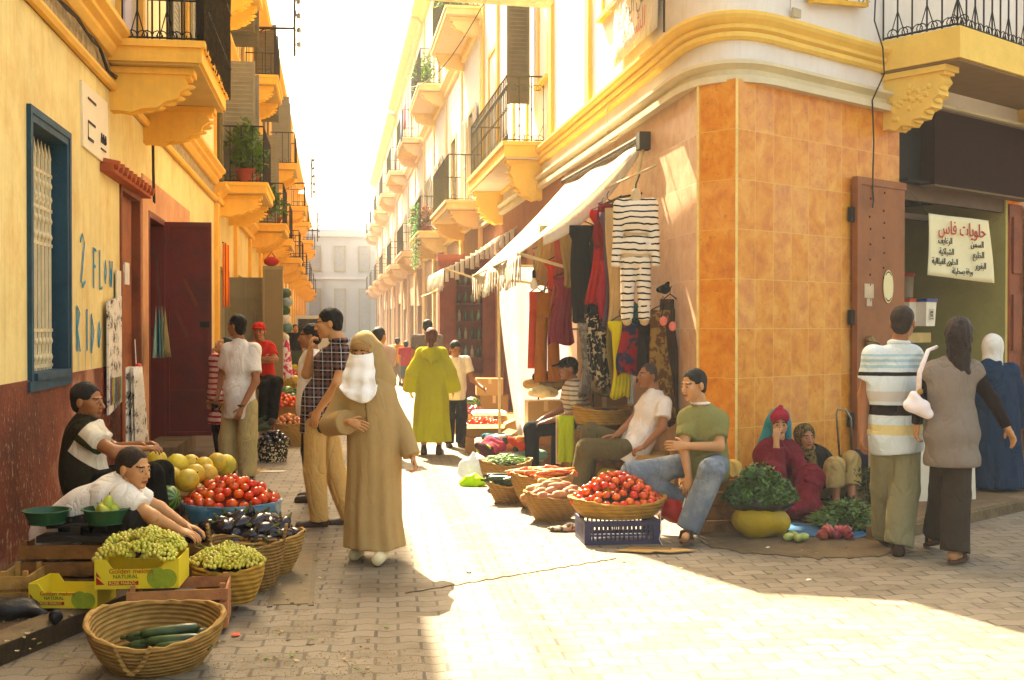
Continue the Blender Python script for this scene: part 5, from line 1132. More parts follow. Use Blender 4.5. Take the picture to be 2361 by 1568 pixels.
# ---- man in striped polo shirt walking away
l=loc_at(2062,8.15)
J=JP(l,8.15,pelvis=(2065,1000),waist=(2062,965),chest=(2058,890),neck=(2072,800,.0),head=(2082,745,0),shR=(2112,812,.0),elR=(2125,905,.05),wrR=(2113,985,.05),shL=(2003,812,.0),elL=(1992,910,.05),wrL=(1988,1000,-.02),
 hiR=(2090,1010),knR=(2085,1130,-.05),anR=(2070,1250,-.1),hiL=(2040,1010),knL=(2040,1125,.15),anL=(2045,1225,.25))
t,q,fr,hd,hs=person('man in pale striped polo shirt walking hand in hand away from the camera','' or l,0,1.75,J,SKIN2,headyaw=-2.6 if 0 else 2.6,footdir={'L':(.1,1,0),'R':(.3,1,0)},hands={'L':dict(n=(1,0,0),side=(0,1,0),curl=.6),'R':dict(n=(-1,0,0),side=(0,1,0),curl=.8)})
C_polo=stripes([(.965,1.035,'241c18'),(1.235,1.262,'241c18'),(.90,.935,'cfe0e4'),(.83,.90,'e0cc90'),(1.06,1.13,'cfc8c0'),(1.29,1.31,'a8c8d0'),(1.33,1.35,'a8c8d0'),(1.37,1.385,'a8c8d0')],None,'d8e2e2',2,.004)
shirt(t,q,C_polo,1.75,.60,.22,loose=.024,noise=.005);blob('collar',[ell(q['neck']+np.array((0,.0,.03)),(.08,.075,.03))],C_polo,t,.008,.01)
trousers(t,q,cloth('8a8260'),1.75,.035,.02,noise=.007);hair(t,hd,fr,hs,cover=.975,m=mat('2a1a10',.7,.3,30,.5,90))
P_=lambda x,y,z:hd+(fr[0]*x+fr[1]*y+fr[2]*z)*hs
m=MB();m.tube([P_(-.08,.01,.005),P_(-.074,-.06,.006),P_(-.05,-.105,.004)],.003,4);m.ball(P_(-.036,-.102,.0),(.02,.012,.014),8);m.ball(P_(.036,-.102,.0),(.02,.012,.014),8);m.build('sunglasses',M_eye,t)
# ---- woman in grey top
l=loc_at(2192,7.85)
J=JP(l,7.85,pelvis=(2195,1000),waist=(2195,960),chest=(2190,890),neck=(2200,830,.0),head=(2212,772,0),shR=(2252,848,.0),elR=(2288,922,.0),wrR=(2322,985,-.05),shL=(2142,850,.0),elL=(2118,925,.02),wrL=(2114,978,.05),
 hiR=(2215,1010),knR=(2205,1140,-.05),anR=(2200,1265,-.1),hiL=(2175,1010),knL=(2175,1130,.2),anL=(2160,1225,.35))
t,q,fr,hd,hs=person('woman in grey cap sleeved top with long dark hair walking away','' or l,0,1.66,J,SKIN3,headyaw=2.7,footdir={'L':(-.1,1,-.3),'R':(.7,.7,0)},feet='sandal',hands={'R':dict(n=(-1,0,.2),side=(0,1,0),curl=.5),'L':dict(n=(1,0,0),side=(0,1,0),curl=.7)})
blob('undershirt',[cap(q['sh'+s],q['el'+s],.058,.046,k=.02) for s in 'LR']+[cap(q['el'+s],q['wr'+s],.046,.036,1,k=.02) for s in 'LR']+[cap(q['shL'],q['shR'],.06,.06,k=.02)],cloth('1c0e0c'),t,.010,.02,(),.002,14)
gt=shirt(t,q,cloth('84766a'),1.66,.22,.36,loose=.022,noise=.006,nfreq=13,flare=.015);trousers(t,q,cloth('3c3026'),1.66,.02,.035,noise=.005)
hair(t,hd,fr,hs,m=mat('24120c',.6,.5,26,.9,70),cover=1.04,extra=(lambda P_,s,f:cap(P_(0,.05,-.02),P_(0,.07,-.24),.082,.055,k=.04),lambda P_,s,f:cap(P_(.04,.06,-.1),P_(.06,.07,-.27),.035,.02),lambda P_,s,f:cap(P_(-.04,.06,-.1),P_(-.06,.07,-.25),.035,.02)),noise=.004)
# white handbag hangs from her shoulder
bg=thing('handbag','white leather shoulder bag hanging under the arm of the woman in grey','handbag',P(2112,920,7.75),0);o=bg.location
pp=lambda x,y,d=0:P(x,y,7.75+d)-o
m=MB();m.tube([pp(2118,905,0),pp(2120,860,-.02),pp(2140,808,.02),pp(2160,800,.08)],[.018,.016,.014,.012],6);m.build('strap',mat('e8d8d4',.5),bg,True)
blob('bag',[ell(pp(2118,935),(.075,.05,.05)),ell(pp(2108,918),(.04,.04,.05)),cap(pp(2095,935),pp(2140,955),.035,.035)],mat('e8dcdc',.45,.06,6,.5,20),bg,.008,.03,(),.003,30)
m=MB();m.ball(pp(2122,903,-.03),(.02,.01,.02),8);m.build('buckle',mat('a88040',.3,metal=.8),bg)
# ---- woman in blue robe
l=loc_at(2300,10.6,.10)
J=JP(l,10.6,neck=(2295,838,0),head=(2290,800,0),shL=(2262,850),elL=(2262,920,.0),wrL=(2290,960,.15),shR=(2338,850),elR=(2352,925,0),wrR=(2345,985,.1),pelvis=(2300,960),waist=(2300,925),chest=(2300,885),hiL=(2280,970),hiR=(2320,970),knL=(2285,1050,.1),knR=(2320,1050),anL=(2285,1112,.1),anR=(2338,1108,-.05))
t,q,fr,hd,hs=person('woman in dark blue hooded robe and white headscarf on the pavement by the shop','' or l,0,1.5,J,SKIN3,headyaw=2.5,footdir={'L':(.3,1,0),'R':(.9,.3,0)},feet='sandal',face=0)
M_blr=cloth('14304a',var=.12)
lv=[(.02,0,0,.235,.2),(.3,0,0,.22,.18),(.6,0,0,.20,.165),(.85,0,0,.175,.15),(1.0,0,0,.16,.13),(1.12,0,0,.10,.09)]
blob('robe',[stack(lv,8,.05,2,k=.03),cap(q['shL'],q['shR'],.075,.075,k=.05)]+[c for s in 'LR' for c in (cap(q['sh'+s],q['el'+s],.075,.075,k=.04),cap(q['el'+s],q['wr'+s],.075,.06,1,k=.03))],M_blr,t,.012,.03,(),.004,10,3)
P_=lambda x,y,z:hd+(fr[0]*x+fr[1]*y+fr[2]*z)*hs
blob('hood',[ell(P_(0,.10,-.24),(.12,.06,.13)),cap(P_(-.06,.06,-.15),P_(.06,.06,-.15),.03,.03)],M_blr,t,.01,.03,(),.003,16)
blob('headscarf',[ell(P_(0,.018,.025),(.090,.108,.10),fr),cap(P_(0,.02,-.03),P_(0,.03,-.17),.085,.09,k=.04),ell(P_(0,-.09,-.02),(.058,.07,.085),fr,sub=1,k=.01)],cloth('e6e0d4'),t,.008,.02,(),.003,22)
# ---------------------------------------------------------------- baskets, crates and produce
def wicker(col='b88a45',sc=1.0,vertical=0):
    t=NT('woven_fibre');v=t.co();x,y,z=t.sep(v);a=t.math('ARCTAN2',y,x)
    n=t.noise(v,20,3);u=t.math('ADD',t.math('MULTIPLY',a,22*sc),t.math('MULTIPLY',t.math('FLOOR',t.math('MULTIPLY',z,60*sc)),1.57))
    s1=t.math('SINE',u);f=t.math('SINE',t.math('MULTIPLY',z,377*sc));h=t.math('ADD',t.math('MULTIPLY',s1,.5),t.math('MULTIPLY',f,.5))
    c=t.mix(t.math('MULTIPLY_ADD',h,.35,.5),tuple(q*.5 for q in srgb(col)),srgb(col));c=t.mix(t.math('MULTIPLY',n,.5),c,tuple(q*.7 for q in srgb(col)))
    c=t.mix(t.ramp(t.noise(v,4,4),[(.5,0.),(.7,.35)]),c,srgb('6a4a22'))
    t.bump(t.math('ADD',h,t.math('MULTIPLY',n,1.5)),.9,.006);return t.done(c,.75,.25)
M_straw=wicker('b98c48',.8);M_wick=wicker('c49238',.6);M_wickd=wicker('9a7238',.8)
def speck():
    t=NT('speckled_basketry');v=t.co();x,y,z=t.sep(v);a=t.math('ARCTAN2',y,x);n=t.vor(t.comb(t.math('MULTIPLY',a,4),t.math('MULTIPLY',z,26),0),1.6)
    c=t.mix(t.math('GREATER_THAN',n,.42),srgb('d8c8a0'),srgb('2a2416'));t.bump(n,.6,.01);return t.done(c,.8,.2)
M_speck=speck()
def basket(name,label,loc,rx,ry,h,m=None,base=.72,group='baskets of vegetables on the ground',tilt=(0,0),rz=0,rows=10,handles=0,squeeze=0,cat='basket',rimr=.011,flare=1.0,fill=None):
    m=m or M_straw;t=thing(name,label,cat,loc,0,group);t.rotation_euler=(tilt[0],tilt[1],rz)
    b=MB();pr=[]
    for i in range(rows*2+1):
        u=i/(rows*2);r=base+(1-base)*math.sin(u*PI/2)**flare;pr.append((r+(.012 if i%2 else 0),h*u))
    prof=[(.001,0.0)]+[(base*.97,0)]+pr+[(r_-.05,z_) for r_,z_ in pr[::-1]]+[(.001,.02)]
    wob=(lambda th,z:1+squeeze*math.cos(2*th)*(z/h)+.012*math.sin(3*th+1)+.008*math.sin(7*th)) 
    b.lathe(prof,40,0,None,rx,ry,wob)
    for v in b.v:
        th=math.atan2(v.y/ry,v.x/rx);v.z+=(.02*math.sin(2*th+1.2)+.35*abs(squeeze)*h*math.cos(2*th)*1.0)*(v.z/h)**2
    b.build('bowl',m,t,True,fix=False,ang=60)
    b=MB();R=[]
    for k in range(44):
        th=2*PI*k/44;w=wob(th,h);R.append((rx*w*math.cos(th),ry*w*math.sin(th),h+.02*math.sin(2*th+1.2)+.35*abs(squeeze)*h*math.cos(2*th)))
    b.tube([Vector(p)+V3(0,0,.004*math.sin(i*2.4)) for i,p in enumerate(R)],[rimr*(1+.18*(i%2)) for i in range(44)],6,closed=True);b.build('rim',m,t,True)
    for k in range(handles):
        a0=(PI*k+.35 if handles==2 else -1.9)
        p=Vector((rx*math.cos(a0),ry*math.sin(a0),h));q_=Vector((rx*math.cos(a0+.55),ry*math.sin(a0+.55),h));u=(p+q_)/2
        out=Vector((u.x,u.y,0)).normalized();b=MB()
        b.tube([p+(q_-p)*s+out*.02*math.sin(s*PI)+V3(0,0,(.11 if handles==2 else -.12)*math.sin(s*PI)) for s in [i/9 for i in range(10)]],.011,6);b.build('handle',m,t,True)
    if fill is not None:
        b=MB();b.lathe([(.001,.0),(.93,.0)] if 0 else [(.93,h*.86),(.6,h*.86+fill*.55),(.3,h*.86+fill*.85),(.001,h*.86+fill*.93)],20,0,None,rx,ry);b.build('lining',mat('2a1a10'),t,True,fix=False)
    return t
def heap_pts(rx,ry,H,r,n,seed=1,z0=0,tries=4000,k=1.72):
    rr=random.Random(seed);pts=[]
    for _ in range(tries):
        a=rr.uniform(0,2*PI);e=math.sqrt(rr.random());x=rx*e*math.cos(a);y=ry*e*math.sin(a);z=z0+H*(1-e**1.7)+rr.uniform(-.2,.25)*r
        p=Vector((x,y,z))
        if all((p-q).length>k*r for q in pts): pts.append(p)
        if len(pts)>=n: break
    return pts
def heap(proto,pts,seed=1,ang=1,smin=.88,smax=1.12,base=None,rotmode='any'):
    rr=random.Random(seed)
    for i,p in enumerate(pts):
        s=rr.uniform(smin,smax);r=(rr.uniform(-.5,.5),rr.uniform(-.5,.5),rr.uniform(0,6.3)) if rotmode=='any' else rotmode(rr,p)
        if i==0 and not proto.get('used'):
            proto.location=p;proto.rotation_euler=r;proto.scale=(s,)*3;proto['used']=1
        else: copy_tree(proto,p,r,scale=s)
def fruit(name,label,cat,group,prof,m,n=14,ex=1,ey=1,stalk=None,wob=None,sm=None):
    b=MB();b.lathe(prof,n,0,None,ex,ey,wob);o=b.build(name,m,None,True,fix=False);tag(o,label,cat,group)
    if stalk:
        s=MB()
        for st in stalk: s.tube(st[0],st[1],5)
        s.build('stalk',sm or M_leafd,o)
    return o
def sph(r,z=0,n=8,fl=1.0,dent=0): 
    return [(max(1e-4,r*math.sin(PI*i/n)),z-r*fl*math.cos(PI*i/n)*(1-dent*(math.sin(PI*i/n)<.3))) for i in range(n+1)]
def prodmat(c1,c2,rough=.3,sc=8,lo=.4,hi=.6,spec=.5,bump=.08,vz=None,hue=.12):
    t=NT('produce');v=t.co();f=t.noise(v,sc,3)
    c=t.mix(t.ramp(f,[(lo,0.),(hi,1.)]),srgb(c1),srgb(c2))
    h=t.n('ShaderNodeHueSaturation');t.l(c,h.inputs['Color']);r=t.rand();t.l(t.math('MULTIPLY_ADD',r,hue*.3,.5-hue*.15),h.inputs['Hue']);t.l(t.math('MULTIPLY_ADD',t.math('FRACT',t.math('MULTIPLY',r,9.7)),hue*2.5,1-hue*1.2),h.inputs['Value'])
    t.bump(t.noise(v,60,2),bump,.004);return t.done(h.outputs[0],rough,spec)
M_tom=prodmat('cc3406','e46018',.22,6,hue=.05);M_tomo=prodmat('c83818','d8602a',.25,6);M_pot=prodmat('b8804a','a06838',.7,20,hue=.15);M_on=prodmat('a85a28','c07838',.4,12);M_car=prodmat('c85a18','d87828',.55,20)
M_egg=prodmat('1a0c1a','100810',.15,4,hue=.05);M_mel=prodmat('dcb82c','b89c28',.5,14,bump=.4);M_cuc=prodmat('1e3410','2c4a18',.4,18);M_ylw=prodmat('d0b020','b8a028',.4,8);M_pear=prodmat('b0b030','98a028',.4,8);M_redon=prodmat('8a2030','a84048',.35,14);M_pale=prodmat('b8bc68','a0a850',.4,8)
def watermat(a='6a8a30',b='1e3a14'):
    t=NT('striped_rind');v=t.co();x,y,z=t.sep(v);an=t.math('ARCTAN2',y,x);s=t.math('SINE',t.math('ADD',t.math('MULTIPLY',an,9),t.math('MULTIPLY',t.noise(v,14,3),5)))
    c=t.mix(t.ramp(t.math('MULTIPLY_ADD',s,.5,.5),[(.35,0.),(.65,1.)]),srgb(a),srgb(b));return t.done(c,.3,.5)
M_wat=watermat()
# --- left foreground basket with zucchini
bl=G(340,1552)+V3(0,.13,0)
basket('straw_basket','large coiled straw basket with loose rope handle at the kerb, nearly empty',bl,.30,.285,.215,M_straw,.66,tilt=(.16,.02),squeeze=.03,handles=1,rows=13,rimr=.012)
z=fruit('zucchini','dark green zucchini lying in the nearly empty straw basket','zucchini','zucchini in the big basket',[(1e-4,-.13),(.012,-.13),(.022,-.11),(.026,-.03),(.028,.06),(.024,.11),(1e-4,.13)],M_cuc,10,stalk=[([(0,0,-.13),(0,.004,-.155)],[.008,.01])])
for i,(dx,dy,dz,r1,r3) in enumerate(((.02,.03,.085,1.5,.3),(.10,.0,.10,1.55,.1),(.13,.07,.10,1.5,.45),(-.02,.09,.09,1.6,.15),(.15,-.05,.085,1.5,-.1),(.06,.05,.13,1.52,.22))):
    p=bl+V3(dx,dy-.02,dz+.02)
    if i==0: z.location=p;z.rotation_euler=(0,r1,r3);z.scale=(1.1,)*3
    else: copy_tree(z,p,(0,r1,r3),scale=1.05)
# --- scale with green bowls
def crate(name,label,loc,w,d,h,m=None,rz=0,slats=3,group='wooden crates of the stalls',tl=0,th=.01,cat='crate'):
    m=m or mat('a87838',.8,.2,5,.5,30,dirt='6a4420');t=thing(name,label,cat,loc,rz,group)
    for sx in (-1,1):
        for sy in (-1,1):
            pass
    for sx in (-1,1):
        for sy in (-1,1): b=MB();b.box((sx*(w/2-.028)-.012,sy*(d/2-.026)-.012,0),(sx*(w/2-.028)+.012,sy*(d/2-.026)+.012,h+.012));b.build('corner_post',m,t)
    sh=h/slats
    for nm,sy in (('long_side',-1),('long_side',1)):
        b=MB()
        for i in range(slats): b.box((-w/2,sy*d/2-th/2,i*sh+.006),(w/2,sy*d/2+th/2,(i+1)*sh-.012))
        b.build(nm,m,t)
    for sx in (-1,1):
        b=MB()
        for i in range(slats): b.box((sx*(w/2-th/2-.001)-th/2,-d/2+th/2+.001,i*sh+.006),(sx*(w/2-th/2-.001)+th/2,d/2-th/2-.001,(i+1)*sh-.012))
        b.build('short_side',m,t)
    b=MB()
    for i in range(5): b.box((-w/2+.02,-d/2+.012+(d-.024)*i/5,.008),(w/2-.02,-d/2+.012+(d-.024)*(i+.86)/5,.018))
    b.build('slatted_bottom',m,t);return t
M_crate2=mat('8a5c2c',.85,.25,6,.6,30,dirt='3a2412');M_crate3=mat('c09048',.8,.2,6,.5,30,dirt='7a5428')
crate('wooden_crate','wooden crate under the green bowls at the foot of the red dado',P(180,1300,6.6)*1+V3(0,0,-P(180,1300,6.6).z+.1),.55,.30,.28,M_crate2,.05)
crate('wooden_crate','small wooden crate at the left edge beside the yellow carton',V3(P(50,1345,6.3).x,6.3,.1),.17,.30,.17,M_crate3,.1,2)
crate('wooden_crate','pinkish slatted crate propping up the yellow box of grapes',V3(P(420,1400,6.15).x,6.12,0.02),.50,.32,.22,mat('b07848',.8,.2,5,.5,30,dirt='8a4a38'),.18)
sc=thing('weighing_scale','old iron balance scale carrying the two green bowls','scale',V3(P(178,1240,6.5).x,6.5,.385))
m=MB();m.box((-.20,-.07,0),(.20,.07,.035));m.build('base',M_iron,sc);m=MB();m.tube([(-.17,0,.075),(0,0,.085),(.17,0,.075)],.012,6);m.box((-.03,-.03,.035),(.03,.03,.08));m.build('beam',M_iron,sc)
for s_ in (-1,1): m=MB();m.lathe([(.001,.0),(.05,0),(.05,.01),(.001,.01)],12,0,Matrix.Translation((s_*.165,0,.086)));m.build('pan_support',M_iron,sc)
M_green=mat('0f4a2a',.4,.1,6,.1,30,spec=.5)
def bowl(label,loc,r,h,m,group='green plastic bowls on the scale',sx=1): 
    t=thing('plastic_bowl',label,'bowl',loc,0,group);b=MB();b.lathe([(.001,0),(r*.72,0),(r*.80,h*.3),(r*.95,h*.93),(r*1.03,h*.93),(r*1.03,h),(r*.93,h),(r*.78,h*.3),(r*.7,.008),(.001,.008)],28,0,None,sx,1);b.build('bowl_body',m,t,True,ang=40);b=MB();b.tube([(r*.77*math.cos(a)*sx,r*.77*math.sin(a),.004) for a in np.linspace(0,6.283,25)[:-1]],.004,4,closed=True);b.build('foot_ring',m,t);return t
b1=bowl('empty green plastic bowl on the left side of the scale',V3(P(108,1222,6.5).x,6.5,.482),.128,.075,M_green);b2=bowl('green plastic bowl holding yellow pears on the right side of the scale',V3(P(245,1222,6.5).x,6.5,.482),.13,.085,M_green)
pr=fruit('pear','yellow green pear in the right green bowl','pear','pears in the green bowl',[(1e-4,-.035),(.022,-.033),(.036,-.012),(.034,.008),(.022,.03),(.012,.046),(1e-4,.052)],M_pear,10,stalk=[([(0,0,.05),(.004,0,.068)],.002)])
heap(pr,[b2.location+V3(*p) for p in ((-.03,0,.07),(.035,.02,.065),(0,-.04,.07),(.0,.03,.095))],3)
# --- yellow fruit cartons
def carton(name,label,loc,w,d,h,rz,openf=True,print_=True,shift=0):
    t=thing(name,label,'carton',loc,rz,'yellow fruit cartons');M_c=mat('d8c030',.7,.08,4,.1,30);M_in=mat('b8a070',.85,.08)
    m=MB();th=.006
    def side(p,q,inn):
        p=Vector(p);q=Vector(q);u=q-p;L=u.length;u.normalize()
        pts=[p,q,q+V3(0,0,h),p+u*(L*.86)+V3(0,0,h),p+u*(L*.78)+V3(0,0,h*.66),p+u*(L*.22)+V3(0,0,h*.66),p+u*(L*.14)+V3(0,0,h),p+V3(0,0,h)]
        m.prism(pts,inn)
    side((-w/2,-d/2,0),(w/2,-d/2,0),(0,th,0));side((-w/2,d/2,0),(w/2,d/2,0),(0,-th,0));m.box((-w/2,-d/2+th,0),(-w/2+th,d/2-th,h));m.box((w/2-th,-d/2+th,0),(w/2,d/2-th,h));m.box((-w/2+th,-d/2+th,0),(w/2-th,d/2-th,.006))
    m.build('tray',M_c,t)
    y=-d/2-.0015
    M_r=mat('a81c14',.6);M_g=mat('8a9a28',.6,.2,20);M_gd=mat('3a5a1a',.6)
    m=MB();m.lathe([(.001,0),(h*.36,0),(h*.36,.0012),(.001,.0012)],20,0,Matrix.Translation((w*.24+shift,y+.0012,h*.36))@Matrix.Rotation(PI/2,4,'X')@Matrix.Diagonal((.95,1,1,1)));m.lathe([(.001,0),(h*.33,0),(h*.33,.0012),(.001,.0012)],20,0,Matrix.Translation((w*.36+shift,y+.0006,h*.33))@Matrix.Rotation(PI/2,4,'X'));m.build('fruit_picture',M_g,t)
    m=MB();m.box((-w*.34+shift,y,h*.13),(w*.02+shift,y+.002,h*.27));m.prism([(-w*.48,y,h*.15),(-w*.38,y,h*.15),(-w*.48,y,h*.42)],(0,.002,0));m.prism([(-w*.48,y,h*.45),(-w*.42,y,h*.36),(-w*.48,y,h*.6)],(0,.002,0)) if shift==0 else None;m.build('red_band',M_r,t)
    for s_,mm,zz,size in (('Golden melons',M_r,.53,.036),('NATURAL',M_gd,.36,.028),('ROSE MAROC',mat('e8d860'),.155,.022)):
        letters(s_,size*h/.15,mm,t,(-w*.33+shift+(.02 if s_=='NATURAL' else 0),y-.0008,h*zz),(PI/2,0,0))
    return t
g_=V3(P(313,1352,6.0).x,6.12,.235)
carton('fruit_carton','yellow melon carton heaped with green grapes on the pinkish crate',g_,.42,.30,.15,.10)
carton('fruit_carton','lower yellow carton on the ground left of the grapes',V3(P(150,1375,6.05).x,6.16,.12),.36,.26,.125,-.03,shift=0)
# grapes: bunches
def grape_bunch(label,seed,n=46,sz=1.0):
    rr=random.Random(seed);m=MB();t=thing('grape_bunch',label,'grapes',(0,0,0),0,'bunches of green grapes')
    pts=heap_pts(.055*sz,.075*sz,.05*sz,.0105,n,seed,0,900,1.55)
    ms=MB()
    for p in pts: 
        r=rr.uniform(.0095,.0125);m.lathe(sph(r,0,5,1.15),7,0,TM(p,rr.uniform(0,6),rr.uniform(-.6,.6),rr.uniform(-.6,.6)))
        if rr.random()<.3: ms.tube([(0,0,0),p*.9],.0016,3)
    m.build('berries',prodmat('b4ac34','c8bc50',.3,5,hue=.08,spec=.5),t,True,fix=False);ms.tube([(0,-.07,.02),(0,0,.055),(0,.06,.05),(.01,.09,.06)],.003,4);ms.build('stem',mat('6a6a28'),t);return t
gb=[grape_bunch('bunch of green grapes heaped on the yellow carton',s) for s in (1,2,3)]
rr=random.Random(5);used=[0,0,0]
def putb(i,p,rz,tilt,lab=None):
    global used
    if not used[i]: used[i]=1;o=gb[i];o.location=p;o.rotation_euler=(tilt,0,rz)
    else: o=copy_tree(gb[i],p,(tilt,rr.uniform(-.3,.3),rz))
    if lab: o['label']=lab
k=0
for dx in (-.15,-.07,.01,.09,.16):
    for dy in (-.10,-.01,.08):
        putb(k%3,g_+V3(dx+rr.uniform(-.015,.015),dy,.135+.05*(1-abs(dx)/.2)+.03*(dy>-.05)+rr.uniform(0,.02)),rr.uniform(0,6.3),rr.uniform(-.3,.3));k+=1
for dx in (-.08,.04): putb(k%3,g_+V3(dx,.03,.215),rr.uniform(0,6),.1);k+=1
m=MB();o=0
g2=V3(P(520,1330,6.45).x,6.5,.05)
basket('straw_basket','shallow wicker basket heaped with green grapes beside the carton',g2+V3(0,0,.0),.20,.17,.20,M_wick,.7,rows=7,fill=.03)
for i in range(16):
    a=i*2.4;r=.045*math.sqrt(i);putb(i%3,g2+V3(r*.95*math.cos(a),r*.75*math.sin(a),.215+.06*(1-r/.18)),rr.uniform(0,6.3),rr.uniform(-.3,.3),'bunch of green grapes in the shallow wicker basket')
g3=V3(P(565,1310,7.0).x,7.05,.0)
basket('handled_basket','tan palm basket with two looped handles behind the grapes',g3,.24,.2,.27,M_wickd,.7,handles=2,rows=10,rz=2.6)
# --- aubergines
ge=V3(P(560,1250,7.35).x,7.45,.0)
basket('straw_basket','tan straw basket brimming with aubergines behind the grapes',ge+V3(.06,.0,0),.30,.24,.25,M_straw,.7,rows=9,fill=.08)
eg=fruit('aubergine','glossy dark aubergine in the heap behind the grapes','aubergine','aubergines heaped behind the grapes',[(1e-4,-.062),(.03,-.056),(.047,-.03),(.05,-.005),(.042,.03),(.028,.058),(.016,.07),(1e-4,.074)],M_egg,12,stalk=[([(0,0,.062),(0,.004,.085),(.006,.01,.105)],[.02,.010,.006])]+[([(0,0,.072),(.026*math.cos(a),.026*math.sin(a),.05)],[.008,.003]) for a in (0,1.26,2.5,3.8,5)],sm=mat('5a5a2a'))
heap(eg,[ge+V3(.02,.02,0)+p for p in heap_pts(.29,.22,.13,.05,34,3,.23,3000,1.45)],2,rotmode=lambda r,p:(r.uniform(.4,2.0),r.uniform(-.5,.5),r.uniform(0,6.3)))
heap(eg,[V3(P(450+i*22,1195+8*(i%2),7.3).x,7.3+.07*(i%3),.27+.05*(i%2)) for i in range(7)],6,rotmode=lambda r,p:(r.uniform(.8,2.0),r.uniform(-.5,.5),r.uniform(0,6.3)))
m=MB()
crate('wooden_crate','dark crate under the loose aubergines',V3(P(500,1260,7.4).x,7.45,.0),.36,.34,.24,M_crate2,.1)
# --- tomatoes in blue basin
gt_=V3(P(531,1165,7.85).x,7.9,.0)
crate('wooden_crate','low crate under the blue basin of tomatoes',gt_+V3(0,0,0),.5,.36,.25,M_crate2,.05)
bt=bowl('wide blue plastic basin heaped with tomatoes',gt_+V3(0,0,.262),.325,.14,mat('2c6a8a',.35,.15,5,.3,12,spec=.5),None)
m=MB();m.sheet(lambda u,v:(.335*math.cos(PI*1.0+u*PI*1.0)*(1+.03*math.sin(u*31)),.335*math.sin(PI+u*PI)*(1+.04*math.sin(u*23)),.145-.10*v*(1+.35*math.sin(u*19+1))),40,4);m.build('plastic_sheet',mat('3a6c80',.3,.2,6,.5,15,spec=.6),bt,True,solid=.002,fix=False)
tm=fruit('tomato','ripe red tomato in the heap on the blue basin','tomato','tomatoes heaped on the blue basin',sph(.036,0,8,.86,.12),M_tom,12,wob=lambda t,z:1+.02*math.sin(5*t),stalk=[([(0,0,.027),(.02*math.cos(a),.02*math.sin(a),.031)],[.004,.001]) for a in (0,1.26,2.5,3.8,5)])
heap(tm,[gt_+p for p in heap_pts(.30,.27,.155,.036,115,4,.395,9000,1.62)],5)
m=MB();m.lathe([(.29,.36),(.22,.43),(.10,.49),(.001,.50)],20);m.v=[v+gt_ for v in m.v];o=m.build('filler',mat('6a1208'),None,True);bpy.data.objects.remove(o)
m=MB();m.lathe([(.29,.10),(.22,.165),(.10,.225),(.001,.24)],20);m.build('lining',mat('6a1208'),bt,True,fix=False)
# --- melons
ml=fruit('melon','round yellow melon in the pile beside the tomato basin','melon','yellow melons piled beside the basin',sph(.085,0,10,.95),M_mel,16,wob=lambda t,z:1+.012*math.sin(10*t),stalk=[([(0,0,.08),(.004,0,.1)],[.006,.005])])
mp=[]
for (x,y,Z) in ((362,1062,8.3),(408,1072,8.1),(450,1092,8.0),(395,1102,7.95),(432,1108,7.9),(382,1112,8.1),(470,1075,8.5),(500,1066,8.7),(355,1100,8.2),(520,1072,8.9),(478,1095,8.3),(440,1070,8.7)): mp.append(P(x,y,Z))
heap(ml,mp,7,smin=.8,smax=1.05,rotmode=lambda r,p:(r.uniform(.5,2.4),r.uniform(-.5,.5),r.uniform(0,6.3)))
crate('wooden_crate','wooden crate under the pile of yellow melons',V3(P(430,1150,8.2).x,8.25,.0),.55,.5,.36,M_crate2,0,3)
wm=fruit('watermelon','dark green striped watermelon by the young vendor','watermelon','watermelons on the left side',[(max(1e-4,.12*math.sin(PI*i/12)),-.155*math.cos(PI*i/12)) for i in range(13)],M_wat,20)
wm.location=P(378,1150,7.6);wm.rotation_euler=(1.4,.5,.9);wm.scale=(.8,)*3
copy_tree(wm,P(345,1175,7.4),(1.4,.2,1.9),'second striped watermelon, under the arm of the young vendor',scale=.75)
crate('wooden_crate','crate holding the watermelons by the young vendor',V3(P(365,1230,7.5).x,7.5,.0),.34,.34,.33,M_crate2,0,3)
# --- middle left produce
def Gy(y,g=0): return (CH-g)*F/(y-755)
bk=V3(P(622,1062,13.6).x,13.75,0);basket('speckled_basket','black and white speckled basket of dark aubergines behind the young man',bk,.185,.17,.24,M_speck,.85,rows=8,fill=.05)
heap(eg,[bk+p for p in heap_pts(.17,.15,.12,.045,22,5,.22,2000,1.35)],8,smin=.7,smax=.85,rotmode=lambda r,p:(r.uniform(.8,2.0),r.uniform(-.5,.5),r.uniform(0,6.3)))
for i in range(6): copy_tree(z,V3(P(602+5*(i%3),990,14).x,13.9+.05*i,.36+.03*i),(0,1.4,.3*i),'dark green zucchini beside the aubergines in the speckled basket','zucchini by the speckled basket')
bk=V3(P(665,1012,15.6).x,15.6,0);basket('straw_basket','straw basket of orange onions behind the speckled basket',bk,.22,.2,.30,M_straw,.75,fill=.08)
on=fruit('onion','small orange onion in the basket behind the speckled basket','onion','onions in the middle basket',sph(.034,0,7,.9)[:-1]+[(.006,.036),(1e-4,.046)],M_on,10)
heap(on,[bk+p for p in heap_pts(.20,.18,.12,.034,60,6,.28,5000,1.6)],9)
bk=V3(P(650,965,17.2).x,17.3,0);crate('wooden_crate','crate of small tomatoes behind the onions on the left',bk,.62,.45,.42,M_crate2,0)
tm2=copy_tree(tm,bk,None,'small red tomato in the crate behind the onions','tomatoes behind the onions');tm2['used']=0
heap(tm2,[bk+p for p in heap_pts(.30,.22,.16,.038,75,7,.42,6000,1.6)],10)
bk=V3(P(675,920,21).x,21,0);crate('wooden_crate','tall crate under the watermelons in the middle distance',bk,.6,.5,.25,M_crate3,0)
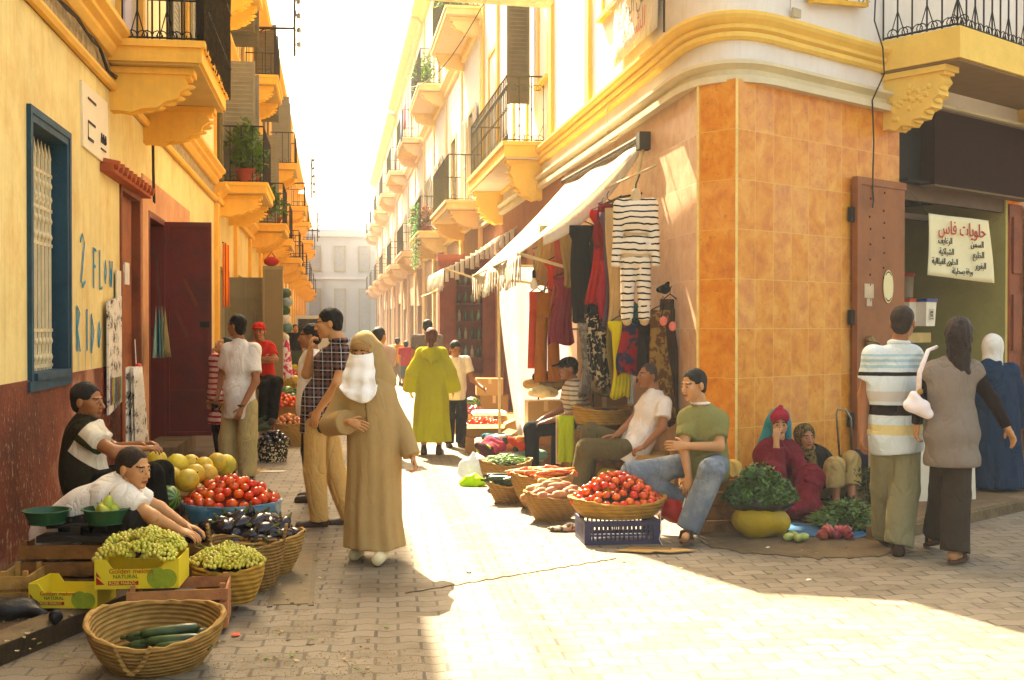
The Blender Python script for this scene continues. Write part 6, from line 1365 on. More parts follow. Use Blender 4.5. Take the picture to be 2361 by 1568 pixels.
for i,(x,y) in enumerate(((650,912),(672,918),(692,916),(662,903),(685,906))): copy_tree(wm,P(x,y,21-.1*(i%2)),(1.4,.3*i,.9*i),'striped watermelon in the crate in the middle distance','watermelons in the middle distance',scale=.85)
bk=V3(P(670,900,23).x,23.2,0);crate('wooden_crate','crate of yellow melons farthest down the left side',bk,.55,.4,.45,M_crate3,0)
for i in range(9): copy_tree(ml,P(650+(i%5)*10,884-9*(i//5),23-.05*i),(1,.4*i,i),'yellow melon in the farthest crate on the left','melons in the farthest crate',scale=1.0)
# ---------------------------------------------------------------- right side goods
def gl(x,y,Z=None): 
    Z=Z or Gy(y); p=P(x,y,Z);return V3(p.x,Z,0)
# tomato basket on purple crate
c_=V3(P(1424,1250,8.6).x,8.65,0)
t=thing('plastic_crate','dark purple plastic crate under the wide basket of tomatoes','crate',c_,.12);M_pur=mat('2e2848',.5,.12,5,.15,30,spec=.4)
w,d,h=.56,.40,.17
for nm,ax in (('long_side',0),('long_side',1),('short_side',2),('short_side',3)):
    m=MB();L=w if ax<2 else d
    def b_(a,b,z0,z1):
        if ax<2: y=(-d/2 if ax==0 else d/2-.012);m.box((a,y,z0),(b,y+.012,z1))
        else: x=(-w/2 if ax==2 else w/2-.012);m.box((x,a,z0),(x+.012,b,z1))
    e=L/2-(.0 if ax<2 else .013);b_(-e,e,0,.03);b_(-e,e,h-.035,h);b_(-e,-e+.05,.03,h-.035);b_(e-.05,e,.03,h-.035)
    k=14
    for i in range(k): a=-e+.05+(2*e-.1)*(i+.2)/k;b_(a,a+.012,.03,h-.035)
    for zz in (.062,.098): 
        if ax<2: y=(-d/2+.003 if ax==0 else d/2-.010);m.box((-e+.05,y,zz),(e-.05,y+.006,zz+.01))
    m.build(nm,M_pur,t)
m=MB();m.box((-w/2+.013,-d/2+.013,.005),(w/2-.013,d/2-.013,.015));m.build('bottom',M_pur,t)
cb=c_+V3(-.0,0,.172);basket('wicker_basket','wide oval wicker basket heaped with red tomatoes on the purple crate',cb,.355,.24,.125,M_wick,.72,'baskets of vegetables on the ground',rows=6,fill=.06,rimr=.014)
tr=copy_tree(tm,cb,None,'plum tomato in the heap on the wide wicker basket','tomatoes on the wicker basket');tr['used']=0
heap(tr,[cb+p for p in heap_pts(.325,.22,.20,.034,125,11,.115,9000,1.55)],12,smin=.82,smax=1.0)
o=copy_tree(tm,V3(P(1337,1224,8.9).x,8.9,.03),(0,0,0),'single red tomato fallen on the paving beside the purple crate')
# potatoes
c_=V3(P(1275,1205,9.45).x,9.55,0);basket('straw_basket','straw basket of long pale potatoes beside the tomatoes',c_,.235,.21,.22,M_straw,.6,tilt=(.05,0),fill=.05,rz=.3)
po=fruit('potato','long pale potato in the straw basket beside the tomatoes','potato','potatoes in the straw basket',[(1e-4,-.075),(.022,-.066),(.032,-.03),(.034,.02),(.024,.062),(1e-4,.075)],M_pot,10)
heap(po,[c_+p for p in heap_pts(.215,.19,.11,.036,34,4,.20,3000,1.5)],3,rotmode=lambda r,p:(PI/2+r.uniform(-.3,.3),r.uniform(-.4,.4),r.uniform(-1.6,-.4)))
# carrots
c_=V3(P(1250,1175,10.1).x,10.2,0);basket('straw_basket','wide straw basket fanned with orange carrots in the sun',c_,.275,.25,.29,M_straw,.55,fill=.03)
ca=fruit('carrot','orange carrot laid in the wide sunlit basket','carrot','carrots in the wide basket',[(1e-4,-.10),(.006,-.09),(.014,-.02),(.020,.06),(.018,.085),(1e-4,.09)],M_car,8)
rr=random.Random(3)
pts=[c_+V3(.24*math.sqrt(rr.random())*math.cos(a:=rr.uniform(0,6.28)),.2*math.sqrt(rr.random())*math.sin(a),.285+rr.uniform(0,.05)) for _ in range(58)]
heap(ca,pts,3,rotmode=lambda r,p:(PI/2+r.uniform(-.15,.15),r.uniform(-.2,.2),r.choice((-1.2,1.9,-1.0))+r.uniform(-.4,.4)))
# cucumbers
c_=V3(P(1170,1165,10.45).x,10.5,0);basket('straw_basket','small straw basket of striped cucumbers at the edge of the sunlight',c_,.17,.16,.17,M_straw,.65,fill=.03)
cu=copy_tree(z,c_,None,'striped cucumber in the small straw basket in the sun','cucumbers in the small basket');cu['used']=0
heap(cu,[c_+V3(rr.uniform(-.09,.09),rr.uniform(-.08,.08),.185+rr.uniform(0,.05)) for _ in range(14)],4,rotmode=lambda r,p:(r.uniform(-.1,.1),PI/2+r.uniform(-.15,.15),r.uniform(-.4,.5)))
# green beans
c_=V3(P(1165,1132,11.3).x,11.4,0);basket('straw_basket','tan basket of green beans behind the carrots',c_,.24,.2,.26,M_straw,.65,squeeze=.08,fill=.05)
t=thing('beans','loose green beans filling the tan basket behind the carrots','beans',c_+V3(0,0,.25),0);m=MB()
for i in range(260):
    a=rr.uniform(0,6.28);e=math.sqrt(rr.random());p=V3(.2*e*math.cos(a),.17*e*math.sin(a),.06*(1-e*e)+rr.uniform(0,.02));q_=rr.uniform(0,3.14);d_=V3(math.cos(q_),math.sin(q_),rr.uniform(-.2,.3))*.05
    m.tube([p-d_,p+V3(0,0,.008),p+d_],[.002,.006,.003],4)
m.build('pods',mat('6a8a3a',.5,.25,8),t,True)
# heap of coloured clothes on the ground
c_=V3(P(1155,1095,12.2).x,12.4,0)
rr=random.Random(8)
wb=blob('cloth_bundle',[ell((0,0,.12),(.34,.26,.16)),ell((.16,.05,.1),(.22,.2,.15))],cloth('e8e0d8',trl=.1),None,.014,.05,(),.014,17,3);wb.location=c_;tag(wb,'white cloth sheet bundle under the heap of coloured clothes','cloth')
for i,col in enumerate(('c8402a','2a6a70','a8b020','e07848','e8dcc8','3a5a80','c8a0a0','d89a28','502a30','7aa890','f0e8dc','b83a50','284a3a')):
    a=i*2.1;rd=.08+.17*rr.random();s_=rr.uniform(.10,.14)
    o=blob('garment',[ell((0,0,0),(s_*1.7,s_*.9,s_*.5)),cap((-.06,0,.02),(.10,.05,-.02),.03,.045)],cloth(col),None,.011,.04,(),.012,24,i);o.location=c_+V3(rd*math.cos(a)*1.3,rd*math.sin(a)-.06,.25+.16*(1-rd/.26)+.01*(i%3));o.rotation_euler=(rr.uniform(-.4,.4),rr.uniform(-.4,.4),a)
    tag(o,'%s crumpled garment in the heap on the white sheet'%dict(c8402a='vermilion',e07848='salmon').get(col,['red','teal','lime','orange','cream','blue','dusty pink','mustard','maroon','pale green','white','crimson','dark green'][i]),'garment','garments heaped on the white sheet')
pb_=blob('plastic_bag',[ell((0,0,.12),(.13,.1,.13)),cap((0,0,.2),(.03,0,.28),.04,.02)],mat('c8ccd0',.25,.1,6,.6,20,spec=.6,trl=.5),None,.011,.04,(),.012,20,2);pb_.location=V3(P(1085,1105,11.8).x,11.9,0);tag(pb_,'translucent white plastic bag at the left end of the clothes heap','bag')
pb_=blob('plastic_bag',[ell((0,0,.05),(.11,.08,.06)),ell((-.09,0,.03),(.07,.05,.04))],mat('b8e020',.4,.1,6,.6,20,trl=.3),None,.010,.04,(),.012,24,3);pb_.location=V3(P(1095,1120,11.6).x,11.6,0);tag(pb_,'bright lime plastic bag on the sunny paving','bag')
# fruit boxes farther up on the right
bx=V3(P(1112,1020,16.3).x,16.4,0)
M_card=mat('b08a52',.85,.08,4,.15,30);M_cardd=mat('98703c',.85,.08,4,.15,30)
def cbox(label,loc,w,d,h,rz=0,m=None,flaps=0,group='cardboard boxes'):
    t=thing('cardboard_box',label,'box',loc,rz,group);b=MB();th=.008
    b.box((-w/2,-d/2,0),(w/2,-d/2+th,h));b.box((-w/2,d/2-th,0),(w/2,d/2,h));b.box((-w/2,-d/2+th,0),(-w/2+th,d/2-th,h));b.box((w/2-th,-d/2+th,0),(w/2,d/2-th,h));b.box((-w/2+th,-d/2+th,0),(w/2-th,d/2-th,th));b.build('box_walls',m or M_card,t)
    if flaps:
        b=MB();b.prism([(-w/2,-d/2,h),(w/2,-d/2,h),(w/2-.02,-d/2-d*.4,h-d*.2*flaps),(-w/2+.02,-d/2-d*.4,h-d*.2*flaps)],(0,0,.006));b.build('flap',m or M_card,t)
        b=MB();b.prism([(w/2,-d/2,h),(w/2,d/2,h),(w/2+w*.3,d/2,h+.08),(w/2+w*.3,-d/2,h+.08)],(0,0,.006));b.build('flap',m or M_card,t)
    else:
        b=MB();b.box((-w/2-.002,-d/2-.002,h),(w/2+.002,-.004,h+.006));b.box((-w/2-.002,.004,h),(w/2+.002,d/2+.002,h+.006));b.build('lid',m or M_card,t)
        b=MB();b.box((-w/2-.003,-.025,h+.006),(w/2+.003,.025,h+.008));b.box((-.025,-d/2-.003,h*.7),(.025,-d/2-.002,h+.008));b.build('tape',mat('c8a878',.4),t)
    return t
cbox('shallow cardboard box holding tomatoes up the street on the right',bx,.62,.4,.22,.05,None,.5)
tq=copy_tree(tm,bx,None,'tomato in the shallow cardboard box up the street','tomatoes in the cardboard box');tq['used']=0
heap(tq,[bx+p for p in heap_pts(.28,.19,.10,.040,48,13,.19,4000,1.6)],13,smin=1,smax=1.2)
b2_=V3(P(1085,985,17.4).x,17.5,0);crate('wooden_crate','crate of dark red onions behind the boxed tomatoes',b2_,.5,.4,.30,M_crate3)
ro=copy_tree(on,b2_,None,'dark red onion in the crate behind the boxed tomatoes','red onions in the crate');ro['used']=0
heap(ro,[b2_+p for p in heap_pts(.23,.18,.10,.034,40,14,.28,3000,1.6)],14,smin=1.1,smax=1.3)
for ob in [o for o in SC.objects if o.get('category')=='onion' and 'dark red' in o['label']]: 
    if ob.data.materials[0]!=M_redon: ob.data=ob.data if 0 else ob.data
    ob.material_slots[0].link='OBJECT';ob.material_slots[0].material=M_redon
copy_tree(wm,V3(P(1088,950,18.2).x,18.2,.36),(1.4,.2,.5),'striped watermelon on the crate up the street on the right',scale=1.1)
crate('wooden_crate','crate under the watermelon up the street on the right',V3(P(1088,980,18.2).x,18.2,0),.5,.4,.25,M_crate3)
t=thing('polystyrene_tray','white polystyrene tray lid over the boxes up the street','tray',V3(P(1128,962,17).x,17,.30),.1);m=MB();m.box((-.24,-.2,0),(.24,.2,.045));m.build('tray',mat('f0ece4',.6),t);m=MB();m.box((-.2,-.16,.045),(.2,.16,.06));m.build('lid',mat('f0ece4',.6),t)
cbox('upper of the two stacked brown cartons beside the curtain',V3(P(1128,905,18.6).x,18.6,.50),.42,.36,.26,.08,M_card)
cbox('lower of the two stacked brown cartons beside the curtain',V3(P(1140,950,18.6).x,18.6,.12),.44,.36,.37,.0,M_cardd)
cbox('low open carton at the foot of the stacked cartons',V3(P(1162,1000,17.2).x,17.3,0),.36,.4,.30,.2,M_card,1)
cbox('crumpled brown carton between the boxed tomatoes and the clothes heap',V3(P(1120,1040,14.3).x,14.6,0),.44,.34,.20,.35,M_cardd,1)
# ---------------------------------------------------------------- clothes stall
ST=S(3.26,14,0)
aw=thing('awning','sun bleached cream awning with fringe over the clothes stall','awning',S(3.26,14,0),SD)
M_aw=cloth('ece4d4',trl=.35,var=.06);A0,A1=-2.0,2.0
def awf(u,v):
    a=A0+(A1-A0)*u;L=-1.28*v;zt=3.50+.05*u;zb=2.34-.06*u
    return (L-.05-.02*math.sin(u*14),a+(.0 if v<.5 else 0),zt+(zb-zt)*v-.10*math.sin(v*PI)*(.6+.3*math.sin(u*6))+.015*math.sin(u*25)*v)
m=MB();m.sheet(awf,34,14);m.build('canopy',M_aw,aw,True,solid=.006,fix=False)
m=MB()
for i in range(70):
    u=i/70;p=Vector(awf(u,1));L_=.30+.05*math.sin(i*1.7)+.03*math.sin(i*5.1);m.sheet(lambda a,b:(p.x-.006-.012*math.sin(i*2.2)*b+.008*math.sin(a*3),p.y+a*.05,p.z-L_*b+.01),3,4)
m.build('fringe',M_aw,aw,True,solid=.004,fix=False)
m=MB();m.sheet(lambda u,v:((lambda q:(q[0],q[1]-.01-.05*math.sin(v*3),q[2]-u*(.10+.22*v*(1-v)*2)))(awf(0,v*.8+.02))),6,14);m.build('side_flap',M_aw,aw,True,solid=.004,fix=False)
m=MB();m.tube([(-.06,A0-.15,3.56),(-.06,A1+.15,3.62)],.035,8);m.box((-.12,A0-.2,3.42),(.0,A0-.05,3.60));m.build('roller',mat('4a4434',.6,.2),aw)
M_pole=mat('d8c898',.6,.1,8);m=MB();q0,q1=Vector(awf(0,1)),Vector(awf(1,1));m.tube([q0,q1],.014,6);m.build('front_bar',M_pole,aw)
m=MB();m.tube([q0+V3(0,.1,0),(-.05,A0+.7,2.05)],.018,6);m.ball(q0+V3(0,.1,0),(.03,.03,.03),6);m.build('support_arm',M_pole,aw)
m=MB();m.tube([q1,(-.05,A1-.5,2.1)],.018,6);m.build('support_arm',M_pole,aw)
m=MB();m.tube([(-.03,A0-.12,3.55),(-.16,A0-.12,3.0)],.022,5);m.tube([(-.45,A0-.05,3.02),(.0,A0-.42,3.22)],.014,5);m.build('bracket',M_pole,aw)
# curtain at the far side
t=thing('curtain','cream cloth curtain closing the far side of the clothes stall','curtain',S(3.26,15.9,0),SD)
m=MB();m.sheet(lambda u,v:(-.02-(1.0-.28*(1-v)**1.5)*u,.05*math.sin(u*16+v*2)+.10*math.sin(v*2.5)*u,.30+2.1*v-.25*u*(1-v)),50,20);m.build('curtain_cloth',cloth('f0ebec',trl=.4,var=.05),t,True,solid=.004,fix=False)
m=MB();m.tube([(-1.05,0,2.42),(0,0,2.42)],.014,5);m.build('curtain_rail',M_pole,t)
m=MB();m.tube([(-1.0,-.02,.0),(-1.02,-.02,2.42)],.02,5);m.build('curtain_pole',M_pole,t)
# dark goods wall behind the hanging clothes: rail and pole
t=thing('clothes_rail','metal rails carrying the hanging clothes under the awning','rail',S(3.26,14,0),SD)
m=MB()
for (L_,z_,a0,a1) in ((-.25,2.95,-1.9,1.6),(-.62,2.62,-1.2,1.4),(-.55,1.55,-1.9,.6)): m.tube([(L_,a0,z_),(L_,a1,z_)],.014,6)
m.build('rail_bar',M_iron,t)
for a in (-1.85,1.55):
    m=MB();m.tube([(-.25,a,2.95),(0,a,3.0)],.012,5);m.tube([(-.25,a,2.95),(-.55,a,1.55),(-.5,a,0)],.012,5);m.build('rail_post',M_iron,t)
def garment(label,x,y,Z,w,h,m,kind='dress',dz=0,wav=5,d=.07,group='clothes hanging under the awning'):
    """hanging cloth: x,y top centre in the picture"""
    o=P(x,y,Z);t=thing('hanging_garment',label,'garment',o,SD*.5,group);b=MB();sd=random.Random(label).uniform(0,6)
    def prof(v):
        if kind=='trousers': return 1
        if kind=='dress': return .55+.45*v if v>.15 else .9
        return .9+.1*v
    nv=14
    if kind=='trousers':
        b=MB()
        b.sheet(lambda u,v:(w*.5*math.cos(2*PI*u),d*.6*math.sin(2*PI*u),-h*.28*v),18,4,closeu=True)
        for s in (-1,1): b.sheet(lambda u,v:(s*(w*.25+w*.07*v)+w*(.25+.04*v)*math.cos(2*PI*u),d*.55*math.sin(2*PI*u),-h*.25-h*.75*v),14,8,closeu=True)
    else:
        b.sheet(lambda u,v:(w*.5*prof(v)*math.cos(2*PI*u)*(1+.05*math.sin(v*7+sd))+.03*math.sin(v*4+sd),d*.6*math.sin(2*PI*u)+.022*math.sin(wav*PI*math.cos(2*PI*u)+sd)*v,-h*v+.02*math.sin(3*2*PI*u+sd)*v),40,nv,closeu=True)
    b.build('cloth',m,t,True,solid=.003,fix=False)
    b=MB();b.tube([(-w*.4,0,.0),(-.0,0,.05),(w*.4,0,.0)],.006,4);b.tube([(0,0,.05),(0,0,.10),(.02,0,.13)],.004,4);b.build('hanger',M_iron,t);return t
def pat(c1,c2,sc=14,th=.5):
    t=NT('patterned_cloth');v=t.co();n=t.noise(v,sc,2,.5,.6);c=t.mix(t.ramp(n,[(th-.03,0.),(th+.03,1.)]),srgb(c1),srgb(c2));t.bump(t.noise(v,9),.4,.04);return t.done(c,.9,.1)
M_zeb=pat('16120e','b8a888',22,.56);M_brn=pat('5a3a1c','8a6a34',16,.5);M_redb=pat('8a1420','1c2040',9,.5)
Zs=11.6
for lab,x,y,Z,w,h,m_,kd in (
 ('tan shirt hanging deepest in the stall',1270,540,13.4,.32,.6,cloth('b08a58'),'top'),('pale green scarf hanging by the light bulb',1258,520,13.8,.22,.7,cloth('a8a070'),'top'),
 ('dusty rose blouse hanging left of the black dress',1300,545,12.8,.26,.75,cloth('a04a3c'),'top'),('deep rose tunic below the tan blouse',1298,640,12.7,.28,.72,cloth('8a2c38'),'dress'),
 ('olive tan blouse hanging left of the black dress',1318,530,12.5,.22,.6,cloth('9a7c4c'),'top'),
 ('long black dress hanging in the middle of the stall',1345,520,12.2,.30,1.0,cloth('1c1812'),'dress'),('dark grey tunic behind the red dress',1372,530,12.4,.26,.9,cloth('2e2c24'),'dress'),
 ('bright red dress with white flower hanging in the stall',1388,485,12.0,.30,.95,cloth('b01c18'),'dress'),('red lace top under the awning edge',1400,470,11.9,.24,.45,cloth('7a1c1c'),'top'),
 ('mauve tunic hanging right of the red dress',1412,490,11.8,.24,1.15,cloth('5c4658'),'dress'),('beige coat hanging beside the striped mannequin',1428,480,11.5,.26,1.15,cloth('c0a070'),'top'),
 ('lemon yellow dress hanging below the beige coat',1428,740,11.4,.20,.75,cloth('c4b81e'),'dress'),('red and navy checked blouse under the mannequin',1462,745,11.35,.30,.5,M_redb,'top'),
 ('black dress with white print hanging under the rail',1375,725,12.0,.26,.62,M_zeb,'dress'),('dark trousers hanging right of the yellow dress',1490,735,11.3,.16,.62,cloth('201c1c'),'trousers'),
 ('grey scarf hanging under the rail',1348,745,12.0,.12,.75,pat('6a6058','8a8074'),'top'),('brown patterned wrap hanging at the corner of the stall',1525,715,11.0,.24,1.05,M_brn,'dress'),
 ('dark brown wrap hanging behind the patterned wrap',1545,690,11.2,.16,1.2,cloth('4a3420'),'top'),('black printed leggings hanging under the red dress',1398,735,11.9,.18,.7,M_zeb,'trousers'),
 ('bright vermilion skirt hanging behind the ochre trousers',1285,600,13.2,.26,.7,cloth('c83c18'),'dress'),('golden yellow blouse hanging deep in the stall',1330,600,12.9,.24,.6,cloth('d8a828'),'top'),
 ('crimson tunic hanging beside the mauve tunic',1405,600,11.85,.22,.6,cloth('a8182c'),'dress'),('peach blouse hanging behind the printed leggings',1362,650,12.4,.22,.5,cloth('d89878'),'top'),
 ('teal blouse hanging low behind the yellow dress',1448,700,11.5,.2,.5,cloth('2a6068'),'top'),
 ('olive scarf hanging beside the printed leggings',1412,745,11.7,.07,.7,cloth('7a6a30'),'top')):
    garment(lab,x,y,Z,w,h,m_,kd)
garment('bright orange trousers hanging at the sunny end of the stall',1238,673,13.0,.17,.85,cloth('d8501c',trl=.3),'trousers')
garment('ochre trousers hanging beside the orange trousers',1262,675,12.9,.24,.98,cloth('b0680c',trl=.2),'trousers')
# striped mannequin
mp_=P(1466,600,11.0)-V3(0,0,0);mn=thing('mannequin','headless child mannequin in black and white striped pyjamas hanging on the tiles','mannequin',mp_,-.1)
kz=11.0/F
def mz(x,y,d=0): return np.array(((x-1466)*kz,d,(600-y)*kz))
bp=[ell(mz(1466,510),(.15,.09,.2)),cap(mz(1466,470),mz(1466,445),.05,.045),ell(mz(1466,580),(.14,.10,.12))]+[cap(mz(1466+s*17,600),mz(1466+s*20,740),.065,.045) for s in (1,-1)]
v_,f_=sdf_mesh(bp,.012,.03);npobj('torso',v_,f_,mat('c8b088',.4,.05),mn)
def zst():
    t=NT('zebra_stripes');v=t.co();z=t.sep(v)[2];n=t.noise(t.mapp(v,(1,1,.6)),6,2);q=t.math('FRACT',t.math('MULTIPLY',t.math('ADD',z,t.math('MULTIPLY',n,.06)),17.0));c=t.mix(t.math('MULTIPLY',t.math('LESS_THAN',q,.26),t.math('GREATER_THAN',t.noise(v,9,1),.34)),srgb('e4dac6'),srgb('161210'))
    t.bump(t.noise(v,9),.4,.04);return t.done(c,.9,.1)
M_z=zst()
blob('striped_top',[ell(mz(1466,505),(.175,.11,.18)),ell(mz(1466,570),(.165,.115,.12)),cap(mz(1430,470),mz(1503,470),.05,.05)]+[c for s,x in ((1,1510),(-1,1422)) for c in (cap(mz(1466+s*38,475),mz(x-s*2,540,-.02),.055,.045),cap(mz(x-s*2,540,-.02),mz(x+s*2,615,-.05),.045,.04,1))],M_z,mn,.011,.03,(lambda X,Y,Z:-(np.sqrt(X**2+Y**2+(Z-mz(1466,447)[2])**2)-.075),),.003,12)
blob('striped_leggings',[ell(mz(1466,602),(.14,.10,.08))]+[cap(mz(1466+s*17,605),mz(1466+s*20,738),.075,.055,1) for s in (1,-1)],M_z,mn,.011,.02,(),.002,12)
m=MB();m.tube([mz(1466,445),mz(1466,425),mz(1475,400,.1)],.008,5);m.build('hook',M_iron,mn)
# pink bra and black straps
t=thing('hanging_bra','pink bikini top hanging with black straps at the corner of the stall','bra',P(1540,745,10.75),0)
m=MB();
for s in (-1,1): m.ball((s*.042,0,-.0+(.02 if s<0 else -.03)),(.036,.02,.045),10)
m.build('cup',cloth('e07868'),t,True);m=MB();m.tube([(-.06,0,.05),(-.04,0,.16),(.02,0,.2),(.06,0,.12),(.06,0,.02)],.006,4);m.build('strap',C_black,t)
o=blob('black_straps',[ell((0,0,0),(.06,.03,.04)),cap((-.05,0,0),(.03,0,.06),.02,.015)],C_black,None,.008,.02,(),.006,40);o.location=P(1532,668,10.7);tag(o,'bunch of black straps hung on a hook above the bikini top','straps')
# light bulb
t=thing('light_bulb','unlit white light bulb hanging from a black cord under the awning','bulb',P(1231,655,12.6),0)
m=MB();m.lathe([(1e-4,-.06),(.03,-.05),(.042,-.02),(.036,.02),(.018,.05),(.016,.07)],14);m.build('glass',mat('e8dcc0',.2,.03,spec=.5),t,True);m=MB();m.lathe([(.018,.065),(.02,.13),(.012,.15)],10);m.tube([(0,0,.15),(.0,0,.34)],.004,4);m.build('socket',C_black,t)
# boxes and tables of clothes inside the stall
crate('wooden_crate','tall crate draped with limes and towels supporting the round tray',V3(P(1375,1085,12).x,12.0,0),.62,.5,.55,M_crate2,.1,5)
tb=V3(P(1390,985,11.8).x,11.85,.60);basket('wicker_basket','wide shallow wicker tray on the crate between the two seated men',tb,.30,.24,.15,M_wick,.9,rows=6,fill=.02,rimr=.015)
tw=thing('towel','lime green towel hanging from the crate beside the tray','towel',P(1305,958,11.5),0,'towels over the crate');m=MB();m.sheet(lambda u,v:(.16*(u-.5),-.01*math.sin(u*9),-.46*v),8,8);m.build('fabric',cloth('a8b81c'),tw,True,solid=.008,fix=False)
tw=thing('towel','red and white striped towel edge hanging left of the lime towel','towel',P(1288,958,11.55),0,'towels over the crate');m=MB();m.sheet(lambda u,v:(.05*(u-.5),.02*math.sin(u*6),-.48*v),6,8);m.build('fabric',stripes([(0,.4,'c02a30')],.018,'e8dcd0',0,.001),tw,True,solid=.006,fix=False)
cbox('open carton of folded clothes at the back of the stall',V3(P(1255,975,13.6).x,13.7,.35),.42,.35,.36,.1,M_card)
crate('wooden_crate','crate under the open carton of clothes',V3(P(1255,1040,13.6).x,13.7,0),.5,.4,.33,M_crate2)
for i,(x,y,col,lab) in enumerate(((1240,885,'b89058','tan'),(1262,870,'1c1814','black'),(1280,885,'8a7448','olive'),(1252,905,'e0c890','cream'),(1370,895,'a08048','ochre'),(1395,890,'c0a878','sand'),(1415,905,'6a5a30','moss'))):
    o=blob('garment',[ell((0,0,0),(.16,.10,.06)),cap((-.1,0,0),(.08,.02,.05),.04,.03)],cloth(col),None,.012,.04,(),.014,20,i);o.location=P(x,y,13.2-.1*i+(0 if i<4 else -.6));tag(o,lab+' cloth piled loosely on the boxes inside the stall','garment','garments piled inside the stall')
cbox('tall carton under the piled clothes in the middle of the stall',V3(P(1390,1000,12.9).x,12.9,.0),.5,.4,.95,.0,M_cardd)
# low seats
crate('wooden_crate','wooden crate serving as seat for the man in white T-shirt',V3(P(1500,1090,10.9).x,11.0,0),.42,.36,.40,M_crate3,.0,4)
crate('wooden_crate','crate serving as seat for the man with the black cap',V3(P(1330,1085,12.4).x,12.45,0),.4,.34,.42,M_crate2,.0,4)
o=blob('cloth_bag',[ell((0,0,.12),(.14,.12,.14))],cloth('a8981c'),None,.012,.03,(),.006,20);o.location=V3(P(1405,1120,10.9).x,10.9,0);tag(o,'mustard yellow bag between the two lounging men','bag')
crate('wooden_crate','crate serving as seat for the young man in jeans',V3(P(1640,1130,9.0).x,9.1,0),.40,.34,.42,M_crate2,.1,4)
# sack
o=blob('sack',[ell((0,0,.17),(.17,.15,.18)),ell((.05,0,.34),(.08,.08,.08)),cap((-.12,-.05,.1),(-.16,-.08,-.0),.05,.03)],cloth('c09a50',var=.15),None,.012,.05,(),.010,16,5);o.location=V3(P(1680,1185,9.3).x,9.4,.10);tag(o,'bulging tan sack between the young man in jeans and the herb seller','sack')
crate('wooden_crate','low wooden crate under the tan sack',V3(P(1672,1200,9.3).x,9.4,0),.34,.3,.10,M_crate2,.1,1)
# red bag, string, flattened cardboard, rag
o=blob('plastic_bag',[ell((0,0,.08),(.10,.07,.09)),ell((.06,0,.03),(.06,.05,.05)),cap((-.03,0,.12),(-.10,0,.18),.03,.012)],mat('c81e10',.35,.1,6,.6,20,trl=.2),None,.010,.03,(),.010,26);o.location=V3(P(1552,1200,8.75).x,8.75,.12);tag(o,'red plastic bag hanging at the right end of the tomato basket','bag')
o=MB().tube([(0,0,.25),(.02,0,.12),(.0,0,.04),(.02,-.02,.0)],.003,4).build('string',C_white);o.location=V3(P(1520,1200,8.45).x,8.45,0);tag(o,'white string trailing from the red bag to the ground','string')
t=thing('flattened_carton','flattened piece of brown cardboard on the ground before the purple crate','cardboard',G(1515,1274),0)
m=MB();m.prism([(-.30,.02,.008),(-.12,.10,.012),(.20,.06,.01),(.27,.0,.012),(.08,-.08,.012),(-.02,-.05,.015),(-.06,-.08,.012)],(0,0,.006));m.build('sheet',M_card,t);m=MB();m.prism([(-.2,.03,.02),(.1,.0,.022),(.1,.004,.03),(-.2,.034,.03)],(0,0,.004));m.build('crease',M_cardd,t)
o=blob('rag',[ell((0,0,.02),(.12,.05,.025)),ell((.06,.01,.03),(.06,.05,.03))],pat('5a4a38','a89880',30),None,.009,.02,(),.008,40);o.location=G(1298,1225);tag(o,'crumpled grey rag on the paving at the edge of the shade','rag')
# herb seller's wares
ys=V3(P(1757,1240,8.6).x,8.75,0)
o=blob('sack',[ell((0,0,.135),(.20,.17,.145)),ell((.16,.02,.10),(.08,.1,.08))],mat('b09018',.55,.15,5,.5,20),None,.012,.05,(),.008,14,4);o.location=ys;tag(o,'plump mustard yellow sack under the heap of herbs','sack')
o=blob('plastic_bag',[ell((0,0,.04),(.25,.19,.07))],mat('2a241c',.4,.2,6,.6,20),None,.012,.05,(),.012,20,6);o.location=ys+V3(.02,.02,.22);tag(o,'torn dark plastic bag spread under the heap of herbs','bag')
def herbs(label,loc,rx,ry,H,n,seed,long_=0,col=None):
    rr=random.Random(seed);t=thing('herb_heap',label,'herbs',loc,0);m=MB();s=MB()
    for i in range(n):
        a=rr.uniform(0,6.28);e=math.sqrt(rr.random());z=H*(1-e*e)*rr.uniform(.6,1.2)*(1+.25*math.sin(3*a+seed)*e+.2*math.sin(7*a))+rr.uniform(0,.025);e*=1+.12*math.sin(5*a+1)+.1*rr.random();p=V3(rx*e*math.cos(a),ry*e*math.sin(a),z)
        L=rr.uniform(.014,.032);T=TM(p,rr.uniform(0,6.3),rr.uniform(-1.1,1.1),rr.uniform(-1.1,1.1))
        m.add([(0,-L*.5,0),(L,-L*.1,.004),(L*.7,L*.6,0),(-L*.2,L*.6,.004),(-L,0,0)],[(0,1,2,3,4)],0,T)
        if i%(4 if long_ else 9)==0: s.tube([p-V3(math.cos(a),math.sin(a),.3)*(.03+.05*long_),p+V3(0,0,.01)+V3(math.cos(a+.5),math.sin(a+.5),0)*(.02+.05*long_)],.0022,3)
    m.build('leaves',col or prodmat('2c4a14','4a6a20',.6,12,hue=.0),t,fix=False);s.build('stems',mat('7a8a40'),t)
    b=MB();b.lathe([(.95,0),(.7,H*.35),(.35,H*.68),(1e-3,H*.8)],16,0,None,rx,ry);b.build('bed',mat('1c2c0c',.9,.3,20),t);return t
herbs('bushy heap of green mint on the dark bag and yellow sack',ys+V3(.02,.02,.27),.25,.19,.20,2600,3)
herbs('spread of green parsley on the blue sheet beside the red onions',V3(P(1965,1210,9.0).x,9.1,.03),.24,.24,.14,2200,5,1)
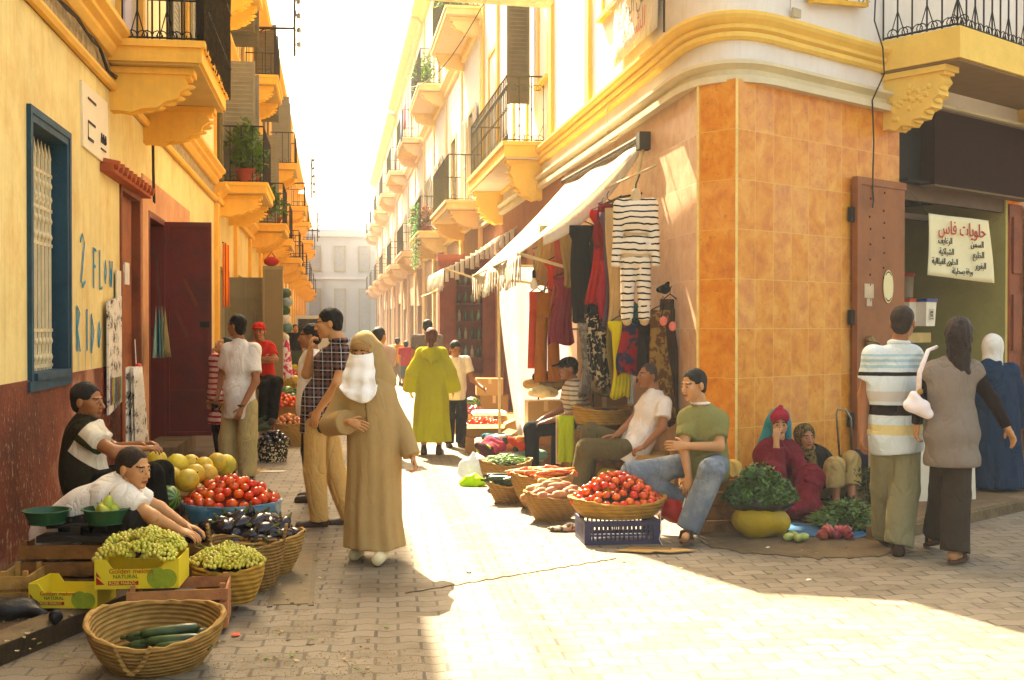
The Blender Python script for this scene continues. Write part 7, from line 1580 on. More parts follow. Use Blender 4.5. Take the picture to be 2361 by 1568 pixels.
t=thing('plastic_sheet','blue plastic sheet on the ground under parsley and onions','sheet',V3(P(1930,1235,8.8).x,8.95,0.012),0);m=MB();m.sheet(lambda u,v:((u-.5)*.72+.05*math.sin(v*7),(v-.5)*.55+.04*math.sin(u*9),.004+.008*math.sin(u*17+v*5)+.006*math.sin(v*23)),24,18);m.build('sheet',mat('20587a',.4,.12,6,.3,20),t,True,solid=.003,fix=False)
o_=copy_tree(on,ys,None,'red onion in the bunch on the blue sheet','bunch of red onions');o_['used']=0
heap(o_,[V3(P(x,y,8.7).x,8.62+.03*(i%3),.04+.03*(i%2)) for i,(x,y) in enumerate(((1890,1190),(1902,1180),(1915,1195),(1905,1205),(1925,1210),(1938,1220),(1950,1215),(1928,1228),(1915,1215),(1945,1232)))],2,smin=1.0,smax=1.3)
for ob in [o for o in SC.objects if o.get('group')=='bunch of red onions']: ob.material_slots[0].link='OBJECT';ob.material_slots[0].material=M_redon
sq=copy_tree(ml,ys,None,'pale green squash on the ground beside the yellow sack','pale squashes');sq['used']=0
heap(sq,[V3(P(x,y,8.5).x,8.55+d,.04) for x,y,d in ((1822,1225,0),(1838,1212,.08),(1856,1220,0),(1840,1232,-.05))],3,smin=.42,smax=.5,rotmode=lambda r,p:(1.5,r.uniform(-.3,.3),r.uniform(0,6)))
for ob in [o for o in SC.objects if o.get('group')=='pale squashes']: ob.material_slots[0].link='OBJECT';ob.material_slots[0].material=M_pale;ob.scale=(ob.scale[0]*.8,ob.scale[0]*.8,ob.scale[0]*1.3)
o=blob('slipper',[cap((-.07,0,.02),(.07,0,.025),.035,.03),cap((0,0,.04),(.07,0,.035),.03,.025)],mat('4a2a1c',.6),None,.008,.02);o.location=G(1915,1242);tag(o,'worn brown slipper lying before the bunch of red onions','slipper')
t=thing('potted_plant','leafy dark plant bundle standing between the parsley and the polo shirt','plant',V3(P(2018,1180,9.6).x,9.75,0),0);m=MB();s=MB();rr=random.Random(9)
for i in range(500):
    a=rr.uniform(0,6.28);e=rr.random();z=.05+.35*rr.random();p=V3(.15*e*math.cos(a)*(.5+z),.13*e*math.sin(a),z);L=rr.uniform(.015,.03);m.add([(0,-L*.4,0),(L,0,.005),(0,L*.4,0),(-L,0,.005)],[(0,1,2,3)],0,TM(p,rr.uniform(0,6.3),rr.uniform(-1,1),rr.uniform(-1,1)))
    if i%12==0: s.tube([(0,0,0),p],.003,3)
m.build('leaves',mat('3a4420',.7,.4,20),t,fix=False);s.build('stems',mat('6a5a30'),t)
# trolley bag
tr_=thing('shopping_trolley','dark navy shopping trolley with tall metal handle behind the older woman','trolley',V3(P(1965,1120,10.9).x,10.95,0),0)
m=MB();hp_=[(-.10,0,.30),(-.13,.02,.75),(-.12,.02,.80),(-.05,.0,.80),(.0,0,.72),(.02,0,.30)];m.tube(hp_,.010,6);m.build('handle',mat('8a8474',.3,metal=.8),tr_,True)
blob('bag',[ell((.02,-.05,.22),(.19,.14,.2)),ell((.05,-.08,.3),(.17,.11,.13))],mat('151628',.7,.15,5,.4,30),tr_,.012,.04,(),.008,12)
for s in (-1,1): m=MB();m.lathe([(.001,-.012),(.05,-.012),(.05,.012),(.001,.012)],14,0,TM((s*.15+.02,.05,.05),0,PI/2));m.build('wheel',C_black,tr_)
# polystyrene boxes
M_poly=mat('e0d4bc',.7,.06,3,.15,30)
for lab,x,Z,w,h,tl in (('pale polystyrene box behind the legs of the polo shirted man',2048,10.4,.24,.5,0),('large pale polystyrene box leaning between the walking couple',2165,10.1,.50,.46,-.12)):
    t=thing('polystyrene_box',lab,'box',V3(P(x,1100,Z).x,Z,.10),.05,'polystyrene boxes by the pastry shop');t.rotation_euler=(0,tl*.3,.05);m=MB();m.box((-w/2,-.17,0),(w/2,.17,h));m.build('box_body',M_poly,t);m=MB();m.box((-w/2-.01,-.18,h+.001),(w/2+.01,.18,h+.05));m.build('lid',M_poly,t)
    m=MB();m.tube([(-.03,-.173,.3),(.05,-.174,.24),(.03,-.174,.15),(.09,-.173,.1)],.004,3);m.build('crack',mat('8a7858'),t)
# counter goods
def tub(label,x,y,Z,w,h,lidc,lab,body='e8dcc4',round_=0,trl=0):
    p=P(x,y,Z);t=thing('food_tub',label,'tub',p,PI/2-FD,'tubs on the pastry counter');m=MB();mt=mat(body,.45,.04,trl=trl) if not trl else mat('b8a890',.2,.05,trl=.4)
    if round_: m.lathe([(.001,0),(w*.42,0),(w*.5,h),(.001,h)],18)
    else: 
        for z0,z1,w0,w1 in ((0,h,.43,.5),): m.add([(-w*w0,-w*w0*.8,0),(w*w0,-w*w0*.8,0),(w*w0,w*w0*.8,0),(-w*w0,w*w0*.8,0),(-w*w1,-w*w1*.8,h),(w*w1,-w*w1*.8,h),(w*w1,w*w1*.8,h),(-w*w1,w*w1*.8,h)],[(0,3,2,1),(4,5,6,7),(0,1,5,4),(1,2,6,5),(2,3,7,6),(3,0,4,7)])
    m.build('tub_body',mt,t,bool(round_),ang=40);m=MB()
    if round_: m.lathe([(.001,h+.001),(w*.54,h+.001),(w*.54,h+.035),(.001,h+.035)],18)
    else: m.box((-w*.53,-w*.44,h+.001),(w*.53,w*.44,h+.035))
    m.build('lid',mat(lidc,.4,.05),t)
    if lab: 
        m=MB();m.box((-w*.2,-w*.40,h*.25),(w*.25,-w*.385,h*.72));o=m.build('paper_label',mat('c8bca0'),t);m=MB()
        m.box((-w*.16,-w*.404,h*.30),(w*.21,-w*.4005,h*.33));m.box((-w*.10,-w*.404,h*.38),(-w*.02,-w*.4005,h*.62));m.box((w*.02,-w*.404,h*.38),(w*.12,-w*.4005,h*.5));m.box((-.0,-w*.404,h*.54),(w*.15,-w*.4005,h*.62));m.build('print',mat('3a3428'),t)
    return t
tub('white tub with orange lid on the pastry counter',2092,752,12.7,.21,.26,'d8501c',0);tub('white tub with blue lid and printed label on the pastry counter',2131,752,12.7,.21,.26,'2a3a80',1)
tub('tall clear jar with red lid standing above the white tubs',2089,686,12.9,.17,.23,'c03018',0,'c8b8a0',1,1)
# banner
bt_=thing('shop_banner','white banner with red and black Arabic lettering hanging in the pastry shop front','banner',R(3.13,.03,2.12),PI/2-FD);M_ban=mat('ece0b4',.8,.04,5,.2,30)
m=MB();m.sheet(lambda u,v:(.02+u*(1.30+.14*(1-v))-.02*(1-v),-.02-.012*math.sin(u*7+v*3),.65*v-.0*u+(-.05*u*(1-v))),24,12);m.build('fabric',M_ban,bt_,True,solid=.003,fix=False)
M_rl=mat('b83020',.6);M_bl=mat('221c18',.6)
for s_,x,z_,size,mm,sx in (('حلويات فاس',.70,.45,.20,M_rl,1.0),('السمن',1.02,.335,.10,M_bl,1.1),('الرغايف',.33,.345,.095,M_bl,1.0),('الخليع',1.05,.22,.10,M_bl,1.1),('الشباكية',.36,.23,.095,M_bl,1.0),('البغرير',1.10,.10,.10,M_bl,1.0),('الحلوى الفيلالية',.33,.125,.09,M_bl,1.0),('ورقة بسطيلة',.70,.03,.09,M_bl,1.0)):
    letters(arab(s_),size,mm,bt_,(x,-.042,z_),(PI/2,0,0),'CENTER',.003,sx)
m=MB();m.tube([(.03,-.02,.65),(-.35,.02,.90)],.003,3);m.tube([(1.43,-.02,.64),(1.6,.0,.7)],.003,3);m.build('cord',M_wire,bt_)
# sign over the corner (yellow frame) and the hand written banner on the street side
t=thing('shop_sign','white sign with yellow frame and Arabic writing on the upper corner wall','sign',R(1.02,.10,4.62),PI/2-FD)
m=MB();m.prism([(.0,0,.0),(.86,0,.12),(.86,0,.75),(.0,0,.70)],(0,.04,0));m.build('board',mat('e8e0cc',.6,.04),t)
m=MB();m.prism([(-.03,-.01,-.04),(.89,-.01,.08),(.89,-.01,.12),(-.03,-.01,.01)],(0,.06,0));m.prism([(-.03,-.01,.0),(.0,-.01,.0),(.0,-.01,.72),(-.03,-.01,.72)],(0,.06,0));m.prism([(.86,-.01,.1),(.89,-.01,.1),(.89,-.01,.76),(.86,-.01,.76)],(0,.06,0));m.build('frame',mat('e0a828',.5),t)
o=letters(arab('بدر يسارية قيس'),.13,M_bl,t,(.10,-.012,.045),(PI/2,-.13,0));o=letters(arab('ال فا'),.12,M_rl,t,(.06,-.012,.16),(PI/2,-.13,0))
t=thing('cloth_banner','faded white banner with hand painted Arabic writing on the upper street wall','banner',S(3.20,11.2,4.5),SD)
m=MB();m.sheet(lambda u,v:(-.01*math.sin(u*5),.0+1.9*u+.15*(1-v),.06+1.4*v),12,8);m.build('fabric',cloth('ece4da',var=.03),t,True,solid=.003,fix=False)
for s_,z_,mm in (('حلويات الرغايف',1.1,mat('9a8a7a')),('السمن الخليع بسطيلة',.75,mat('8a8a78')),('فاس البغرير',.45,mat('9a8a7a')),('الشباكية',.18,mat('d88878'))): letters(arab(s_),.30,mm,t,(-.025,1.0,z_),(PI/2,0,-PI/2),'CENTER',.001)
# loose wires on the corner walls
t=thing('cable','thin cable dangling down the white frieze and orange tiles of the corner','cable',R(1.9,.06,3.2),PI/2-FD);m=MB();m.tube([(.05,-.1,1.6),(.0,-.12,1.35),(.10,-.15,1.1),(.13,-.15,.85),(.08,-.05,.6),(.14,-.03,.2),(.12,-.03,-.25),(.14,-.03,-.38),(.09,-.05,-.45)],.008,5);m.build('wire',M_wire,t)
t=thing('cable','pale cable sagging across the street side frieze above the awning','cable',S(3.18,12.5,3.6),SD);m=MB();m.tube([(0,.9,.6),(0,.9,.25),(.0,.8,.12),(0,.5,.1),(0,.0,.2),(0,-.4,.34),(0,-.5,.32)],.008,5);m.build('wire',mat('d8c8a8'),t)
t=thing('cable','dark cable running up the white wall beside the painted banner','cable',S(3.2,11.1,4.45),SD);m=MB();m.tube([(0,0,0),(0,0,2)],.012,5);m.build('wire',M_wire,t)
t=thing('old_bracket','wire cross bracket and old meter stub on the upper corner wall','bracket',R(.7,.06,4.5),PI/2-FD);m=MB();m.tube([(0,0,-.05),(.02,0,.5)],.006,4);m.tube([(-.12,0,.3),(.4,0,.32)],.006,4);m.box((.05,0,-.08),(.17,.02,.0));m.build('rod',mat('b8a888'),t)
# ---------------------------------------------------------------- left wall hangings
t=thing('poster','board pasted with newspaper photographs leaning on the wall by the wooden door','poster',S(-1.96,10.7,.78),SD)
def newsm(sc=1):
    t=NT('printed_paper');v=t.co();x,y,z=t.sep(v);q=t.comb(0,t.math('MULTIPLY',y,6),t.math('MULTIPLY',z,9));n=t.vor(q,1.0);n2=t.noise(v,30*sc,3,.7)
    c=t.ramp(t.math('ADD',t.math('MULTIPLY',n,.35),t.math('MULTIPLY',n2,.75)),[(.36,'181412'),(.44,'6a5a4a'),(.52,'d8ccb8'),(.7,'e8dcc8')]);return t.done(c,.7,.2)
M_news=newsm()
m=MB();m.prism([(.0,-.02,.02),(.0,.62,.1),(.0,.62,1.08),(.0,-.02,1.02)],(.02,0,0));m.build('board',M_news,t);m=MB()
for i,(a,z,c) in enumerate(((.05,.06,'c8b030'),(.2,.1,'3a6a80'),(.34,.12,'b87840'),(.48,.14,'70a078'))): pass
for i,c in enumerate(('6a3a5a','b8a030','4a7a90','c8803a','7aa080')):
    m=MB();m.box((.021,.03+i*.115,.10+.01*i),(.023,.12+i*.115,.34));m.build('magazine_cover',mat(c,.5,.3,14),t)
t=thing('newspapers','bundle of newspapers hung from a string on the door frame','newspaper',S(-1.85,11.3,.36),SD)
m=MB()
for i in range(5): m.sheet(lambda u,v:(.02*i+.03*math.sin(u*4+i),-.22+.44*u*(.5+.5*(1-v))+.05*i*(1-v)-.1,.85*v-.0),8,8)
m.build('sheets',M_news,t,True,solid=.004,fix=False);m=MB();m.tube([(.05,-.05,.83),(.03,0,1.1)],.004,4);m.build('string',C_white,t);m=MB();m.ball((.07,-.05,.83),(.04,.06,.05),8);m.build('red_tie',mat('c02818',.4),t)
t=thing('hanging_bags','bunch of green and blue plastic bags hanging by a cord beside the open door','bags',S(-1.86,12.9,1.25),SD)
for i,c in enumerate(('7a9a88','4a8a98','a8c0a0','8a7a50')):
    m=MB();m.sheet(lambda u,v:(.03*i+.04*math.sin(u*6+i)*(1-v),(u-.5)*.34*(1-v)+.05*(i-1.5)*(1-v),.55*v),8,6);m.build('bag',mat(c,.4,.2,8,.4,20,trl=.2),t,True,solid=.002,fix=False)
m=MB();m.tube([(.04,0,.55),(0,-.05,1.2)],.004,4);m.build('cord',M_wire,t)
t=thing('calendar','small pale notice pinned at the edge of the wooden door','notice',S(-1.98,11.35,1.75),SD);m=MB();m.box((0,-.12,0),(.01,.12,.35));m.build('sheet',mat('d8ccb0',.7,.1,20),t)
# ground bits on the left
o=blob('plastic_bag',[ell((0,0,.07),(.22,.13,.08)),ell((-.15,0,.09),(.12,.1,.08)),cap((.1,0,.06),(.25,-.02,.03),.05,.02)],mat('1a1614',.4,.2,6,.7,20),None,.011,.04,(),.012,18);o.scale=(.8,.8,.7);o.location=V3(P(22,1395,6.0).x,5.95,.09);tag(o,'crumpled black plastic bag at the left edge of the picture','bag')
o=blob('plastic_scrap',[ell((0,0,.03),(.035,.03,.04))],mat('121014',.4,.2),None,.008,.02,(),.004,50);o.location=G(127,1437,.1);tag(o,'small black plastic scrap on the pavement above the kerb','litter')
cbox('flat pale carton beyond the yellow melons',V3(P(425,1060,10).x,10.0,.12),.32,.30,.10,.05,M_card)
crate('wooden_crate','low crate standing under the open red door',V3(P(420,1075,10.6).x,10.9,.0),.5,.35,.22,M_crate2)
t=thing('paper_sheet','white paper sheet lying on the paving beyond the tomato basin','paper',G(628,1088),0,);m=MB();m.prism([(-.14,-.05,.004),(.12,-.05,.006),(.15,.07,.004),(-.09,.06,.005)],(0,0,.003));m.build('sheet',mat('d8ccb8'),t)
o=MB().prism([(-.2,-.1,.003),(.12,-.12,.003),(.1,.1,.003),(-.18,.1,.003)],(0,0,.004)).build('flattened_carton',M_card);o.location=G(590,1085);tag(o,'brown cardboard sheet on the paving under the white paper','cardboard')
# litter
rr=random.Random(21);N=0
def scrap(x,y,c,s,lab,g=0.0):
    m=MB();k=rr.randint(4,6);pts=[(s*math.cos(i*6.28/k+rr.uniform(-.3,.3))*rr.uniform(.5,1.2),s*.6*math.sin(i*6.28/k)*rr.uniform(.6,1.2),.004+rr.uniform(0,.008)) for i in range(k)];m.prism(pts,(0,0,.0025));o=m.build('ground_scrap',mat(c,.7));o.location=G(x,y,g);o.rotation_euler=(0,0,rr.uniform(0,6));tag(o,lab,'litter','litter on the paving')
scrap(541,1468,'d04a28',.035,'orange paper scrap on the paving right of the big basket');scrap(612,1362,'d8d0c0',.03,'white crumpled scrap on the shaded paving');scrap(672,1252,'e0d8cc',.035,'white scrap right of the tan baskets');scrap(1080,1320,'3a4448',.03,'dark scrap alone on the sunlit paving');scrap(1865,1340,'e0d8cc',.02,'tiny pale scrap before the yellow sack');scrap(1770,1265,'d8ccb8',.03,'pale crumpled paper before the yellow sack')
for i in range(110):
    x,y=rr.choice([(rr.uniform(0,180),rr.uniform(1400,1520)),(rr.uniform(560,760),rr.uniform(1250,1420)),(rr.uniform(650,900),rr.uniform(1440,1560)),(rr.uniform(1200,2100),rr.uniform(1245,1330)),(rr.uniform(400,700),rr.uniform(1330,1540))])
    scrap(x,y,rr.choice(['8a6a3a','b8a070','6a7a30','a89068','5a4428']),rr.uniform(.008,.022),'small dry vegetable scrap trodden on the paving',.1 if x<180 else 0)
# grit strewn along the gutter
t=MB()
for i in range(1500):
    x,y=(rr.uniform(480,1000),rr.uniform(1500,1566)) if i%2 else (rr.uniform(600,800),rr.uniform(1240,1480))
    if rr.random()<.35: x=rr.uniform(0,240);y=rr.uniform(1390,1560)
    gz=.097 if x<200 and y<1440-(x*.2) else 0.0
    p=G(x,y,gz);s=rr.uniform(.002,.006);t.add([(p.x-s,p.y,gz),(p.x,p.y-s,gz),(p.x+s*1.3,p.y,gz),(p.x,p.y+s,gz),(p.x,p.y,gz+s)],[(0,1,4),(1,2,4),(2,3,4),(3,0,4)])
o=t.build('grit',mat('a08458',.9,.4,60));o['kind']='stuff'
# metal gate leaves on the left
g_=thing('metal_gate','open grey metal gate leaf with pressed lozenge pattern down the left side','gate',S(-2,22.3,0),SD,'open metal gates')
m=MB();m.box((.02,0,.1),(.74,.03,2.5));m.build('leaf',M_greymetal,g_);m=MB()
for a in (.02,.36,.70): m.box((a,-.03,.1),(a+.04,0,2.5))
for z_ in (.1,.8,1.9,2.1,2.46): m.box((.06,-.028,z_),(.70,0,z_+.04))
m.tube([(.2,-.02,1.86),(.2,-.02,1.5),(.38,-.02,1.2),(.56,-.02,1.5),(.56,-.02,1.86)],.014,4);m.tube([(.2,-.02,.9),(.38,-.02,1.2),(.56,-.02,.9)],.014,4);m.build('gate_frame',M_greymetal,g_)
g_=thing('metal_gate','plain brown grey gate leaf standing nearer than the lozenge gate','gate',S(-1.24,21.6,0),SD,'open metal gates')
m=MB();m.box((.0,0,.1),(.34,.3,2.62));m.build('leaf',mat('7c6c4c',.6,.1,3),g_);m=MB();m.box((-.01,-.01,2.62),(.35,.31,2.68));m.box((-.01,-.012,.1),(.02,0,2.62));m.build('gate_frame',M_greymetal,g_)
b_=thing('red_bag','red bag resting on top of the plain gate leaf','bag',S(-1.1,21.7,2.68),SD);m=MB();m.ball((0,0,.09),(.14,.1,.09),10);m.build('bag_body',mat('a82820'),b_,True);m=MB();m.tube([(-.08,0,.15),(0,0,.26),(.08,0,.15)],.012,5);m.build('handle',mat('a82820'),b_)
t=thing('hanging_goods','string of green and white goods hanging at the edge of the gate','goods',S(-.86,22,1.35),SD)
for i,c in enumerate(('4a5a48','8a9a98','3a5a30','c8c0b0','5a7a70')):
    m=MB();m.ball((.03*math.sin(i*2),0,.85-.16*i),(.11,.08,.10),8);m.build('bundle',mat(c,.6,.4,16,.6,30),t,True)
t=thing('hanging_dress','small pink and white dress hanging below the green goods','dress',S(-.86,22.2,.62),SD);m=MB();m.sheet(lambda u,v:((.05+.08*(1-v))*math.cos(6.28*u)*(1+.08*math.sin(31*u)),(.04+.05*(1-v))*math.sin(6.28*u),.72*v),30,10,closeu=True);m.build('dress_body',pat('c83a60','e8d8d8',12,.5),t,True,solid=.003,fix=False);m=MB();m.ball((0,0,.76),(.06,.05,.07),8);m.build('collar',C_white,t,True)
# orange cloth hanging from wall and wires
t=thing('hanging_cloth','orange and red striped cloth hanging on the left wall past the open door','cloth',S(-1.8,19.2,1.9),SD);m=MB();m.sheet(lambda u,v:(.1+.04*math.sin(u*9),(u-.5)*.7,1.0*v),12,4);m.build('fabric',stripes([(0,.3,'c83010'),(.5,.75,'8a1c10')],.2,'e87818',1,.004),t,True,solid=.004,fix=False);m=MB();m.tube([(.1,-.4,1.0),(.1,.4,1.0)],.012,5);m.build('rod',M_iron,t)
# handcart and van far down
hc=thing('handcart','green wooden handcart standing in the street beyond the melons','handcart',S(0,0,0)+V3(P(697,840,31).x,31,0),.1)
m=MB();m.box((-.35,-.5,.55),(.35,.5,.62));m.box((-.35,-.5,.62),(-.31,.5,.95));m.box((.31,-.5,.62),(.35,.5,.95));m.box((-.31,-.5,.62),(.31,-.46,.95));m.build('cart_body',mat('3a4a34',.7,.2),hc)
for s in (-1,1): m=MB();m.tube([(s*.38,.3*math.cos(a),.3+.28*math.sin(a)) for a in np.linspace(0,6.28,17)[:-1]],.03,5,closed=True);m.build('wheel',C_black,hc)
m=MB();m.tube([(-.3,-.5,.9),(-.3,-1.1,1.0)],.02,5);m.tube([(.3,-.5,.9),(.3,-1.1,1.0)],.02,5);m.build('handle',M_iron,hc)
m=MB()
for i in range(8): m.ball((-.25+.07*i,-.2+.1*(i%3),.75),(.12,.12,.14),7)
m.build('load',mat('4a5a38',.7,.4,14),hc,True)
vn=thing('van','white delivery van parked at the far end of the street','van',V3(P(725,800,52).x,52,0),SD)
m=MB();m.prism([(-.9,0,.35),(.9,0,.35),(.92,0,1.3),(.78,0,2.1),(-.78,0,2.1),(-.92,0,1.3)],(0,4.2,0));m.build('van_body',mat('d8d4c8',.4,.04),vn);m=MB();m.box((-.72,-.02,1.3),(.72,.0,1.95));m.build('windscreen',M_glass,vn);m=MB();m.box((-.92,-.06,.35),(.92,0,.6));m.build('bumper',M_iron,vn)
for s in (-1,1): m=MB();m.ball((s*.7,-.03,.85),(.14,.04,.1),8);m.build('headlight',mat('e8e0c8',.2),vn);m=MB();m.lathe([(.001,-.1),(.33,-.1),(.33,.1),(.001,.1)],16,0,TM((s*.82,.8,.33),0,PI/2));m.build('wheel',C_black,vn)
cr=thing('parked_car','grey car seen in part behind the children up the street','car',V3(P(985,810,62).x,62,0),SD);m=MB();m.prism([(-.8,0,.3),(.8,0,.3),(.82,0,.85),(.6,0,1.4),(-.6,0,1.4),(-.82,0,.85)],(0,3.8,0));m.build('car_body',mat('7a7c80',.3,.05),cr);m=MB();m.box((-.55,-.02,.92),(.55,0,1.32));m.build('windscreen',M_glass,cr)
for s in (-1,1): m=MB();m.lathe([(.001,-.09),(.3,-.09),(.3,.09),(.001,.09)],14,0,TM((s*.74,.7,.3),0,PI/2));m.build('wheel',C_black,cr)
# second awning farther up, glazed door
aw2=thing('awning','small cream fringed awning farther up over the brown glazed door','awning',S(3.26,22.0,0),SD);m=MB();m.sheet(lambda u,v:(-.04-1.3*v,-1.6+3.2*u,3.35-.75*v-.08*math.sin(v*3.1)),14,8);m.build('canopy',M_aw,aw2,True,solid=.006,fix=False);m=MB()
for i in range(44):
    m.sheet(lambda a,b:(-1.345-.02*math.sin(i*2)*b,-1.6+3.2*i/44+a*.06,2.6-(.34+.05*math.sin(i*1.9))*b),3,3)
for i in range(14): m.sheet(lambda a,b:(-.1-1.24*(i/14)-a*.07,-1.6,3.3-.75*(i/14)-(.26+.05*math.sin(i*1.9))*b),3,3)
m.build('fringe',M_aw,aw2,True,solid=.004,fix=False);m=MB();m.tube([(-1.32,-1.6,2.6),(-.03,-2.6,2.1)],.02,5);m.build('support_arm',M_pole,aw2)
dc=thing('display_cabinet','brown wooden cabinet door with glass panes and bottles beside the cartons','cabinet',S(2.72,23.2,0),SD);m=MB()
m.box((-.62,0,0),(-.30,.35,2.9));m.box((.24,0,0),(.5,.35,2.9));m.box((-.30,0,2.75),(.24,.35,2.9));m.box((-.30,0,0),(.24,.35,.65));m.box((-.30,.3,.65),(.24,.35,2.75));m.box((-.66,-.03,2.9),(.54,.38,3.02));m.build('cabinet_frame',M_brownwood,dc)
for i in range(5):
    m=MB();z_=.95+i*.36;m.box((-.30,.02,z_),(.24,.28,z_+.025));m.build('shelf',M_brownwood,dc)
    for j in range(4):
        m=MB();m.lathe([(.001,0),(.035,0),(.035,.14),(.014,.18),(.014,.23),(.001,.23)],8,0,Matrix.Translation((-.22+.13*j,.12,z_+.026)));o=m.build('bottle',mat(('5a7a58','8a9a90','b8b098','3a5a48')[(i+j)%4],.2,.1,spec=.5),None,True);o.location=dc.matrix_basis@V3(0,0,0);o.location=S(2.72,23.2,0);o.rotation_euler=(0,0,SD);tag(o,'small glass bottle standing on a shelf of the brown cabinet','bottle','bottles in the brown cabinet')
# ---------------------------------------------------------------- balcony plants
def pl(L,A,z,h,r,lab,lm,seed,**k): return plantpot(S(L,A,z),h,r,lab,lm,seed=seed,**k)
for i,(A,h,lm,lab) in enumerate(((21.5,1.0,M_leaf,'tall feathery potted plant on the nearest plant filled balcony'),(22.1,.8,M_leafd,'dark bushy potted plant on the nearest plant filled balcony'),(22.7,.9,M_leaf,'tall plant at the far end of the nearest plant filled balcony'))): pl(-1.55,A,4.17,h,.17,lab,lm,i,n=420,leaf=.09)

for i,(A,h,lm,lab) in enumerate(((26.2,.8,M_leafd,'dark trailing plant on the second plant filled balcony'),(26.9,.6,M_leafd,'low bushy plant on the second plant filled balcony'),(27.4,.7,M_leaf,'yellow green plant at the far end of the second plant filled balcony'))): pl(-1.5,A,4.17,h,.2,lab,lm,10+i,n=300,leaf=.08,droop=.5)
pl(-1.5,30.9,4.17,.7,.2,'small green plant on the third balcony of the left row',M_leaf,20,n=200,leaf=.08)
M_dry=mat('8a5a3a',.8,.4,14,trl=.3)
for A,z,h,lm,lab in ((35.2,4.37,.8,M_dry,'brown flowering plant on the lower right balcony with the green drape'),(36.4,4.37,.7,M_leafd,'dark potted plant on the lower right balcony with the green drape'),(35.1,8.62,1.0,M_leaf,'pale green climbing plant on the upper right balcony'),(36.4,8.62,.9,M_leaf,'second pale green plant on the upper right balcony'),(27.0,8.62,.5,M_leaf,'small plant on the highest right balcony')): pl(2.75,A,z,h,.2,lab,lm,int(A*7),n=260,leaf=.08)
t=thing('drape','green leafy creeper hanging over the lower right balcony railing','creeper',S(2.42,34.7,4.0),SD);m=MB();rr=random.Random(31)
for i in range(420):
    p=V3(rr.gauss(0,.08),rr.gauss(0,.18),1.2-1.9*rr.random()**1.1);L=rr.uniform(.03,.07);m.add([(0,-L*.4,0),(L,0,.01),(0,L*.4,0),(-L,0,.01)],[(0,1,2,3)],0,TM(p,rr.uniform(0,6.3),rr.uniform(-1,1),rr.uniform(-1,1)))
m.build('leaves',mat('5a8a4a',.6,.4,9,trl=.4),t,fix=False);m=MB();m.tube([(0,0,1.2),(.02,.03,.2),(0,0,-.6)],.012,4);m.build('stem',M_wire,t)
# laundry on the right balconies
for x,(L,A,z,c,lab) in enumerate(((2.35,38.6,8.9,'b85a70','pink cloth drying on the upper right balcony'),(2.35,40.5,8.8,'8a94a8','blue grey cloth drying on the upper right balcony'),(2.35,44.2,8.3,'6a6a72','dark cloth drying far along the right row'))):
    t=thing('laundry',lab,'laundry',S(L,A,z),SD,'laundry on the right balconies');m=MB();m.sheet(lambda u,v:(-.02*math.sin(u*9),(u-.5)*.9,.1-.9*(1-v)),10,4);m.build('fabric',cloth(c),t,True,solid=.006,fix=False);m=MB();m.tube([(0,-.5,.1),(0,.5,.1)],.01,4);m.build('line',M_wire,t)
# power line brackets and wires
def pole(A,z,lab):
    t=thing('power_bracket',lab,'bracket',S(-2,A,z),SD,'power line brackets on the left row')
    m=MB();m.tube([(0,0,0),(1.22,0,.03)],.03,5);m.tube([(0,0,-.4),(.6,0,0)],.015,4);m.tube([(1.22,0,-.55),(1.22,0,.95)],.03,5);m.build('arm',M_iron,t)
    for k in range(5):
        m=MB();m.lathe([(.001,-.06),(.035,-.05),(.05,0),(.03,.05),(.001,.06)],8,0,Matrix.Translation((1.30,0,.9-.3*k)));m.build('insulator',mat('7a7a78',.3),t,True)
pole(25,7.8,'nearest power line bracket with insulators on the left row');pole(45,7.0,'second power line bracket with insulators on the left row');pole(62,6.6,'farthest power line bracket on the left row')
for k in range(4):
    t=thing('overhead_wire','overhead power wire running along the left row between brackets','wire',S(-.7,25,8.7-.3*k),SD,'overhead power wires');m=MB();z0=0
    pts=[]
    for i in range(13): u=i/12;pts.append((0,-14+14*u,-.35*math.sin(u*PI)*.6))
    for i in range(1,13): u=i/12;pts.append((.0,20*u,-.8*u-.5*math.sin(u*PI)))
    for i in range(1,9): u=i/8;pts.append((.0,20+17*u,-.8-.4*u-.4*math.sin(u*PI)))
    m.tube(pts,.009,4);m.build('wire',M_wire,t)
t=thing('overhead_wire','thin wire sagging between the upper right balconies','wire',S(3.1,22,8.0),SD);m=MB();m.tube([(-.1,0,0)]+[(-.1-.7*(i/8),14*i/8,.9*(i/8)-.5*math.sin(i/8*PI)) for i in range(1,9)],.012,4);m.build('wire',M_wire,t)
t=thing('drain_pipe','dark drain pipe running down the left row wall beside the first plant balcony','pipe',S(-1.9,20.6,.1),SD);m=MB();m.tube([(0,0,3.9),(0,0,9)],.05,8);m.tube([(0,.16,3.9),(0,.16,8.6)],.03,6);m.build('pipe',M_pipe,t)
for k,A in enumerate((23.0,)):
    t=thing('wall_lamp','old lamp bracket fixed on the cream wall of the yellow house','lamp',S(-2,13.9,4.75),SD);m=MB();m.tube([(0,0,0),(.25,0,.05)],.015,5);m.ball((.28,0,0),(.05,.05,.07),8);m.build('lamp',M_iron,t)
# street utility covers
t=thing('drain_grate','old iron drain cover set in the paving left of the veiled woman','drain',G(680,1330),SD);m=MB();m.box((-.13,-.8,.001),(-.10,.8,.006));m.box((.10,-.8,.001),(.13,.8,.006));m.build('frame',mat('6a5a44',.7),t);m=MB();m.box((-.10,-.75,.001),(.10,.75,.004));m.build('cover',mat('77664c',.8,.2,12),t)

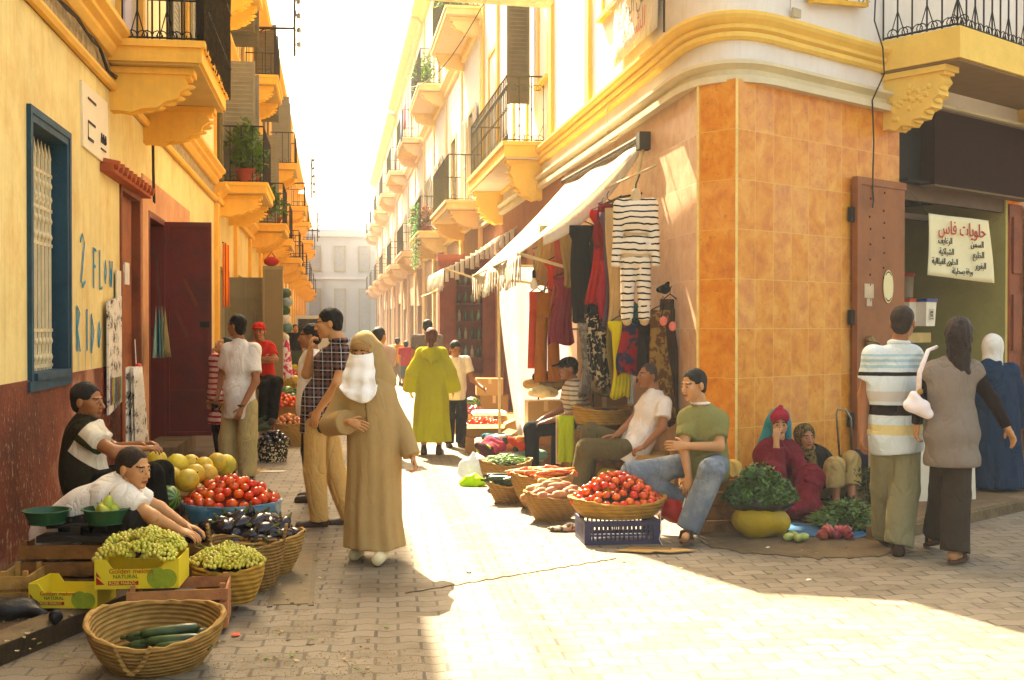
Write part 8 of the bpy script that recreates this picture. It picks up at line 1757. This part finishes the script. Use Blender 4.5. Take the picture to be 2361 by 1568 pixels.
# stalls receding down the left side
rr=random.Random(77)
for k,(A,cc,src,lab,nn) in enumerate(((27.5,M_crate3,tm2,'tomatoes',40),(29.2,M_crate2,on,'onions',40),(31,M_crate3,ml,'melons',10),(33.2,M_crate2,wm,'watermelons',6))):
    p=S(-.95,A,0);crate('wooden_crate','%s crate of %s down the left side of the street'%(('fifth','sixth','seventh','eighth')[k],lab),p,.7,.5,.4,cc,SD)
    pr_=copy_tree(src,p,None,'%s in the crate down the left side of the street'%dict(tomatoes='red tomato',onions='orange onion',melons='yellow melon',watermelons='striped watermelon')[lab],lab+' down the left side');pr_['used']=0
    r={'tomatoes':.04,'onions':.036,'melons':.08,'watermelons':.11}[lab];heap(pr_,[p+q for q in heap_pts(.32,.22,.14,r,nn,k+40,.40,3000,1.6)],k)
for k,A in enumerate((24.5,28.5,37,43)):
    t=thing('shop_goods','%s garments hanging outside a shop down the left row'%('blue and white','orange','dark green','red and cream')[k],'goods',S(-1.75,A,1.5),SD);
    for j in range(3):
        m=MB();m.sheet(lambda u,v:(.05*math.sin(u*7)+.06*j,(u-.5)*.35+(j-1)*.4,1.0*v),8,4);m.build('cloth',cloth((('3a5a88','d8dce0','5a7aa0'),('d86820','c84818','e0a040'),('2a4a38','3a5a40','5a6a48'),('a82828','d8c8a8','882020'))[k][j]),t,True,solid=.005,fix=False)
    m=MB();m.tube([(.06,-.65,1.0),(.06,.65,1.0)],.012,4);m.build('rail',M_iron,t)
# cloths and shades along the right row
for k,(A,c) in enumerate(((30,'d8b868'),)):
    t=thing('awning','%s shop awning along the ground floor of the right row'%('mustard','rust orange','pale ochre')[k],'awning',S(3.26,A,0),SD);m=MB();m.sheet(lambda u,v:(-.02-.9*v,(u-.5)*3,2.95-.55*v-.05*math.sin(v*3)),10,6);m.build('canopy',cloth(c,trl=.3),t,True,solid=.006,fix=False)
    m=MB();m.tube([(-.9,-1.5,2.4),(-.9,1.5,2.4)],.015,4);m.build('front_bar',M_pole,t)
hz=MB();hz.box((-75,-25,-1.0),(95,225,40));ho=hz.build('haze',NT('x').m)
t=NT('hazy_air');t.t.nodes.remove(t.b);pv=t.n('ShaderNodeVolumePrincipled');pv.inputs['Color'].default_value=(.86,.93,1,1);pv.inputs['Density'].default_value=HAZE;pv.inputs['Anisotropy'].default_value=.1
t.l(pv.outputs[0],t.out.inputs['Volume']);ho.data.materials.clear();ho.data.materials.append(t.m);ho['kind']='stuff'
